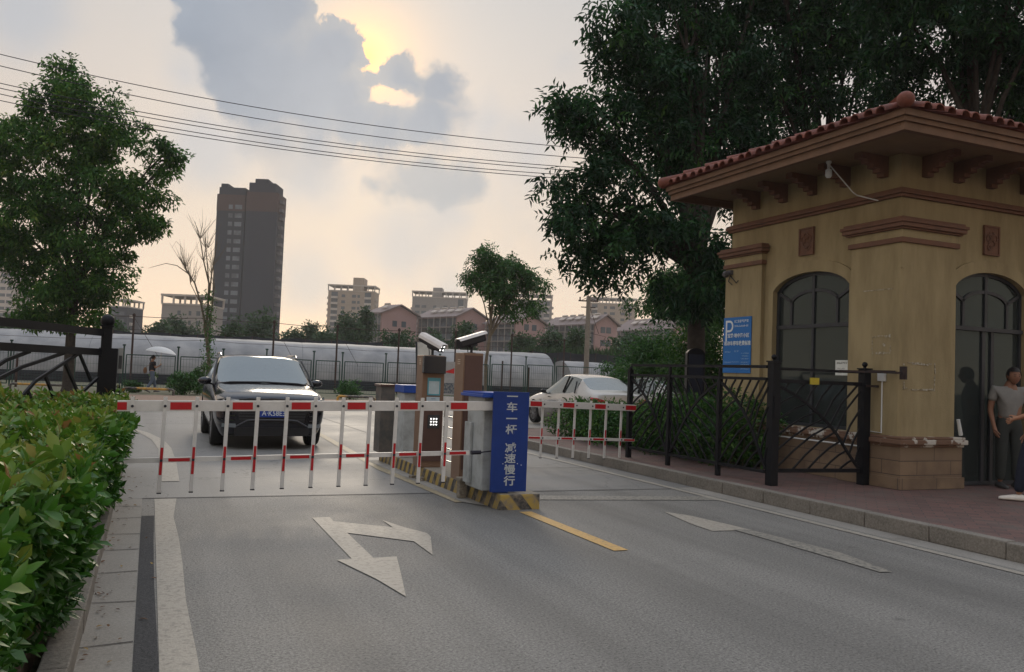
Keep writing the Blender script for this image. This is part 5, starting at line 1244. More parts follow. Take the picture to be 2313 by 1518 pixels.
def headmesh(name, c, h, m, parent, face, body=None, hair=True, hairm=None, longhair=False):
    """head of height h centred at c looking along face (unit, horizontal): skull, jaw, nose, ears, eyes, mouth, neck left to the body"""
    f_ = Vector(face).normalized(); s_ = Vector((f_.y, -f_.x, 0)); u_ = Vector((0, 0, 1)); c = Vector(c); n1, n2 = 28, 20; vs, fs = [], []
    for j in range(n2+1):
        a = math.pi*j/n2
        for i in range(n1):
            b_ = 2*math.pi*i/n1; x, y, z = math.sin(a)*math.sin(b_), math.sin(a)*math.cos(b_), math.cos(a)   # y forward
            X_, Y_, Z_ = x*.36, y*.42, z*.5
            if z < -.1: t = (-z-.1)/.9; X_ *= 1-.32*t; Y_ = Y_*(1-.22*t)+.05*t
            if y < 0: Z_ += .02
            ax, ay = x, z
            if y > .3:
                nose = math.exp(-((x/.12)**2+((z+.12)/.22)**2)); Y_ += .075*nose*(1 if z > -.3 else .3)
                for sx in (-.38, .38): Y_ -= .03*math.exp(-(((x-sx)/.18)**2+((z-.06)/.13)**2))
                Y_ += .022*math.exp(-((x/.3)**2+((z+.47)/.08)**2)); Y_ += .02*math.exp(-((x/.5)**2+((z-.24)/.08)**2)); Y_ += .02*math.exp(-((x/.25)**2+((z+.78)/.16)**2))
            vs.append(c+(s_*X_+f_*Y_+u_*Z_)*h)
    for j in range(n2):
        for i in range(n1): fs.append((j*n1+i, (j+1)*n1+i, (j+1)*n1+(i+1) % n1, j*n1+(i+1) % n1))
    mb = MB(); mb.add(vs, fs)
    for q in (-1, 1):
        e0 = c+(s_*.36*q-f_*.02-u_*.02)*h
        ring = [e0+(f_*math.cos(R(t))*.06+u_*math.sin(R(t))*.10+s_*q*.03)*h for t in range(0, 361, 45)]
        mb.tube(ring, .022*h, 6)
    hd = mb.build(name, m, parent, smooth=True, auto=80)
    eb = MB()
    for q in (-1, 1):
        eb.sphere(c+(s_*.135*q+f_*.385+u_*.02)*h, .038*h, (1.3, 1.3, .6), 10, 6); eb.bar(c+(s_*.07*q+f_*.43+u_*.12)*h, c+(s_*.21*q+f_*.38+u_*.125)*h, .02*h, .02*h)
    eb.build('eyes', M['hair'], hd); lm = MB(); lm.tube([c+(s_*x+f_*(.425-abs(x)*.35)-u_*.235)*h for x in (-.11, -.05, 0, .05, .11)], .015*h, 6); lm.build('lips', mat('lips', (.22, .07, .06), .5), hd)
    if hair:
        hv, hf = [], []
        for j in range(n2+1):
            a = math.pi*j/n2
            for i in range(n1):
                b_ = 2*math.pi*i/n1; x, y, z = math.sin(a)*math.sin(b_), math.sin(a)*math.cos(b_), math.cos(a); k = 1.10+.05*rng.random()*(z > 0)
                hv.append(c+(s_*x*.36*k+f_*(y*.42*k-.015)+u_*(z*.5*k+.03))*h)
        for j in range(n2):
            for i in range(n1):
                a = math.pi*(j+.5)/n2; b_ = 2*math.pi*(i+.5)/n1; z = math.cos(a); y = math.sin(a)*math.cos(b_)
                lim = .42 if y > .35 else (-.05 if y > -.1 else -.5)
                if z > lim: hf.append((j*n1+i, (j+1)*n1+i, (j+1)*n1+(i+1) % n1, j*n1+(i+1) % n1))
        hb = MB(); hb.add(hv, hf)
        if longhair: hb.tube([c+(-f_*.42+u_*.1)*h, c+(-f_*.62-u_*.1)*h, c+(-f_*.60-u_*.5)*h, c+(-f_*.5-u_*.85)*h], [.09*h, .13*h, .12*h, .03*h], 10)
        hb.build('hair', M['hair'], parent, smooth=True, auto=80)
    return hd
def hand(wr_, dir_, palm, side_, s, parent, m, curl=.5):
    """five fingers skinned from the wrist: dir_ = along the hand, palm = normal, side_ = thumb side"""
    w0, d, n_, t = Vector(wr_), Vector(dir_).normalized(), Vector(palm).normalized(), Vector(side_).normalized(); ch_ = []
    kn = w0+d*.085*s; ch_.append([(w0, .022*s), (w0+d*.04*s, (.034*s, .018*s)), (kn, (.036*s, .016*s))])
    for k, (off, ln) in enumerate(((.030, .072), (.010, .080), (-.010, .074), (-.030, .060))):
        b0 = kn+t*off*s; p = b0; dd = d; c_ = [(kn, (.036*s, .016*s)), (b0+d*.006*s, .010*s)]
        for j in range(3):
            dd = (dd+n_*curl*.55).normalized(); p = p+dd*ln*s*(.45, .32, .23)[j]; c_.append((p, (.0095-.001*j)*s))
        ch_.append(c_)
    ch_.append([(w0+d*.04*s, (.034*s, .018*s)), (w0+d*.05*s+t*.038*s, .012*s), (w0+d*.085*s+t*.056*s+n_*.012*s, .010*s), (w0+d*.11*s+t*.056*s+n_*.03*s, .009*s)])
    return ch_
def fig(o_, f_, H, pose, mats, label, name='person', hairlong=False, extras=None, group=None):
    """standing or walking figure of height H at o_ facing f_; pose gives joint offsets (side, forward, up) as fractions of H"""
    root = empty(name, o_, label, 'person', group); o_ = Vector(o_); f_ = Vector(f_).normalized(); s_ = Vector((f_.y, -f_.x, 0))
    def P_(t): return o_+(s_*t[0]+f_*t[1]+Vector((0, 0, 1))*t[2])*H
    J = {k: P_(v) for k, v in pose.items()}
    body = [[(J['pelvis'], (.085*H, .062*H)), (J['waist'], (.070*H, .052*H)), (J['chest'], (.088*H, .060*H)), (J['neck'], (.034*H, .034*H)), (J['skull'], .030*H)]]
    for q in 'LR':
        body.append([(J['chest'], (.088*H, .060*H)), (J['sho'+q], .034*H), (J['elb'+q], .024*H), (J['wri'+q], .016*H)])
        body.append([(J['pelvis'], (.085*H, .062*H)), (J['hip'+q], .052*H), (J['kne'+q], .033*H), (J['ank'+q], .021*H)])
    handc = []
    for q, sg_ in (('L', -1), ('R', 1)):
        dd = (J['wri'+q]-J['elb'+q]).normalized(); pn = (-s_*sg_); tt = f_ if abs(dd.dot(f_)) < .7 else Vector((0, 0, 1))
        handc += hand(J['wri'+q], dd, pn, tt, H/1.7, root, mats['skin'], pose_curl.get(q, .45))
    bo = skinned('body', body+handc, mats['skin'], root, 1)
    bo.data.transform(Matrix.Translation(-o_))
    shirt = [[(J['pelvis']+Vector((0, 0, .015*H)), (.096*H, .074*H)), (J['waist'], (.086*H, .068*H)), (J['chest'], (.102*H, .074*H)), (J['chest']+(J['neck']-J['chest'])*.6, (.058*H, .05*H))]]
    for q in 'LR': shirt.append([(J['chest'], (.102*H, .074*H)), (J['sho'+q], .046*H), (J['sho'+q]+(J['elb'+q]-J['sho'+q])*.62, .038*H)])
    so_ = skinned('shirt', shirt, mats['shirt'], root, 2); so_.data.transform(Matrix.Translation(-o_))
    tr = [[(J['waist']-Vector((0, 0, .02*H)), (.076*H, .06*H)), (J['pelvis'], (.090*H, .070*H))]]
    for q in 'LR': tr.append([(J['pelvis'], (.090*H, .070*H)), (J['hip'+q], .060*H), (J['kne'+q], .045*H), (J['ank'+q]+Vector((0, 0, .012*H)), .036*H)])
    to_ = skinned('trousers', tr, mats['trousers'], root, 2); to_.data.transform(Matrix.Translation(-o_))
    for q in 'LR':
        a = J['ank'+q]; td = pose.get('toe'+q, (0, 1, -.0)); tdv = (s_*td[0]+f_*td[1]+Vector((0, 0, td[2]))).normalized(); mb = MB()
        vs, fs = [], []; secs = [(-.045, .020, .030), (-.02, .024, .038), (.03, .026, .034), (.075, .028, .024), (.105, .022, .018), (.12, .010, .012)]
        sdv = Vector((tdv.y, -tdv.x, 0)).normalized(); bz = a.z-.037*H
        for (l_, w_, h_) in secs:
            for k in range(10):
                t = 2*math.pi*k/10; hh = max(-.0, math.sin(t))*h_*H if math.sin(t) > 0 else math.sin(t)*.008*H
                vs.append(Vector((a.x, a.y, 0))+tdv*l_*H+sdv*math.cos(t)*w_*H+Vector((0, 0, bz+.008*H+hh)))
        for i in range(len(secs)-1):
            for k in range(10): fs.append((i*10+k, i*10+(k+1) % 10, (i+1)*10+(k+1) % 10, (i+1)*10+k))
        fs += [tuple(range(10))[::-1], tuple(range(50, 60))]
        mb.add(vs, fs); mb.build('shoe', mats['shoe'], root, smooth=True, auto=70)
    headmesh('head', J['head'], .132*H, mats['skin'], root, f_ if 'face' not in pose else (s_*pose['face'][0]+f_*pose['face'][1]), longhair=hairlong)
    return root, J
pose_curl = {'L': .45, 'R': .45}
STAND = dict(pelvis=(0, 0, .53), waist=(0, .0, .62), chest=(0, .0, .745), neck=(0, -.005, .85), skull=(0, .005, .90), head=(0, .012, .925),
             shoL=(-.115, 0, .795), elbL=(-.135, -.02, .62), wriL=(-.13, .03, .48), shoR=(.115, 0, .795), elbR=(.135, -.02, .62), wriR=(.13, .03, .48),
             hipL=(-.055, 0, .50), kneL=(-.06, .01, .28), ankL=(-.065, 0, .04), hipR=(.055, 0, .50), kneR=(.06, .01, .28), ankR=(.065, 0, .04))
def mats_(sh, tr, shoe, sk=None): return dict(skin=sk or M['skin'], shirt=mat('cloth', sh, .85, vs=8, var=.1, bump=.2, bs=20), trousers=mat('cloth', tr, .85, vs=8, var=.1, bump=.2, bs=20), shoe=mat('shoe_material', shoe, .6))
# man in grey shirt just inside the doorway, head tilted forward
ps = dict(STAND); ps.update(head=(-.01, .05, .905), skull=(0, .025, .885), chest=(0, .02, .745), neck=(0, .015, .845), elbL=(-.15, .0, .63), wriL=(-.145, .04, .50), elbR=(.14, -.02, .63), wriR=(.13, .03, .49))
pg_ = at(2287, 900, 10.75); pf = Vector((-pg_.x*1., -pg_.y, 0)).normalized()
MANX, MANY = 11.28, 8.02
fig((10.98, 8.03, .15), (-.45, -.89, 0), 1.70, ps, mats_((.20, .195, .185), (.03, .034, .032), (.05, .05, .05), mat('skin_shade', (.22, .11, .07), .6, var=.05)), 'man in a light grey short sleeved shirt standing at the booth doorway, head bowed')
ps = dict(STAND); ps.update(elbL=(-.16, .0, .63), wriL=(-.10, .11, .58), ankL=(-.05, .10, .04), kneL=(-.055, .07, .28), ankR=(.06, -.06, .04))
fig((9.95, 6.93, .15), (-.62, .78, 0), 1.74, ps, mats_((.018, .026, .045), (.014, .018, .032), (.62, .58, .52)), 'man in dark navy clothes and white shoes cut off by the right picture edge')
# woman walking with a white umbrella
wo_ = gnd(341, 884, .10); W0 = Vector((wo_.x, wo_.y, .10)); wo2 = at(341, 884, 36.5); W0 = Vector((hz(341, 36.0, .10).x, hz(341, 36.0, .10).y, .10))
ps = dict(STAND); ps.update(kneL=(-.05, .09, .29), ankL=(-.05, .13, .045), kneR=(.05, -.02, .285), ankR=(.05, -.15, .07), toeR=(0, .8, -.3), elbR=(.12, .03, .65), wriR=(.09, .15, .72), elbL=(-.13, -.01, .62), wriL=(-.12, .06, .50))
pose_curl = {'L': .9, 'R': 1.1}
wr, WJ = fig(W0, (.94, .34, 0), 1.60, ps, mats_((.022, .022, .030), (.12, .15, .21), (.10, .09, .09)), 'woman in a dark top and blue trousers walking past the green mesh fence', hairlong=True)
hp_ = WJ['wriR']+Vector((.03, 0, .05))
um = empty('umbrella', hp_, 'open white umbrella held up by the walking woman', 'umbrella')
tip = hp_+Vector((.03, .02, .76)); axu = (tip-hp_).normalized(); tl_ = Matrix.Rotation(R(7), 3, 'Y')
b = MB(); b.tube([hp_-axu*.12, tip], .008, 8); b.build('shaft', M['steel'], um)
b = MB(); b.tube([hp_-axu*.14, hp_-axu*.04], .014, 8); b.build('handle', M['black_trim'], um)
b = MB(); vs, fs = [], []
for j in range(7):
    a = R(62)*j/6
    for i in range(32):
        t = 2*math.pi*i/32; rr = .62*math.sin(a)/math.sin(R(62))*(1-.035*abs(math.sin(4*t))*j/6); z = .25*(math.cos(a)-1)/(1-math.cos(R(62)))
        vs.append(tip+tl_ @ Vector((rr*math.cos(t), rr*math.sin(t), z)))
for j in range(6):
    for i in range(32): fs.append((j*32+i, (j+1)*32+i, (j+1)*32+(i+1) % 32, j*32+(i+1) % 32))
b.add(vs, fs); b.build('canopy', mat('white_umbrella_cloth', (.82, .82, .82), .7, var=.02, trans=.15), um, smooth=True)
b = MB()
for i in range(8):
    t = math.pi/4*i; b.tube([tip-Vector((0, 0, .02)), tip+tl_ @ Vector((.58*math.cos(t), .58*math.sin(t), -.245))], .005, 5)
b.build('rib', M['steel'], um)
bg_ = empty('carrier_bag', WJ['wriL'], 'bag of green vegetables carried low by the walking woman', 'bag')
q = WJ['wriL']+Vector((.03, 0, -.22)); b = MB(); b.sphere(q, .14, (1, .6, 1.1), 14, 9); b.build('sack', mat('pale_plastic_bag', (.40, .42, .38), .5, var=.2, vs=20), bg_, smooth=True)
n = 60; leaf_mesh('leaves', np.array([q+Vector((random.gauss(0, .07), random.gauss(0, .05), .12+random.gauss(0, .05))) for _ in range(n)]), rdir(n)+np.array([0, 0, .7]), rdir(n), np.full(n, .14), np.full(n, .05), leafmat('veg_leaf', [(0, (.03, .10, .02)), (1, (.10, .20, .03))]), bg_)
hb_ = WJ['pelvis']+Vector((-.28, 0, .08)); b = MB(); b.sphere(hb_, .13, (.6, .5, 1.1), 12, 8); b.tube([hb_+Vector((0, 0, .12)), WJ['shoR']+Vector((0, 0, .04))], .008, 6)
tag(b.build('handbag', mat('tan_leather', (.22, .12, .07), .6), smooth=True), 'brown shoulder bag hanging behind the walking woman', 'bag')

# ------------------------------------------------------------------ planting
M['bark'] = mat('tree_bark', (.05, .042, .034), .9, vs=9, col2=(.025, .021, .018), bump=.8, bs=18)
M['bark_pale'] = mat('pale_bark', (.20, .165, .12), .85, vs=7, col2=(.12, .095, .07), bump=.6, bs=20)
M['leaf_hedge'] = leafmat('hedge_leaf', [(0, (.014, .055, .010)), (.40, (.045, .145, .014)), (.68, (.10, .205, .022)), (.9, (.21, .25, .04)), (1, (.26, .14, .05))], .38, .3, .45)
M['leaf_shrub'] = leafmat('shrub_leaf', [(0, (.012, .048, .012)), (.55, (.034, .115, .018)), (1, (.12, .22, .03))], .5, .3, .3)
M['leaf_dark'] = leafmat('dark_tree_leaf', [(0, (.006, .026, .012)), (.55, (.013, .055, .018)), (.85, (.034, .11, .026)), (1, (.07, .16, .03))], .5, .38, .3)
M['leaf_mid'] = leafmat('camphor_leaf', [(0, (.012, .050, .010)), (.45, (.034, .115, .016)), (.8, (.085, .20, .026)), (1, (.19, .26, .04))], .5, .42, .3)
M['leaf_light'] = leafmat('young_tree_leaf', [(0, (.014, .060, .012)), (.6, (.036, .125, .018)), (1, (.085, .21, .03))], .45, .35)
M['leaf_far'] = leafmat('far_tree_leaf', [(0, (.018, .055, .022)), (1, (.055, .115, .035))], .6, .3)
M['stem'] = mat('green_brown_stem', (.06, .055, .025), .8)
def boxhedge(n, x0, x1, y0, y1, ztop, ln, wd, m, root, zlow=.25, xr=lambda y: 0., bulge=.05, fancy=True, bottom_in=.12, hot=.16, top_share=.62):
    """sprigs over the top and the sides of a clipped hedge, whorls of leaves pointing up and out"""
    k = 7; ns = n//k; C, D, RN = [], [], []
    u = rng.random(ns)
    P_ = np.zeros((ns, 3)); O_ = np.zeros((ns, 3)); ht = np.zeros(ns)
    for i in range(ns):
        y = y0+(y1-y0)*rng.random()
        xe = x1+xr(y)
        if u[i] < top_share:
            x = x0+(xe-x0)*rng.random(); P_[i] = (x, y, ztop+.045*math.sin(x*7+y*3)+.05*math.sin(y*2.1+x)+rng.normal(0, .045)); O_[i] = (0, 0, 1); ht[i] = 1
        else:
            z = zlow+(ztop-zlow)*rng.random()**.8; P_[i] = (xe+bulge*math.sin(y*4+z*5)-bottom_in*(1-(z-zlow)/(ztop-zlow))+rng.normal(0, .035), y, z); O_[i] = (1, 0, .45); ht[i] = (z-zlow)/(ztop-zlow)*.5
            if rng.random() < .18: P_[i] = (x0+(xe-x0)*rng.random(), y0+rng.normal(0, .03) if rng.random() < .5 else y1, z); O_[i] = (0, -1 if P_[i][1] < (y0+y1)/2 else 1, .4)
        if rng.random() < .35: P_[i] -= O_[i]*rng.random()*.22
    O_ += rng.normal(0, .35, (ns, 3)); O_ /= np.linalg.norm(O_, axis=1, keepdims=True)
    for j in range(k):
        t = j/k; a = j*2.4+rng.random(ns)*1.; ref = np.cross(O_, [0.3, .9, .1]); ref /= np.linalg.norm(ref, axis=1, keepdims=True); r2 = np.cross(O_, ref)
        rad = ref*np.cos(a)[:, None]+r2*np.sin(a)[:, None]
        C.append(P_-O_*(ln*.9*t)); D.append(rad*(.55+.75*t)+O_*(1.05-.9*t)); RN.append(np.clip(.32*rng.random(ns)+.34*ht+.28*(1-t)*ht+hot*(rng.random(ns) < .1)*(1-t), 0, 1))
    C = np.concatenate(C); D = np.concatenate(D); RN = np.concatenate(RN); n = len(C)
    Nn = np.tile(O_, (k, 1))+rdir(n)*.35; sz = np.tile(.55+.75*rng.random(ns)**1.3, k)
    return leaf_mesh('foliage', C, D, Nn, ln*sz*(.85+.3*rng.random(n)), wd*sz*(.85+.3*rng.random(n)), m, root, RN, fancy)
hd = empty('hedge', (-1.4, 6.5, .08), 'thick glossy green hedge with reddish young shoots in the left foreground', 'hedge')
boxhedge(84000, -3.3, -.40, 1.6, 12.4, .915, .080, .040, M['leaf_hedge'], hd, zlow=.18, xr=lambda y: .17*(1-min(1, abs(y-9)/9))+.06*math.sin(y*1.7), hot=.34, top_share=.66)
b = MB()
for i in range(420):
    x, y = random.uniform(-3.2, -.42), random.uniform(1.7, 12.2); p = Vector((x, y, .08)); q = p+Vector((random.uniform(-.12, .12), random.uniform(-.12, .12), .74)); b.tube([p, (p+q)/2+Vector((random.uniform(-.04, .04), 0, 0)), q], [.010, .007, .004], 5)
b.build('stems', M['stem'], hd)
core = mat('hedge_core_dark', (.020, .026, .012), 1.)
b = MB(); b.box(-3.2, -.62, 1.75, 12.25, .12, .80); b.build('inner_core', core, hd, bevel=.05)  # one solid dark box fills the hedge behind the leaves
# fallen leaves along the gutter
n = 120; yy = 2.5+9*rng.random(n); C = np.stack([-.24+np.abs(rng.normal(0, .07, n))+(rng.random(n) < .15)*rng.random(n)*.3, yy, np.full(n, .012)], 1)
D = rdir(n); D[:, 2] *= .12
fl = leaf_mesh('fallen_leaves', C, D, rdir(n)*.25+np.array([0, 0, 1.]), np.full(n, .036)*(.5+rng.random(n)), np.full(n, .018), leafmat('dead_leaf', [(0, (.07, .03, .015)), (.8, (.16, .08, .035)), (1, (.30, .20, .06))], .8, .1), None, None, True)
tag(fl, 'brown fallen leaves lying along the left gutter', 'fallen leaves', kind='stuff')
# shrubs behind the fence on the right
hs = empty('hedge', (9.0, 13.2, .15), 'loose green shrub row growing behind the black iron railing', 'hedge')
bl = []
for i in range(26):
    t = i/25; y = 10.6+6.3*t; x = 8.55+.5*math.sin(i*2.1)*.5+.25*t; k_ = min(1, max(0, (y-12.6)/2)); bl.append((x, y, .66-.16*k_+.06*math.sin(i*1.3), .62, .5, .55-.10*k_+.04*math.sin(i)))
crown(bl, 900, 34, .17, .085, .036, M['leaf_shrub'], hs, droop=.1, name='foliage', shell=.45)
b = MB()
for i in range(70):
    y = 10.4+6.6*random.random(); x = 8.6+random.uniform(-.35, .4); p = Vector((x, y, .14)); b.tube([p, p+Vector((random.uniform(-.2, .2), random.uniform(-.2, .2), .7))], [.012, .005], 5)
split_parts(b.build('stem', M['stem'], hs))
def bush(label, cx, d, w_, ytop, ybase, n, leafm, ll=.11, lw=.05, cr_=.3, name='bush', group=None, zb=.1):
    """rounded bush spanning a pixel column range, sized from its real distance"""
    p = hz(cx, d, zb); r = w_/2/FPX*d; h = at(cx, ytop, d).z-zb
    o_ = empty(name, p, label, 'bush', group); bl = []
    for i in range(7): bl.append((p.x+random.uniform(-.5, .5)*r, p.y+random.uniform(-.4, .4)*r, zb+h*random.uniform(.35, .62), r*.58, r*.55, h*.40))
    o2, cc = crown(bl, n, 26, cr_, ll, lw, leafm, o_, droop=.15, name='foliage', shell=.4)
    b = MB()
    for i in range(8): t = Vector(cc[i % len(cc)]); b.tube([p, (p+t)/2+Vector((.05, 0, .1)), t], [.03, .018, .006], 5)
    split_parts(b.build('stem', M['stem'], o_)); return o_
bush('dense green bush behind the white sedan roof, right of the utility pole', 1470, 27, 175, 742, 900, 420, M['leaf_light'], .12, .055, .4)
bush('tall green bush beneath the big tree, between the sedan and the booth', 1590, 24, 190, 718, 900, 460, M['leaf_shrub'], .12, .055, .4)
bush('small leafy bush behind the right end of the iron railing', 1385, 31, 70, 800, 900, 120, M['leaf_light'], .11, .05, .3)
bush('low green bush at the foot of the bare thin tree', 415, 35.5, 66, 838, 890, 90, M['leaf_light'], .12, .06, .22)
bush('low weeds before the green mesh fence right of the dark car', 790, 37, 60, 855, 893, 60, M['leaf_light'], .12, .05, .2)
bush('small weeds before the green mesh fence left of the walking woman', 300, 35.8, 40, 862, 888, 46, M['leaf_light'], .11, .05, .18)
bush('reddish green weed clump left of the tall dark car roof', 445, 36.2, 34, 820, 890, 50, M['leaf_shrub'], .11, .05, .18)
# big trees
def tree(label, base, fork, r, blobs_, nc, per, clr, ll, lw, lm, bm_, droop=.5, comp=1, nl=10, name='leafy_tree', flat=.75, group=None, shell=.5, bend=.15):
    o_ = empty(name, base, label, 'tree', group)
    c_, cc = crown(blobs_, nc, per, clr, ll, lw, lm, o_, droop, flat, comp=comp, shell=shell)
    trunk(base, fork, r, cc, bm_, o_, nl, bend=bend); return o_
def B_(x, y, d, rx, rz, ry=None):       # blob at pixel x, y, depth d, with pixel radii
    p = at(x, y, d); k = d/FPX; return (p.x, p.y, p.z, rx*k, (ry or rx)*k, rz*k)
# right tree whose boughs hang over the lane
d = 21
bb_ = [B_(1310, 250, d, 72, 42), B_(1400, 60, d, 62, 66), B_(1400, 160, d+1, 58, 60), B_(1380, 280, d, 75, 58), B_(1300, 300, d, 42, 34), B_(1290, 420, d, 62, 44), B_(1380, 390, d, 75, 55), B_(1330, 500, d, 80, 50), B_(1310, 560, d, 58, 45), B_(1400, 540, d, 90, 62),
       B_(1380, 620, d, 45, 36), B_(1490, 480, d, 90, 80), B_(1500, 340, d+1, 110, 90), B_(1500, 190, d+1, 110, 90), B_(1500, 40, d+2, 120, 90), B_(1590, 560, d, 70, 50), B_(1620, 330, d+2, 130, 110), B_(1620, 150, d+2, 130, 110), B_(1620, -30, d+3, 150, 110), B_(1560, 670, d, 60, 45), B_(1620, 640, d+1, 60, 60), B_(1480, 620, d, 38, 22), B_(1250, 235, d, 26, 12), B_(1265, 385, d, 28, 14)]
bp_ = hz(1568, 21.5, .15)
tree('huge dark broadleaf tree left of the booth roof, its drooping boughs over the lane', bp_, bp_+Vector((-.1, 0, 4.4)), .26, bb_, 640, 11, .40, .20, .074, M['leaf_dark'], M['bark'], droop=.75, comp=6, nl=26, name='broadleaf_tree', shell=.35, bend=.1)
d = 24
bb_ = [B_(1740, 250, d, 120, 100), B_(1760, 90, d, 140, 120), B_(1880, 160, d, 130, 120), B_(1900, 20, d, 150, 110), B_(1960, -60, d, 160, 100), B_(1800, -60, d, 150, 90), B_(1780, 380, d, 110, 80), B_(1700, 480, d, 90, 90)]
bp_ = hz(1850, 24.5, .15)
tree('dark broadleaf tree rising straight behind the booth, middle of the three big crowns', bp_, bp_+Vector((.1, 0, 5.2)), .24, bb_, 430, 10, .50, .20, .074, M['leaf_dark'], M['bark'], droop=.7, comp=6, nl=16, name='broadleaf_tree', shell=.35)
d = 19
bb_ = [B_(2080, 60, d, 130, 110), B_(2100, 170, d+1, 110, 70), B_(2220, 30, d, 120, 110), B_(2260, 160, d+1, 110, 90), B_(2340, 240, d+1, 100, 80), B_(2370, 80, d, 120, 130), B_(2060, -60, d, 140, 90), B_(2250, -90, d, 160, 90), B_(2000, 150, d+1, 80, 80)]
bp_ = hz(2222, 19.2, .15)
tree('dark broadleaf tree over the right end of the booth roof with its trunk showing', bp_, bp_+Vector((-.35, 0, 7.0)), .17, bb_, 380, 10, .45, .18, .068, M['leaf_dark'], M['bark'], droop=.7, comp=6, nl=18, name='broadleaf_tree', shell=.35, bend=.25)
# left tree across the road
d = 33
bb_ = [B_(150, 165, d, 40, 50), B_(200, 225, d, 85, 60), B_(110, 240, d, 62, 55), B_(265, 290, d, 90, 58), B_(60, 300, d, 85, 60), B_(160, 330, d, 120, 70), B_(370, 350, d, 62, 42), B_(330, 420, d, 85, 55), B_(20, 400, d, 80, 70), B_(200, 430, d, 140, 70), B_(300, 500, d, 88, 45), B_(90, 500, d, 120, 80), B_(210, 560, d, 130, 62), B_(60, 590, d, 75, 55),
       B_(150, 650, d, 120, 55), B_(240, 640, d, 75, 45), B_(110, 705, d, 82, 35), B_(190, 712, d, 70, 28), B_(-40, 330, d, 60, 90), B_(-60, 470, d, 60, 90), B_(345, 500, d, 40, 32), B_(20, 540, d, 60, 60)]
bp_ = hz(152, 33, .1); bb_ = [(q[0]-.12, q[1], q[2]-.1, q[3]*.86, q[4]*.9, q[5]*.88) for q in bb_]
tree('big evergreen roadside tree behind the left iron gate, dense dark rounded crown', bp_, bp_+Vector((.05, 0, 4.2)), .20, bb_, 860, 64, .40, .20, .080, M['leaf_mid'], M['bark'], droop=.45, nl=16, name='evergreen_tree', shell=.3, bend=.08)
# slim tree behind the island and one left of the booth
d = 46
bb_ = [B_(1095, 580, d, 30, 22), B_(1140, 600, d, 50, 28), B_(1075, 620, d, 34, 24), B_(1185, 620, d, 40, 26), B_(1130, 650, d, 60, 22), B_(1210, 645, d, 25, 20), B_(1195, 690, d, 32, 16), B_(1130, 690, d, 30, 14), B_(1060, 650, d, 18, 16), B_(1165, 705, d, 26, 10)]
bp_ = hz(1097, 46, .1)
tree('slender young tree with a flat airy crown left of centre of the pink gables', bp_, at(1108, 745, 46), .10, bb_, 215, 8, .42, .22, .085, M['leaf_light'], M['bark_pale'], droop=.5, comp=6, nl=16, name='young_tree', shell=.2)
d = 30
bb_ = [B_(1580, 600, d, 60, 35), B_(1540, 650, d, 60, 28), B_(1500, 640, d, 45, 22), B_(1560, 690, d, 55, 25), B_(1500, 690, d, 40, 16), B_(1620, 650, d, 50, 50), B_(1440, 690, d, 16, 10), B_(1600, 720, d, 50, 25)]
bp_ = hz(1600, 30, .1)
tree('lighter green tree peeping out beneath the huge dark tree beside the booth wall', bp_, at(1590, 740, 30), .12, bb_, 300, 9, .4, .17, .07, M['leaf_light'], M['bark'], droop=.5, comp=6, nl=14, name='young_tree', shell=.2)
# bare tree
bt = empty('bare_tree', hz(470, 39, .1), 'thin bare tree with leafless twigs before the dark tower', 'tree')
b = MB()
def br_(pts, r0, r1, d=39.): b.tube([at(x, y, d) for x, y in pts], list(np.linspace(r0*.72, r1*.72, len(pts))), 7)
br_([(475, 897), (473, 830), (468, 770), (462, 735)], .13, .10)
br_([(468, 780), (463, 730), (455, 690), (440, 640), (418, 605), (405, 580)], .09, .02); br_([(440, 640), (425, 618), (400, 600), (375, 595), (345, 603), (335, 606)], .04, .008)
br_([(466, 740), (470, 690), (472, 640), (460, 590), (452, 540), (440, 500)], .085, .012); br_([(470, 690), (478, 620), (488, 560), (492, 530)], .06, .012); br_([(472, 640), (465, 560), (465, 520)], .04, .010)
br_([(466, 760), (478, 700), (484, 650), (482, 600), (476, 560)], .06, .012); br_([(455, 690), (430, 640), (438, 612), (445, 590)], .03, .008); br_([(418, 605), (412, 560), (398, 545), (388, 560)], .02, .006)
for i in range(90):
    x0_, y0_ = random.choice([(452, 540), (460, 590), (465, 560), (440, 640), (418, 605), (478, 620), (484, 650), (470, 560), (482, 600), (430, 640), (425, 618)])
    a = random.uniform(-2.2, -.9); l_ = random.uniform(25, 70); br_([(x0_, y0_), (x0_+math.cos(a)*l_*.5+random.uniform(-4, 4), y0_+math.sin(a)*l_*.5), (x0_+math.cos(a)*l_, y0_+math.sin(a)*l_)], .016, .004, 39+random.uniform(-.6, .6))
b.build('trunk', M['bark_pale'], bt, smooth=True)
n = 900; ps_ = np.array([at(random.gauss(472, 7), random.uniform(655, 860), 39+random.uniform(-.4, .4)) for _ in range(n)])
leaf_mesh('climbing_leaves', ps_, rdir(n)+np.array([0, 0, -.4]), rdir(n), np.full(n, .13), np.full(n, .06), M['leaf_light'], bt)

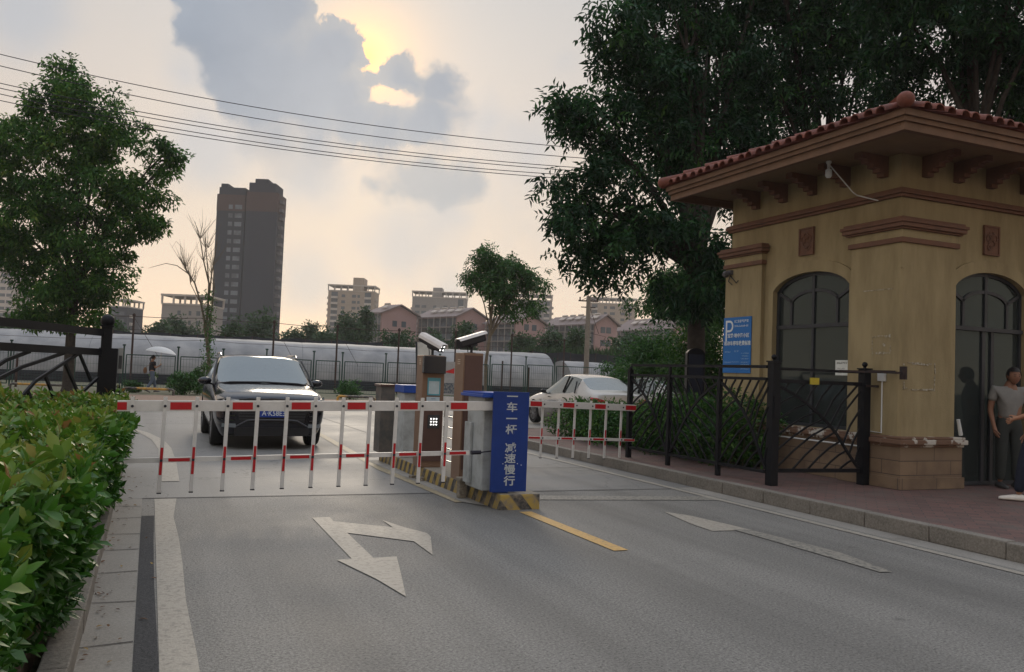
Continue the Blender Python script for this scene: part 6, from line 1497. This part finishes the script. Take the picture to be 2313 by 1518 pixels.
# trees standing behind and beside the viewer: they shade the booth and show in its glass
for k, (x, y, sx, rz_) in enumerate(((26, -12, 1.0, .4), (15, -19, 1.1, 2.1), (34, -2, 1.0, 3.9), (4, -24, 1.1, 5.2), (-9, -17, 1.0, 1.2))):
    src = [o for o in bpy.data.objects if o.name.startswith('broadleaf_tree') and o.parent is None][2]
    c9 = copy_tree(src); c9.location = (x, y, .1); c9.rotation_euler = (0, 0, rz_); c9.scale = (1.25*sx, 1.25*sx, 1.1)
    c9['label'] = ['dark tree reflected in the booth door glass, standing behind the viewer', 'dark tree behind the viewer, farther back along the lane', 'dark tree on the pavement behind the right side of the viewer', 'dark tree closing the lane far behind the viewer', 'dark tree behind the viewer on the left planting bed'][k]

# ------------------------------------------------------------------ plastic tunnels, fences, poles, wires
def tunnelmat():
    m = bpy.data.materials.new('greenhouse_plastic'); m.use_nodes = True; n, l = T(m); b = n['Principled BSDF']
    tcn = n.new('ShaderNodeTexCoord').outputs['Object']; nz = n.new('ShaderNodeTexNoise'); nz.inputs['Scale'].default_value = 1.1; nz.inputs['Detail'].default_value = 7; l.new(tcn, nz.inputs['Vector'])
    rp = n.new('ShaderNodeValToRGB'); l.new(nz.outputs[0], rp.inputs[0]); rp.color_ramp.elements[0].position = .3; rp.color_ramp.elements[0].color = (.19, .193, .20, 1); rp.color_ramp.elements[1].position = .7; rp.color_ramp.elements[1].color = (.31, .305, .30, 1)
    l.new(rp.outputs[0], b.inputs['Base Color']); b.inputs['Roughness'].default_value = .6; b.inputs['Specular IOR Level'].default_value = .35
    bp = n.new('ShaderNodeBump'); bp.inputs['Strength'].default_value = .35; bp.inputs['Distance'].default_value = .05; l.new(nz.outputs[0], bp.inputs['Height']); l.new(bp.outputs[0], b.inputs['Normal']); return m
M['plastic'] = tunnelmat(); M['net'] = mat('black_shade_net', (.036, .040, .048), .95, vs=2, col2=(.022, .025, .03)); M['rust'] = mat('rusty_pole', (.07, .04, .032), .8, vs=12, col2=(.04, .03, .03))
M['gfence'] = mat('dark_green_wire', (.012, .050, .038), .5); M['pole'] = mat('concrete_pole', (.21, .18, .15), .85, vs=4, var=.2)
def tunnel(A, Bv, r, h, label, skirt=True, ribs=1.2, sag=.05):
    A, Bv = Vector(A), Vector(Bv); d = (Bv-A); Lh = d.length; d /= Lh; s_ = Vector((-d.y, d.x, 0)); ro = empty('plastic_tunnel', (A+Bv)/2, label, 'greenhouse')
    nl = int(Lh/(ribs/4)); na = 18; vs, fs = [], []
    for i in range(nl+1):
        t = i/nl; k = (i % 4); q = 1-(.003 if k == 0 else -.001 if k == 2 else 0)+.010*math.sin(i*.31)*sag*10
        for j in range(na+1):
            a = math.pi*j/na; vs.append(A+d*Lh*t+s_*math.cos(a)*r*q+Vector((0, 0, h*q*math.sin(a)**.72)))
    for i in range(nl):
        for j in range(na): fs.append((i*(na+1)+j, i*(na+1)+j+1, (i+1)*(na+1)+j+1, (i+1)*(na+1)+j))
    e0 = len(vs); 
    for e_ in (0, nl): vs.append(A+d*Lh*e_/nl)
    for j in range(na): fs.append((e0, j+1, j)); fs.append((e0+1, nl*(na+1)+j, nl*(na+1)+j+1))
    mb = MB(); mb.add(vs, fs); mb.build('cover', M['plastic'], ro, smooth=True, auto=50)
    mb = MB()
    for i in range(0, nl+1, 4):
        pts = [A+d*Lh*i/nl+s_*math.cos(math.pi*j/na)*(r-.03)+Vector((0, 0, (h-.03)*math.sin(math.pi*j/na)**.72)) for j in range(na+1)]; mb.tube(pts, .018, 5, cap=False)
    mb.build('hoop', mat('hoop_steel', (.16, .17, .18), .6), ro)
    if skirt:
        mb = MB()
        for q in (-1, 1): mb.obox((A+Bv)/2+s_*(r+.05)*q+Vector((0, 0, .30)), d*Lh/2, s_*.02, Vector((0, 0, .30)))
        mb.build('shade_skirt', M['net'], ro)
    return ro
def gp(x, d, z=.07): return hz(x, d, z)
tunnel(gp(-260, 48), gp(1222, 59.5), 3.1, 2.95, 'long grey plastic growing tunnel with a rounded right end behind the mesh fence')
tunnel(gp(-300, 56), gp(1180, 69), 3.1, 2.75, 'second long plastic tunnel lying behind the front one', skirt=False)
tunnel(gp(1262, 66), gp(1368, 68), 2.0, 2.6, 'short pale plastic tunnel behind the utility pole and the white sedan', skirt=False)
# shade net frames behind the tunnels
def netroof(x0, x1, d0, d1, ztop, label, sagn=6, drop=.55):
    A, Bv = gp(x0, d0), gp(x1, d1); ro = empty('shade_net', (A+Bv)/2, label, 'shade net'); mb = MB(); n = 40; dv = Bv-A; back = Vector((-dv.y, dv.x, 0)).normalized()*9; vs, fs = [], []
    for i in range(n+1):
        t = i/n; z = ztop-.14*abs(math.sin(math.pi*sagn*t))
        for j, (o__, zz) in enumerate(((-.0, z-drop), (0, z), (.33, z-.08), (.66, z-.03), (1., z))): vs.append(A+dv*t+back*o__+Vector((0, 0, zz)))
    for i in range(n):
        for j in range(4): fs.append((i*5+j, i*5+j+1, (i+1)*5+j+1, (i+1)*5+j))
    mb.add(vs, fs); mb.build('net', M['net'], ro, smooth=True); mb = MB()
    for i in range(0, n+1, 4):
        for q in (0, 1): p = A+dv*i/n+back*q; mb.tube([p, p+Vector((0, 0, ztop))], .035, 6)
    mb.build('pole', M['rust'], ro)
netroof(250, 860, 62, 66, 3.55, 'black shade net stretched behind the tunnels, left part'); netroof(1200, 1480, 72, 74, 3.5, 'black shade net behind the right end of the tunnels', 4, .9); netroof(900, 1100, 66, 69, 3.2, 'dark net canopy behind the bronze cabinets', 3, .4)
# tall rusty poles with wires between
tops = [(-30, 700, 43), (303, 712, 44), (475, 716, 45), (620, 727, 46), (763, 737, 47.5), (902, 745, 49), (1030, 750, 51), (1157, 757, 53), (1275, 768, 55)]
tp = []
for i, (x, y, d) in enumerate(tops):
    t = at(x, y, d); x2 = x-(880-y)*.045; bpt = Vector((t.x, t.y, .07)); o_ = empty('wire_post', bpt, ['thin rusty post beyond the big left tree', 'thin rusty post left of the bare tree', 'thin rusty post beside the bare tree trunk', 'thin rusty post rising behind the dark car roof', 'thin rusty post above the right mirror of the dark car', 'thin rusty post between the dark car and the totem', 'thin rusty post hidden behind the bronze cabinets', 'thin rusty post just right of the bronze cabinets', 'last thin rusty post by the right end of the long tunnel'][i], 'post', 'rusty posts carrying wires before the tunnels')
    b = MB(); b.tube([bpt, t], .052, 8); b.build('shaft', M['rust'], o_); b = MB(); b.sphere((t.x, t.y, t.z), .085, (1, 1, 1.2), 8, 6); b.build('cap', M['rust'], o_); tp.append(t)
b = MB()
for dz in (-.06, -.75, -1.25):
    for a, c_ in zip(tp[:-1], tp[1:]):
        p = a+Vector((0, 0, dz)); q = c_+Vector((0, 0, dz)); b.tube([p, (p+q)/2-Vector((0, 0, .06)), q], .016 if dz > -.1 else .009, 5)
for i in (1, 3, 4): b.tube([tp[i]-Vector((0, 0, .1)), tp[i]+(tp[i+1]-tp[i])*.35-Vector((0, 0, 2.2))], .010, 5)
tag(b.build('fence_wire', M['rust']), 'thin dark wires strung along the rusty posts', 'wire')
# green mesh fence panels
fx = [(-120, 38), (20, 38), (160, 38.4), (275, 38.8), (398, 39.2), (500, 39.8), (598, 40.4), (705, 41), (770, 41.5), (868, 42.5), (990, 44), (1104, 45.5), (1185, 46.5), (1250, 47.5), (1400, 49)]
wh = [1.62, 1.62, 1.62, 1.62, 1.62, 1.62, 1.7, 1.7, 1.7, 1.75, 1.85, 1.9, 1.95, 1.95, 1.95]
mf = empty('mesh_fence', gp(560, 40), 'dark green wire mesh fence along the far side of the cross road', 'fence')
for i in range(len(fx)):
    p = gp(*fx[i]); b = MB(); b.tube([p, p+Vector((0, 0, wh[i]+.45))], .035, 7); b.tube([p+Vector((0, 0, wh[i]+.40)), p+Vector((0, 0, wh[i]+.47))], .07, 8); b.build('post', M['gfence'], mf)
for i in range(len(fx)-1):
    A, Bv = gp(*fx[i]), gp(*fx[i+1]); dv = (Bv-A); Lh = dv.length; dv /= Lh; A = A+dv*.12; Lh -= .24; h = wh[i]; b = MB(); U = Vector((0, 0, 1))
    for z in (.12, h): b.bar(A+U*z, A+dv*Lh+U*z, .045)
    for t in (0, Lh): b.bar(A+dv*t+U*.12, A+dv*t+U*h, .045)
    b.build('frame', M['gfence'], mf); b = MB()
    for k in range(1, int(Lh/.13)): b.bar(A+dv*k*.13+U*.12, A+dv*k*.13+U*h, .007)
    for z in (.45, .8, 1.15, 1.5): b.bar(A+U*z, A+dv*Lh+U*z, .009)
    b.build('mesh', M['gfence'], mf)
b = MB()
for z in (.62, .5, .36): b.tube([gp(-100, 41, z), gp(760, 43.5, z), gp(1260, 50, z)], .03, 6)
tag(b.build('low_pipe', M['net']), 'low dark pipes running behind the green mesh fence', 'pipe')
# rusty old marker posts
for i, (x, y, d, lb) in enumerate(((1192, 850, 47, 'short rusty stake right of the blue board'), (35, 818, 37, 'short rusty stake behind the left gate'), (1132, 835, 47.3, 'short rusty stake near the bronze cabinets'))):
    p = gp(x, d); b = MB(); b.tube([p, Vector((p.x, p.y, at(x, y-20, d).z))], .05, 8); tag(b.build('stake', M['rust']), lb, 'stake')
# wheel stop bars
M['yb'] = stripemat('black_yellow_bar', (.55, .28, .015), (.02, .02, .025), .8, 0, .5)
for (x0_, x1_, y_, lb) in ((278, 392, 884, 'black and yellow parking bar at the feet of the walking woman'), (22, 150, 881, 'black and yellow parking bar behind the open left gate'), (762, 846, 893, 'black and yellow parking bar left of the weathered box'), (-110, -6, 880, 'black and yellow parking bar beyond the left picture edge')):
    a, c_ = gnd(x0_, y_, .25), gnd(x1_, y_, .25); d0 = 33.5; a, c_ = hz(x0_, d0, .10), hz(x1_, d0, .10); c_ = Vector((c_.x, c_.y, .10)); dv = (c_-a).normalized(); U = Vector((0, 0, 1))
    b = MB(); b.tube([a, a+U*.17+dv*.01, a+U*.23+dv*.08, c_+U*.23-dv*.08, c_+U*.17-dv*.01, c_], .05, 8)
    tag(b.build('parking_bar', M['yb'], smooth=True), lb, 'parking bar', 'black and yellow parking bars')
# utility pole and its wires
up_ = empty('utility_pole', gp(1322, 60), 'concrete utility pole with a small crossarm behind the white sedan', 'utility pole')
pt_, pb2 = at(1327, 668, 60), gp(1322, 60); pt_ = Vector((pb2.x, pb2.y, pt_.z)); b = MB(); b.tube([pb2, pt_], [.20, .15], 12); b.build('pole', M['pole'], up_, smooth=True)
b = MB(); b.bar(pt_+Vector((-.7, .2, -.35)), pt_+Vector((.7, -.2, -.35)), .09, .09); b.bar(pt_+Vector((-.5, .15, -.8)), pt_+Vector((.5, -.15, -.8)), .07, .07)
for q in (-.6, 0, .6): b.tube([pt_+Vector((q, -q*.28, -.3)), pt_+Vector((q, -q*.28, -.08))], .05, 8)
b.build('crossarm', M['rust'], up_)
b = MB(); b.tube([pt_-Vector((0, 0, 2.6)), hz(1368, 60.2, 4.4), hz(1345, 60, 3.0)], .02, 5); b.tube([pt_-Vector((0, 0, .5)), hz(1352, 60, 4.6)], .02, 5); b.build('stay_wire', M['rust'], up_)
M['wire'] = mat('black_cable', (.03, .03, .035), .6)
for k, (ys_) in enumerate(((122, 211, 302, 331), (148, 237, 325, 354), (187, 270, 349, 377), (198, 280, 356, 385), (211, 295, 369, 396), (226, 304, 377, 404))):
    xs_ = (0, 400, 1000, 1260); co2 = np.polyfit(xs_, ys_, 2); pts = [at(x, float(np.polyval(co2, x)), 27+x*.004) for x in range(-400, 1561, 70)]
    b = MB(); b.tube(pts, .0135, 6); tag(b.build('overhead_cable', M['wire'], smooth=True), ['topmost black overhead cable crossing the sky', 'second overhead cable from the top', 'upper cable of the middle pair of overhead cables', 'lower cable of the middle pair of overhead cables', 'upper cable of the lowest pair of overhead cables', 'lowest black overhead cable crossing the sky'][k], 'cable', 'overhead cables crossing the sky')
for k in range(4):
    a = pt_+Vector((-.5+.3*k, 0, -.3)); c_ = at(1500, 575+14*k, 78); b = MB(); b.tube([a, (a+c_)/2-Vector((0, 0, .35)), c_], .022, 5); tag(b.build('utility_wire', M['wire']), ['topmost', 'second', 'third', 'lowest'][k]+' faint wire rising right from the utility pole crossarm', 'wire', 'wires from the utility pole')
# drop lamp on a wire far left; black utility box under the big tree
bx = empty('utility_box', hz(1567, 17.5, .15), 'black cabinet with a rounded top in front of the big tree trunk', 'cabinet')
p = hz(1567, 17.5, .15); rt2 = Vector((math.cos(YAW), -math.sin(YAW), 0)); ft2 = Vector((math.sin(YAW), math.cos(YAW), 0)); hz_ = at(1567, 800, 17.5).z-.15
b = MB(); w_ = .185; prof = [(-w_, 0), (w_, 0), (w_, hz_)]+[(w_*math.cos(R(t)), hz_+.13*math.sin(R(t))) for t in range(15, 180, 15)]+[(-w_, hz_)]
b.prism([p+rt2*x+Vector((0, 0, z)) for x, z in prof], ft2*.22); b.build('body', M['iron'], bx)
b = MB(); b.prism([p+rt2*x-ft2*.008+Vector((0, 0, z)) for x, z in ((-.15, .5), (.15, .5), (.15, hz_), (-.15, hz_))], ft2*.006); b.build('door', mat('box_dark_blue', (.012, .016, .03), .35), bx)
# ------------------------------------------------------------------ far trees and reeds
FT = [(510, 95, 60, 700, 'pale green tree at the foot of the dark tower, left'), (580, 110, 70, 690, 'pale green tree in front of the dark tower'), (660, 100, 50, 722, 'small far tree right of the dark tower'), (700, 120, 34, 716, 'small far pine shaped tree right of the tower'), (790, 110, 70, 700, 'far dark tree before the first beige block'), (822, 115, 34, 692, 'narrow far tree beside the first pink gable'), (740, 105, 60, 728, 'low far tree before the first beige block'),
      (890, 100, 90, 728, 'round far tree before the first pink gable'), (985, 95, 80, 722, 'far tree before the second glazed facade'), (1050, 98, 60, 715, 'far tree before the second pink gable'), (1170, 100, 70, 735, 'far tree before the third pink gable'), (1245, 95, 80, 728, 'far tree before the fourth glazed facade'), (1300, 92, 50, 722, 'far tree left of the utility pole'), (410, 110, 66, 706, 'far tree before the low grey building'), (350, 100, 60, 722, 'far shrubby tree left of the low grey building'), (255, 90, 90, 716, 'far tree behind the big left tree trunk'), (1420, 80, 90, 735, 'far tree behind the dense green bush'), (45, 90, 110, 700, 'far tree at the left picture edge')]
protos = []
for i, (x, d, w_, yt, lb) in enumerate(FT):
    yt = yt+(10 if x > 830 else 4); p = hz(x, d, .07); h = at(x, yt, d).z; r = w_/2*d/FPX*1.15; o_ = empty('far_tree', p, lb, 'tree', 'far trees behind the tunnels'); bl = [(p.x+random.uniform(-.45, .45)*r, p.y+random.uniform(-.4, .4)*r, h*random.uniform(.5, .8), r*.6, r*.6, h*.22) for _ in range(6)]
    c_, cc = crown(bl, 95, 26, .6, .42, .22, M['leaf_far'], o_, droop=.1, shell=.3); trunk(p, (p.x, p.y, h*.5), .16, cc, M['bark'], o_, 4)
p = gp(1400, 78); n = 9000; xs = rng.uniform(1180, 1520, n); ds_ = rng.uniform(74, 82, n)
C = np.array([hz(float(x), float(d), .1) for x, d in zip(xs[:1500], ds_[:1500])]); C = np.repeat(C, 6, axis=0)+rng.normal(0, .25, (n, 3))*np.array([1, 1, 0]); D = np.stack([rng.normal(0, .12, n), rng.normal(0, .12, n), np.ones(n)], 1)
C[:, 2] = rng.uniform(.3, 2.6, n)
tag(leaf_mesh('reeds', C, D, rdir(n), rng.uniform(1.2, 1.9, n), np.full(n, .14), M['leaf_far'], None), 'band of tall green reeds below the pink row houses', 'reeds', kind='stuff')
n = 26000; xs = rng.uniform(-150, 1700, n//8); C = np.array([hz(float(x), float(rng.uniform(84, 92)), .1) for x in xs]); C = np.repeat(C, 8, axis=0); n = len(C); C = C+rng.normal(0, .7, (n, 3))*np.array([1, 1, 0]); hh = 2.1+.9*np.sin(C[:, 0]*.35)+.7*np.sin(C[:, 0]*.9+2); C[:, 2] = rng.random(n)*hh+.2
tag(leaf_mesh('far_thicket', C, rdir(n), rdir(n), np.full(n, .55), np.full(n, .32), M['leaf_far'], None), 'dark green belt of far thicket behind the plastic tunnels', 'thicket', kind='stuff')
# ------------------------------------------------------------------ buildings
def bmat(n_, c, v=.06): return mat(n_, c, .85, vs=.25, var=v)
M['lt2'] = bmat('dim_balcony', (.12, .11, .115)); M['win2'] = mat('painted_reflection_window', (.13, .15, .17), .3, vs=.08, col2=(.035, .04, .045), mixs=(.4, .55)); M['win'] = mat('far_window_glass', (.07, .085, .10), .2, vs=.5, var=.2); M['beige'] = bmat('beige_facade', (.31, .245, .19)); M['beige2'] = bmat('grey_facade', (.24, .215, .20)); M['pink'] = bmat('pink_render', (.33, .215, .205)); M['lt'] = bmat('pale_band', (.42, .37, .33))  # win2: pale reflections painted into the window colour in patches
M['tower'] = bmat('dark_brick_tower', (.020, .023, .034), .05); M['towerred'] = bmat('reddish_tower_top', (.060, .034, .030)); M['pinkroof'] = bmat('grey_pink_roof', (.20, .16, .155)); M['glazed'] = mat('glazed_balcony', (.13, .15, .165), .3, vs=.6, col2=(.06, .07, .085), mixs=(.4, .6))
def frame(x, y_base, d):          # local building frame facing the road: origin on the ground
    p = hz(x, d, 0); return p
def bld(x0, x1, ytop, d, deep, name, label, cat='building'):
    A, Bv = hz(x0, d, 0), hz(x1, d, 0); u = (Bv-A); W_ = u.length; u /= W_; nn = Vector((u.y, -u.x, 0)); h = at((x0+x1)/2, ytop, d).z
    return A, u, nn, W_, h, empty(name, (A+Bv)/2+nn*-deep/2, label, cat)
def P3(A, u, nn, a, o_, z): return A+u*a+nn*o_+Vector((0, 0, z))
def blk(mb, A, u, nn, a0, a1, o0, o1, z0, z1): mb.prism([P3(A, u, nn, a0, o0, z0), P3(A, u, nn, a1, o0, z0), P3(A, u, nn, a1, o1, z0), P3(A, u, nn, a0, o1, z0)], (0, 0, z1-z0))
# dark tower
A, u, nn, W_, h, ro = bld(470, 618, 402, 290, 12, 'tower_block', 'tall dark brick tower block with a reddish top band')
b = MB(); s1w = W_*.43
blk(b, A, u, nn, 0, s1w, 0, -9, 0, h-5.2); blk(b, A, u, nn, s1w+.9, W_-1.2, 1.2, -9, 0, h-4.2); blk(b, A, u, nn, s1w, s1w+.9, -1.5, -8, 0, h-6)
b.build('wall', M['tower'], ro)
b = MB(); blk(b, A, u, nn, .6, s1w, .04, -8.5, h-5.2, h-2.8); blk(b, A, u, nn, 1.0, s1w*.35, -.5, -7, h-2.8, h-1.4); blk(b, A, u, nn, s1w+1.5, W_-2.2, 1., -8.5, h-4.2, h-1.0); blk(b, A, u, nn, s1w+3.2, W_-5.2, 0, -8, h-1.0, h+.6); b.build('parapet', M['tower'], ro)
b = MB(); blk(b, A, u, nn, -.06, s1w+.02, .06, -9.1, h-11., h-5.3); blk(b, A, u, nn, s1w+.85, W_-1.1, 1.28, -9.1, h-11., h-4.3); b.build('top_band', M['towerred'], ro)
fl = 3.0; nf = int((h-8)/fl)
for f in range(2, nf):
    z = 1.2+f*fl
    for a, ww in ((s1w*.50, .7), (s1w*.78, 1.2)):
        b = MB(); b.prism([P3(A, u, nn, a-ww, .09, z), P3(A, u, nn, a+ww, .09, z), P3(A, u, nn, a+ww, .09, z+1.5), P3(A, u, nn, a-ww, .09, z+1.5)], -nn*.3); b.build('window', M['win2'], ro)
for f in range(1, nf+1):
    b = MB(); z = f*fl+1; blk(b, A, u, nn, W_-1.2, W_-.1, -1, -4, z, z+1.1); b.build('balcony', M['lt2'], ro)
def slabblock(x0, x1, ytop, d, label, cols, m, towerbit=None, pergola=True, fl=3.0, name='apartment_building', z0=6):
    A, u, nn, W_, h, ro = bld(x0, x1, ytop, d, 14, name, label)
    b = MB(); blk(b, A, u, nn, 0, W_, 0, -14, 0, h-3.2)
    if towerbit: blk(b, A, u, nn, W_*towerbit[0], W_*towerbit[1], .3, -10, h-3.2, h+towerbit[2])
    b.build('wall', m, ro); b = MB()
    if pergola:
        blk(b, A, u, nn, -.4, W_+.4, .4, -14.4, h-.9, h-.3); n_ = max(4, int(W_/3.2))
        for i in range(n_+1): blk(b, A, u, nn, W_*i/n_-.25, W_*i/n_+.25, .3, -.2, h-3.2, h-.9); blk(b, A, u, nn, W_*i/n_-.25, W_*i/n_+.25, -13.8, -14.3, h-3.2, h-.9)
        blk(b, A, u, nn, -.15, W_+.15, .2, -14.2, h-3.6, h-3.15)
    b.build('roof_frame', M['lt'], ro)
    nf = int((h-4)/fl)
    for a, ww, bal in cols:
        if bal:
            for f in range(max(1, int(z0/fl)), nf): b = MB(); blk(b, A, u, nn, W_*a-ww, W_*a+ww, 1.1, .07, f*fl+.2, f*fl+1.3); b.build('balcony', M['lt'], ro)
            b = MB(); blk(b, A, u, nn, W_*a-ww, W_*a+ww, .05, -.4, z0, h-4); b.build('recess', M['win'], ro)
        else:
            for f in range(max(1, int(z0/fl)), nf):
                b = MB(); blk(b, A, u, nn, W_*a-ww, W_*a+ww, .06, -.3, f*fl+.9, f*fl+2.3); b.build('window', M['win'], ro)
    for f in range(max(1, int(z0/fl)), nf):
        b = MB(); blk(b, A, u, nn, -.9, -.01, -2, -5, f*fl, f*fl+1.1); b.build('side_balcony', M['lt'], ro); b = MB(); blk(b, A, u, nn, W_+.01, W_+.9, -2, -5, f*fl, f*fl+1.1); b.build('side_balcony', M['lt'], ro)
    return ro
slabblock(733, 838, 641, 420, 'beige apartment block with a square roof tower, first right of the dark tower', [(.14, 1.6, 1), (.33, .9, 0), (.56, 1.0, 0), (.66, .6, 0), (.86, 1.6, 1)], M['beige'], (.53, .76, 3.4), z0=15)
slabblock(924, 1046, 656, 430, 'beige apartment block behind the second pink house, left of the slender tree', [(.1, 1.2, 0), (.22, 1.2, 0), (.42, .8, 0), (.62, 1.0, 0), (.76, 1.2, 0), (.9, 1.4, 1)], M['beige2'], (.38, .55, 1.6), z0=18)
slabblock(1150, 1241, 662, 430, 'grey apartment block partly hidden by the slender tree crown', [(.5, 1.2, 0), (.7, 1.2, 0), (.87, 1.4, 1)], M['beige2'], None, z0=18)
slabblock(1325, 1431, 670, 430, 'beige apartment block behind the utility pole, farthest right', [(.12, 1.4, 1), (.35, .8, 0), (.5, 1.3, 0), (.72, 1.0, 0), (.88, .8, 0)], M['beige'], None, z0=15)
slabblock(358, 462, 662, 260, 'low grey concrete building between the big left tree and the dark tower', [(.38, .5, 0), (.62, .4, 0), (.8, .6, 0)], M['beige2'], None, z0=6)
slabblock(-40, 20, 590, 380, 'pale grey tower block at the left picture edge behind the tree', [(.3, 1.2, 0), (.6, 1.2, 0), (.85, 1.2, 0)], M['lt'], None, z0=15)
slabblock(238, 281, 672, 330, 'dark narrow block right of the big left tree crown', [(.3, 1., 0), (.7, 1., 0)], M['tower'], None, z0=9)
slabblock(284, 297, 706, 700, 'tiny pale blue block far away between tree and wire post', [(.5, 1.5, 0)], M['beige2'], None, pergola=False, z0=9)
# pink row houses
def rowhouse(xg0, xg1, xl, yp, d, label, ye):
    """gable from pixel xg0 to xg1, long glazed side from xg0 back to xl; yp = ridge, ye = eaves"""
    ang = R(38); G0, G1 = hz(xg0, d, 0), hz(xg1, d, 0); view = Vector((G0.x, G0.y, 0)).normalized(); right = Vector((view.y, -view.x, 0)); wpx = (G1-G0).dot(right)
    gu = (right*math.cos(ang)+view*math.sin(ang)); gw = wpx/math.cos(ang); lu = (-right*math.sin(ang)+view*math.cos(ang)); lw = ((xg0-xl)/FPX*d)/math.sin(ang)*1.1
    ze, zp = at(xg0, ye, d).z, at((xg0+xg1)/2, yp, d).z; ro = empty('row_house', G0+gu*gw/2+lu*lw/2, label, 'house', 'pink gabled row houses'); U = Vector((0, 0, 1)); b = MB()
    b.prism([G0, G0+gu*gw, G0+gu*gw+U*ze, G0+gu*gw/2+U*zp, G0+U*ze], lu*lw); b.build('wall', M['pink'], ro)
    b = MB()
    for s_ in (0, 1):
        a, c_ = (G0+U*ze, G0+gu*gw/2+U*zp) if not s_ else (G0+gu*gw+U*ze, G0+gu*gw/2+U*zp); o_ = (a-c_).normalized()*.9
        b.prism([a+o_+U*.12-lu*.6, c_+U*.12-lu*.6, c_+U*.42-lu*.6, a+o_+U*.42-lu*.6], lu*(lw+1.2))
    rf_ = b.build('roof', M['pinkroof'], ro); b = MB(); k = int(lw/3.2)
    for i in range(k): 
        q = G0+gu*gw*.18+U*(ze+(zp-ze)*.45+.5)+lu*(1.2+3.1*i); b.obox(q+U*.35, lu*1.0, gu*.7+U*.45, (U-gu*.6)*.06); b.tube([q+U*.9-lu*.9+gu*.5, q+U*.9+lu*.9+gu*.5], .22, 7)
    b.build('solar_heater', M['lt'], rf_)
    nf = int((ze)/2.9); b = MB(); b.prism([G0-gu*.06+lu*.5+U*3, G0-gu*.06+lu*(lw-.5)+U*3, G0-gu*.06+lu*(lw-.5)+U*(ze-.3), G0-gu*.06+lu*.5+U*(ze-.3)], gu*.05); b.build('glazed_front', M['glazed'], ro); b = MB()
    for f in range(1, nf+1): z = f*2.9; b.prism([G0-gu*.9+lu*.3+U*z, G0-gu*.9+lu*(lw-.3)+U*z, G0-gu*.9+lu*(lw-.3)+U*(z+.22), G0-gu*.9+lu*.3+U*(z+.22)], gu*.8)
    for i in range(int(lw/2.4)+1): q = G0-gu*.9+lu*(.4+2.4*i); b.bar(q+U*3, q+U*ze, .16)
    b.build('balcony', M['beige2'], ro)
    for f in range(2, nf+1):
        for a in (.36, .62): b = MB(); b.prism([G0-lu*.05+gu*gw*a-gu*.65+U*(f*2.9-.2), G0-lu*.05+gu*gw*a+gu*.65+U*(f*2.9-.2), G0-lu*.05+gu*gw*a+gu*.65+U*(f*2.9+1.15), G0-lu*.05+gu*gw*a-gu*.65+U*(f*2.9+1.15)], lu*.1); b.build('window', M['win'], ro)
rowhouse(857, 939, 830, 688, 190, 'pink gabled house right of the first beige block, leftmost of the row', 706)
rowhouse(1027, 1094, 941, 696, 190, 'pink gabled house with a long glazed side left of the slender tree', 714)
rowhouse(1160, 1229, 1096, 710, 185, 'pink gabled house just behind the right side of the slender tree', 728)
rowhouse(1340, 1390, 1231, 712, 185, 'pink gabled house with a long glazed side behind the utility pole', 730)
rowhouse(1520, 1580, 1392, 716, 185, 'rightmost pink row house mostly hidden behind the bushes', 740)
# ------------------------------------------------------------------ evening haze
hb = MB(); hb.box(-260, 560, -40, 520, -1.2, 96)
hm = bpy.data.materials.new('evening_haze'); hm.use_nodes = True; n, l = T(hm); n.clear(); pv = n.new('ShaderNodeVolumePrincipled'); pv.inputs['Color'].default_value = (1., .97, .96, 1); pv.inputs['Density'].default_value = .0004; pv.inputs['Anisotropy'].default_value = .0
ou = n.new('ShaderNodeOutputMaterial'); l.new(pv.outputs[0], ou.inputs['Volume'])
tag(hb.build('haze', hm), 'pale evening haze filling the air over the whole place', None, kind='stuff')
sc.cycles.volume_bounces = 2; sc.cycles.volume_step_rate = 8; sc.cycles.max_bounces = 8; sc.cycles.transparent_max_bounces = 16; sc.cycles.diffuse_bounces = 3; sc.cycles.glossy_bounces = 3
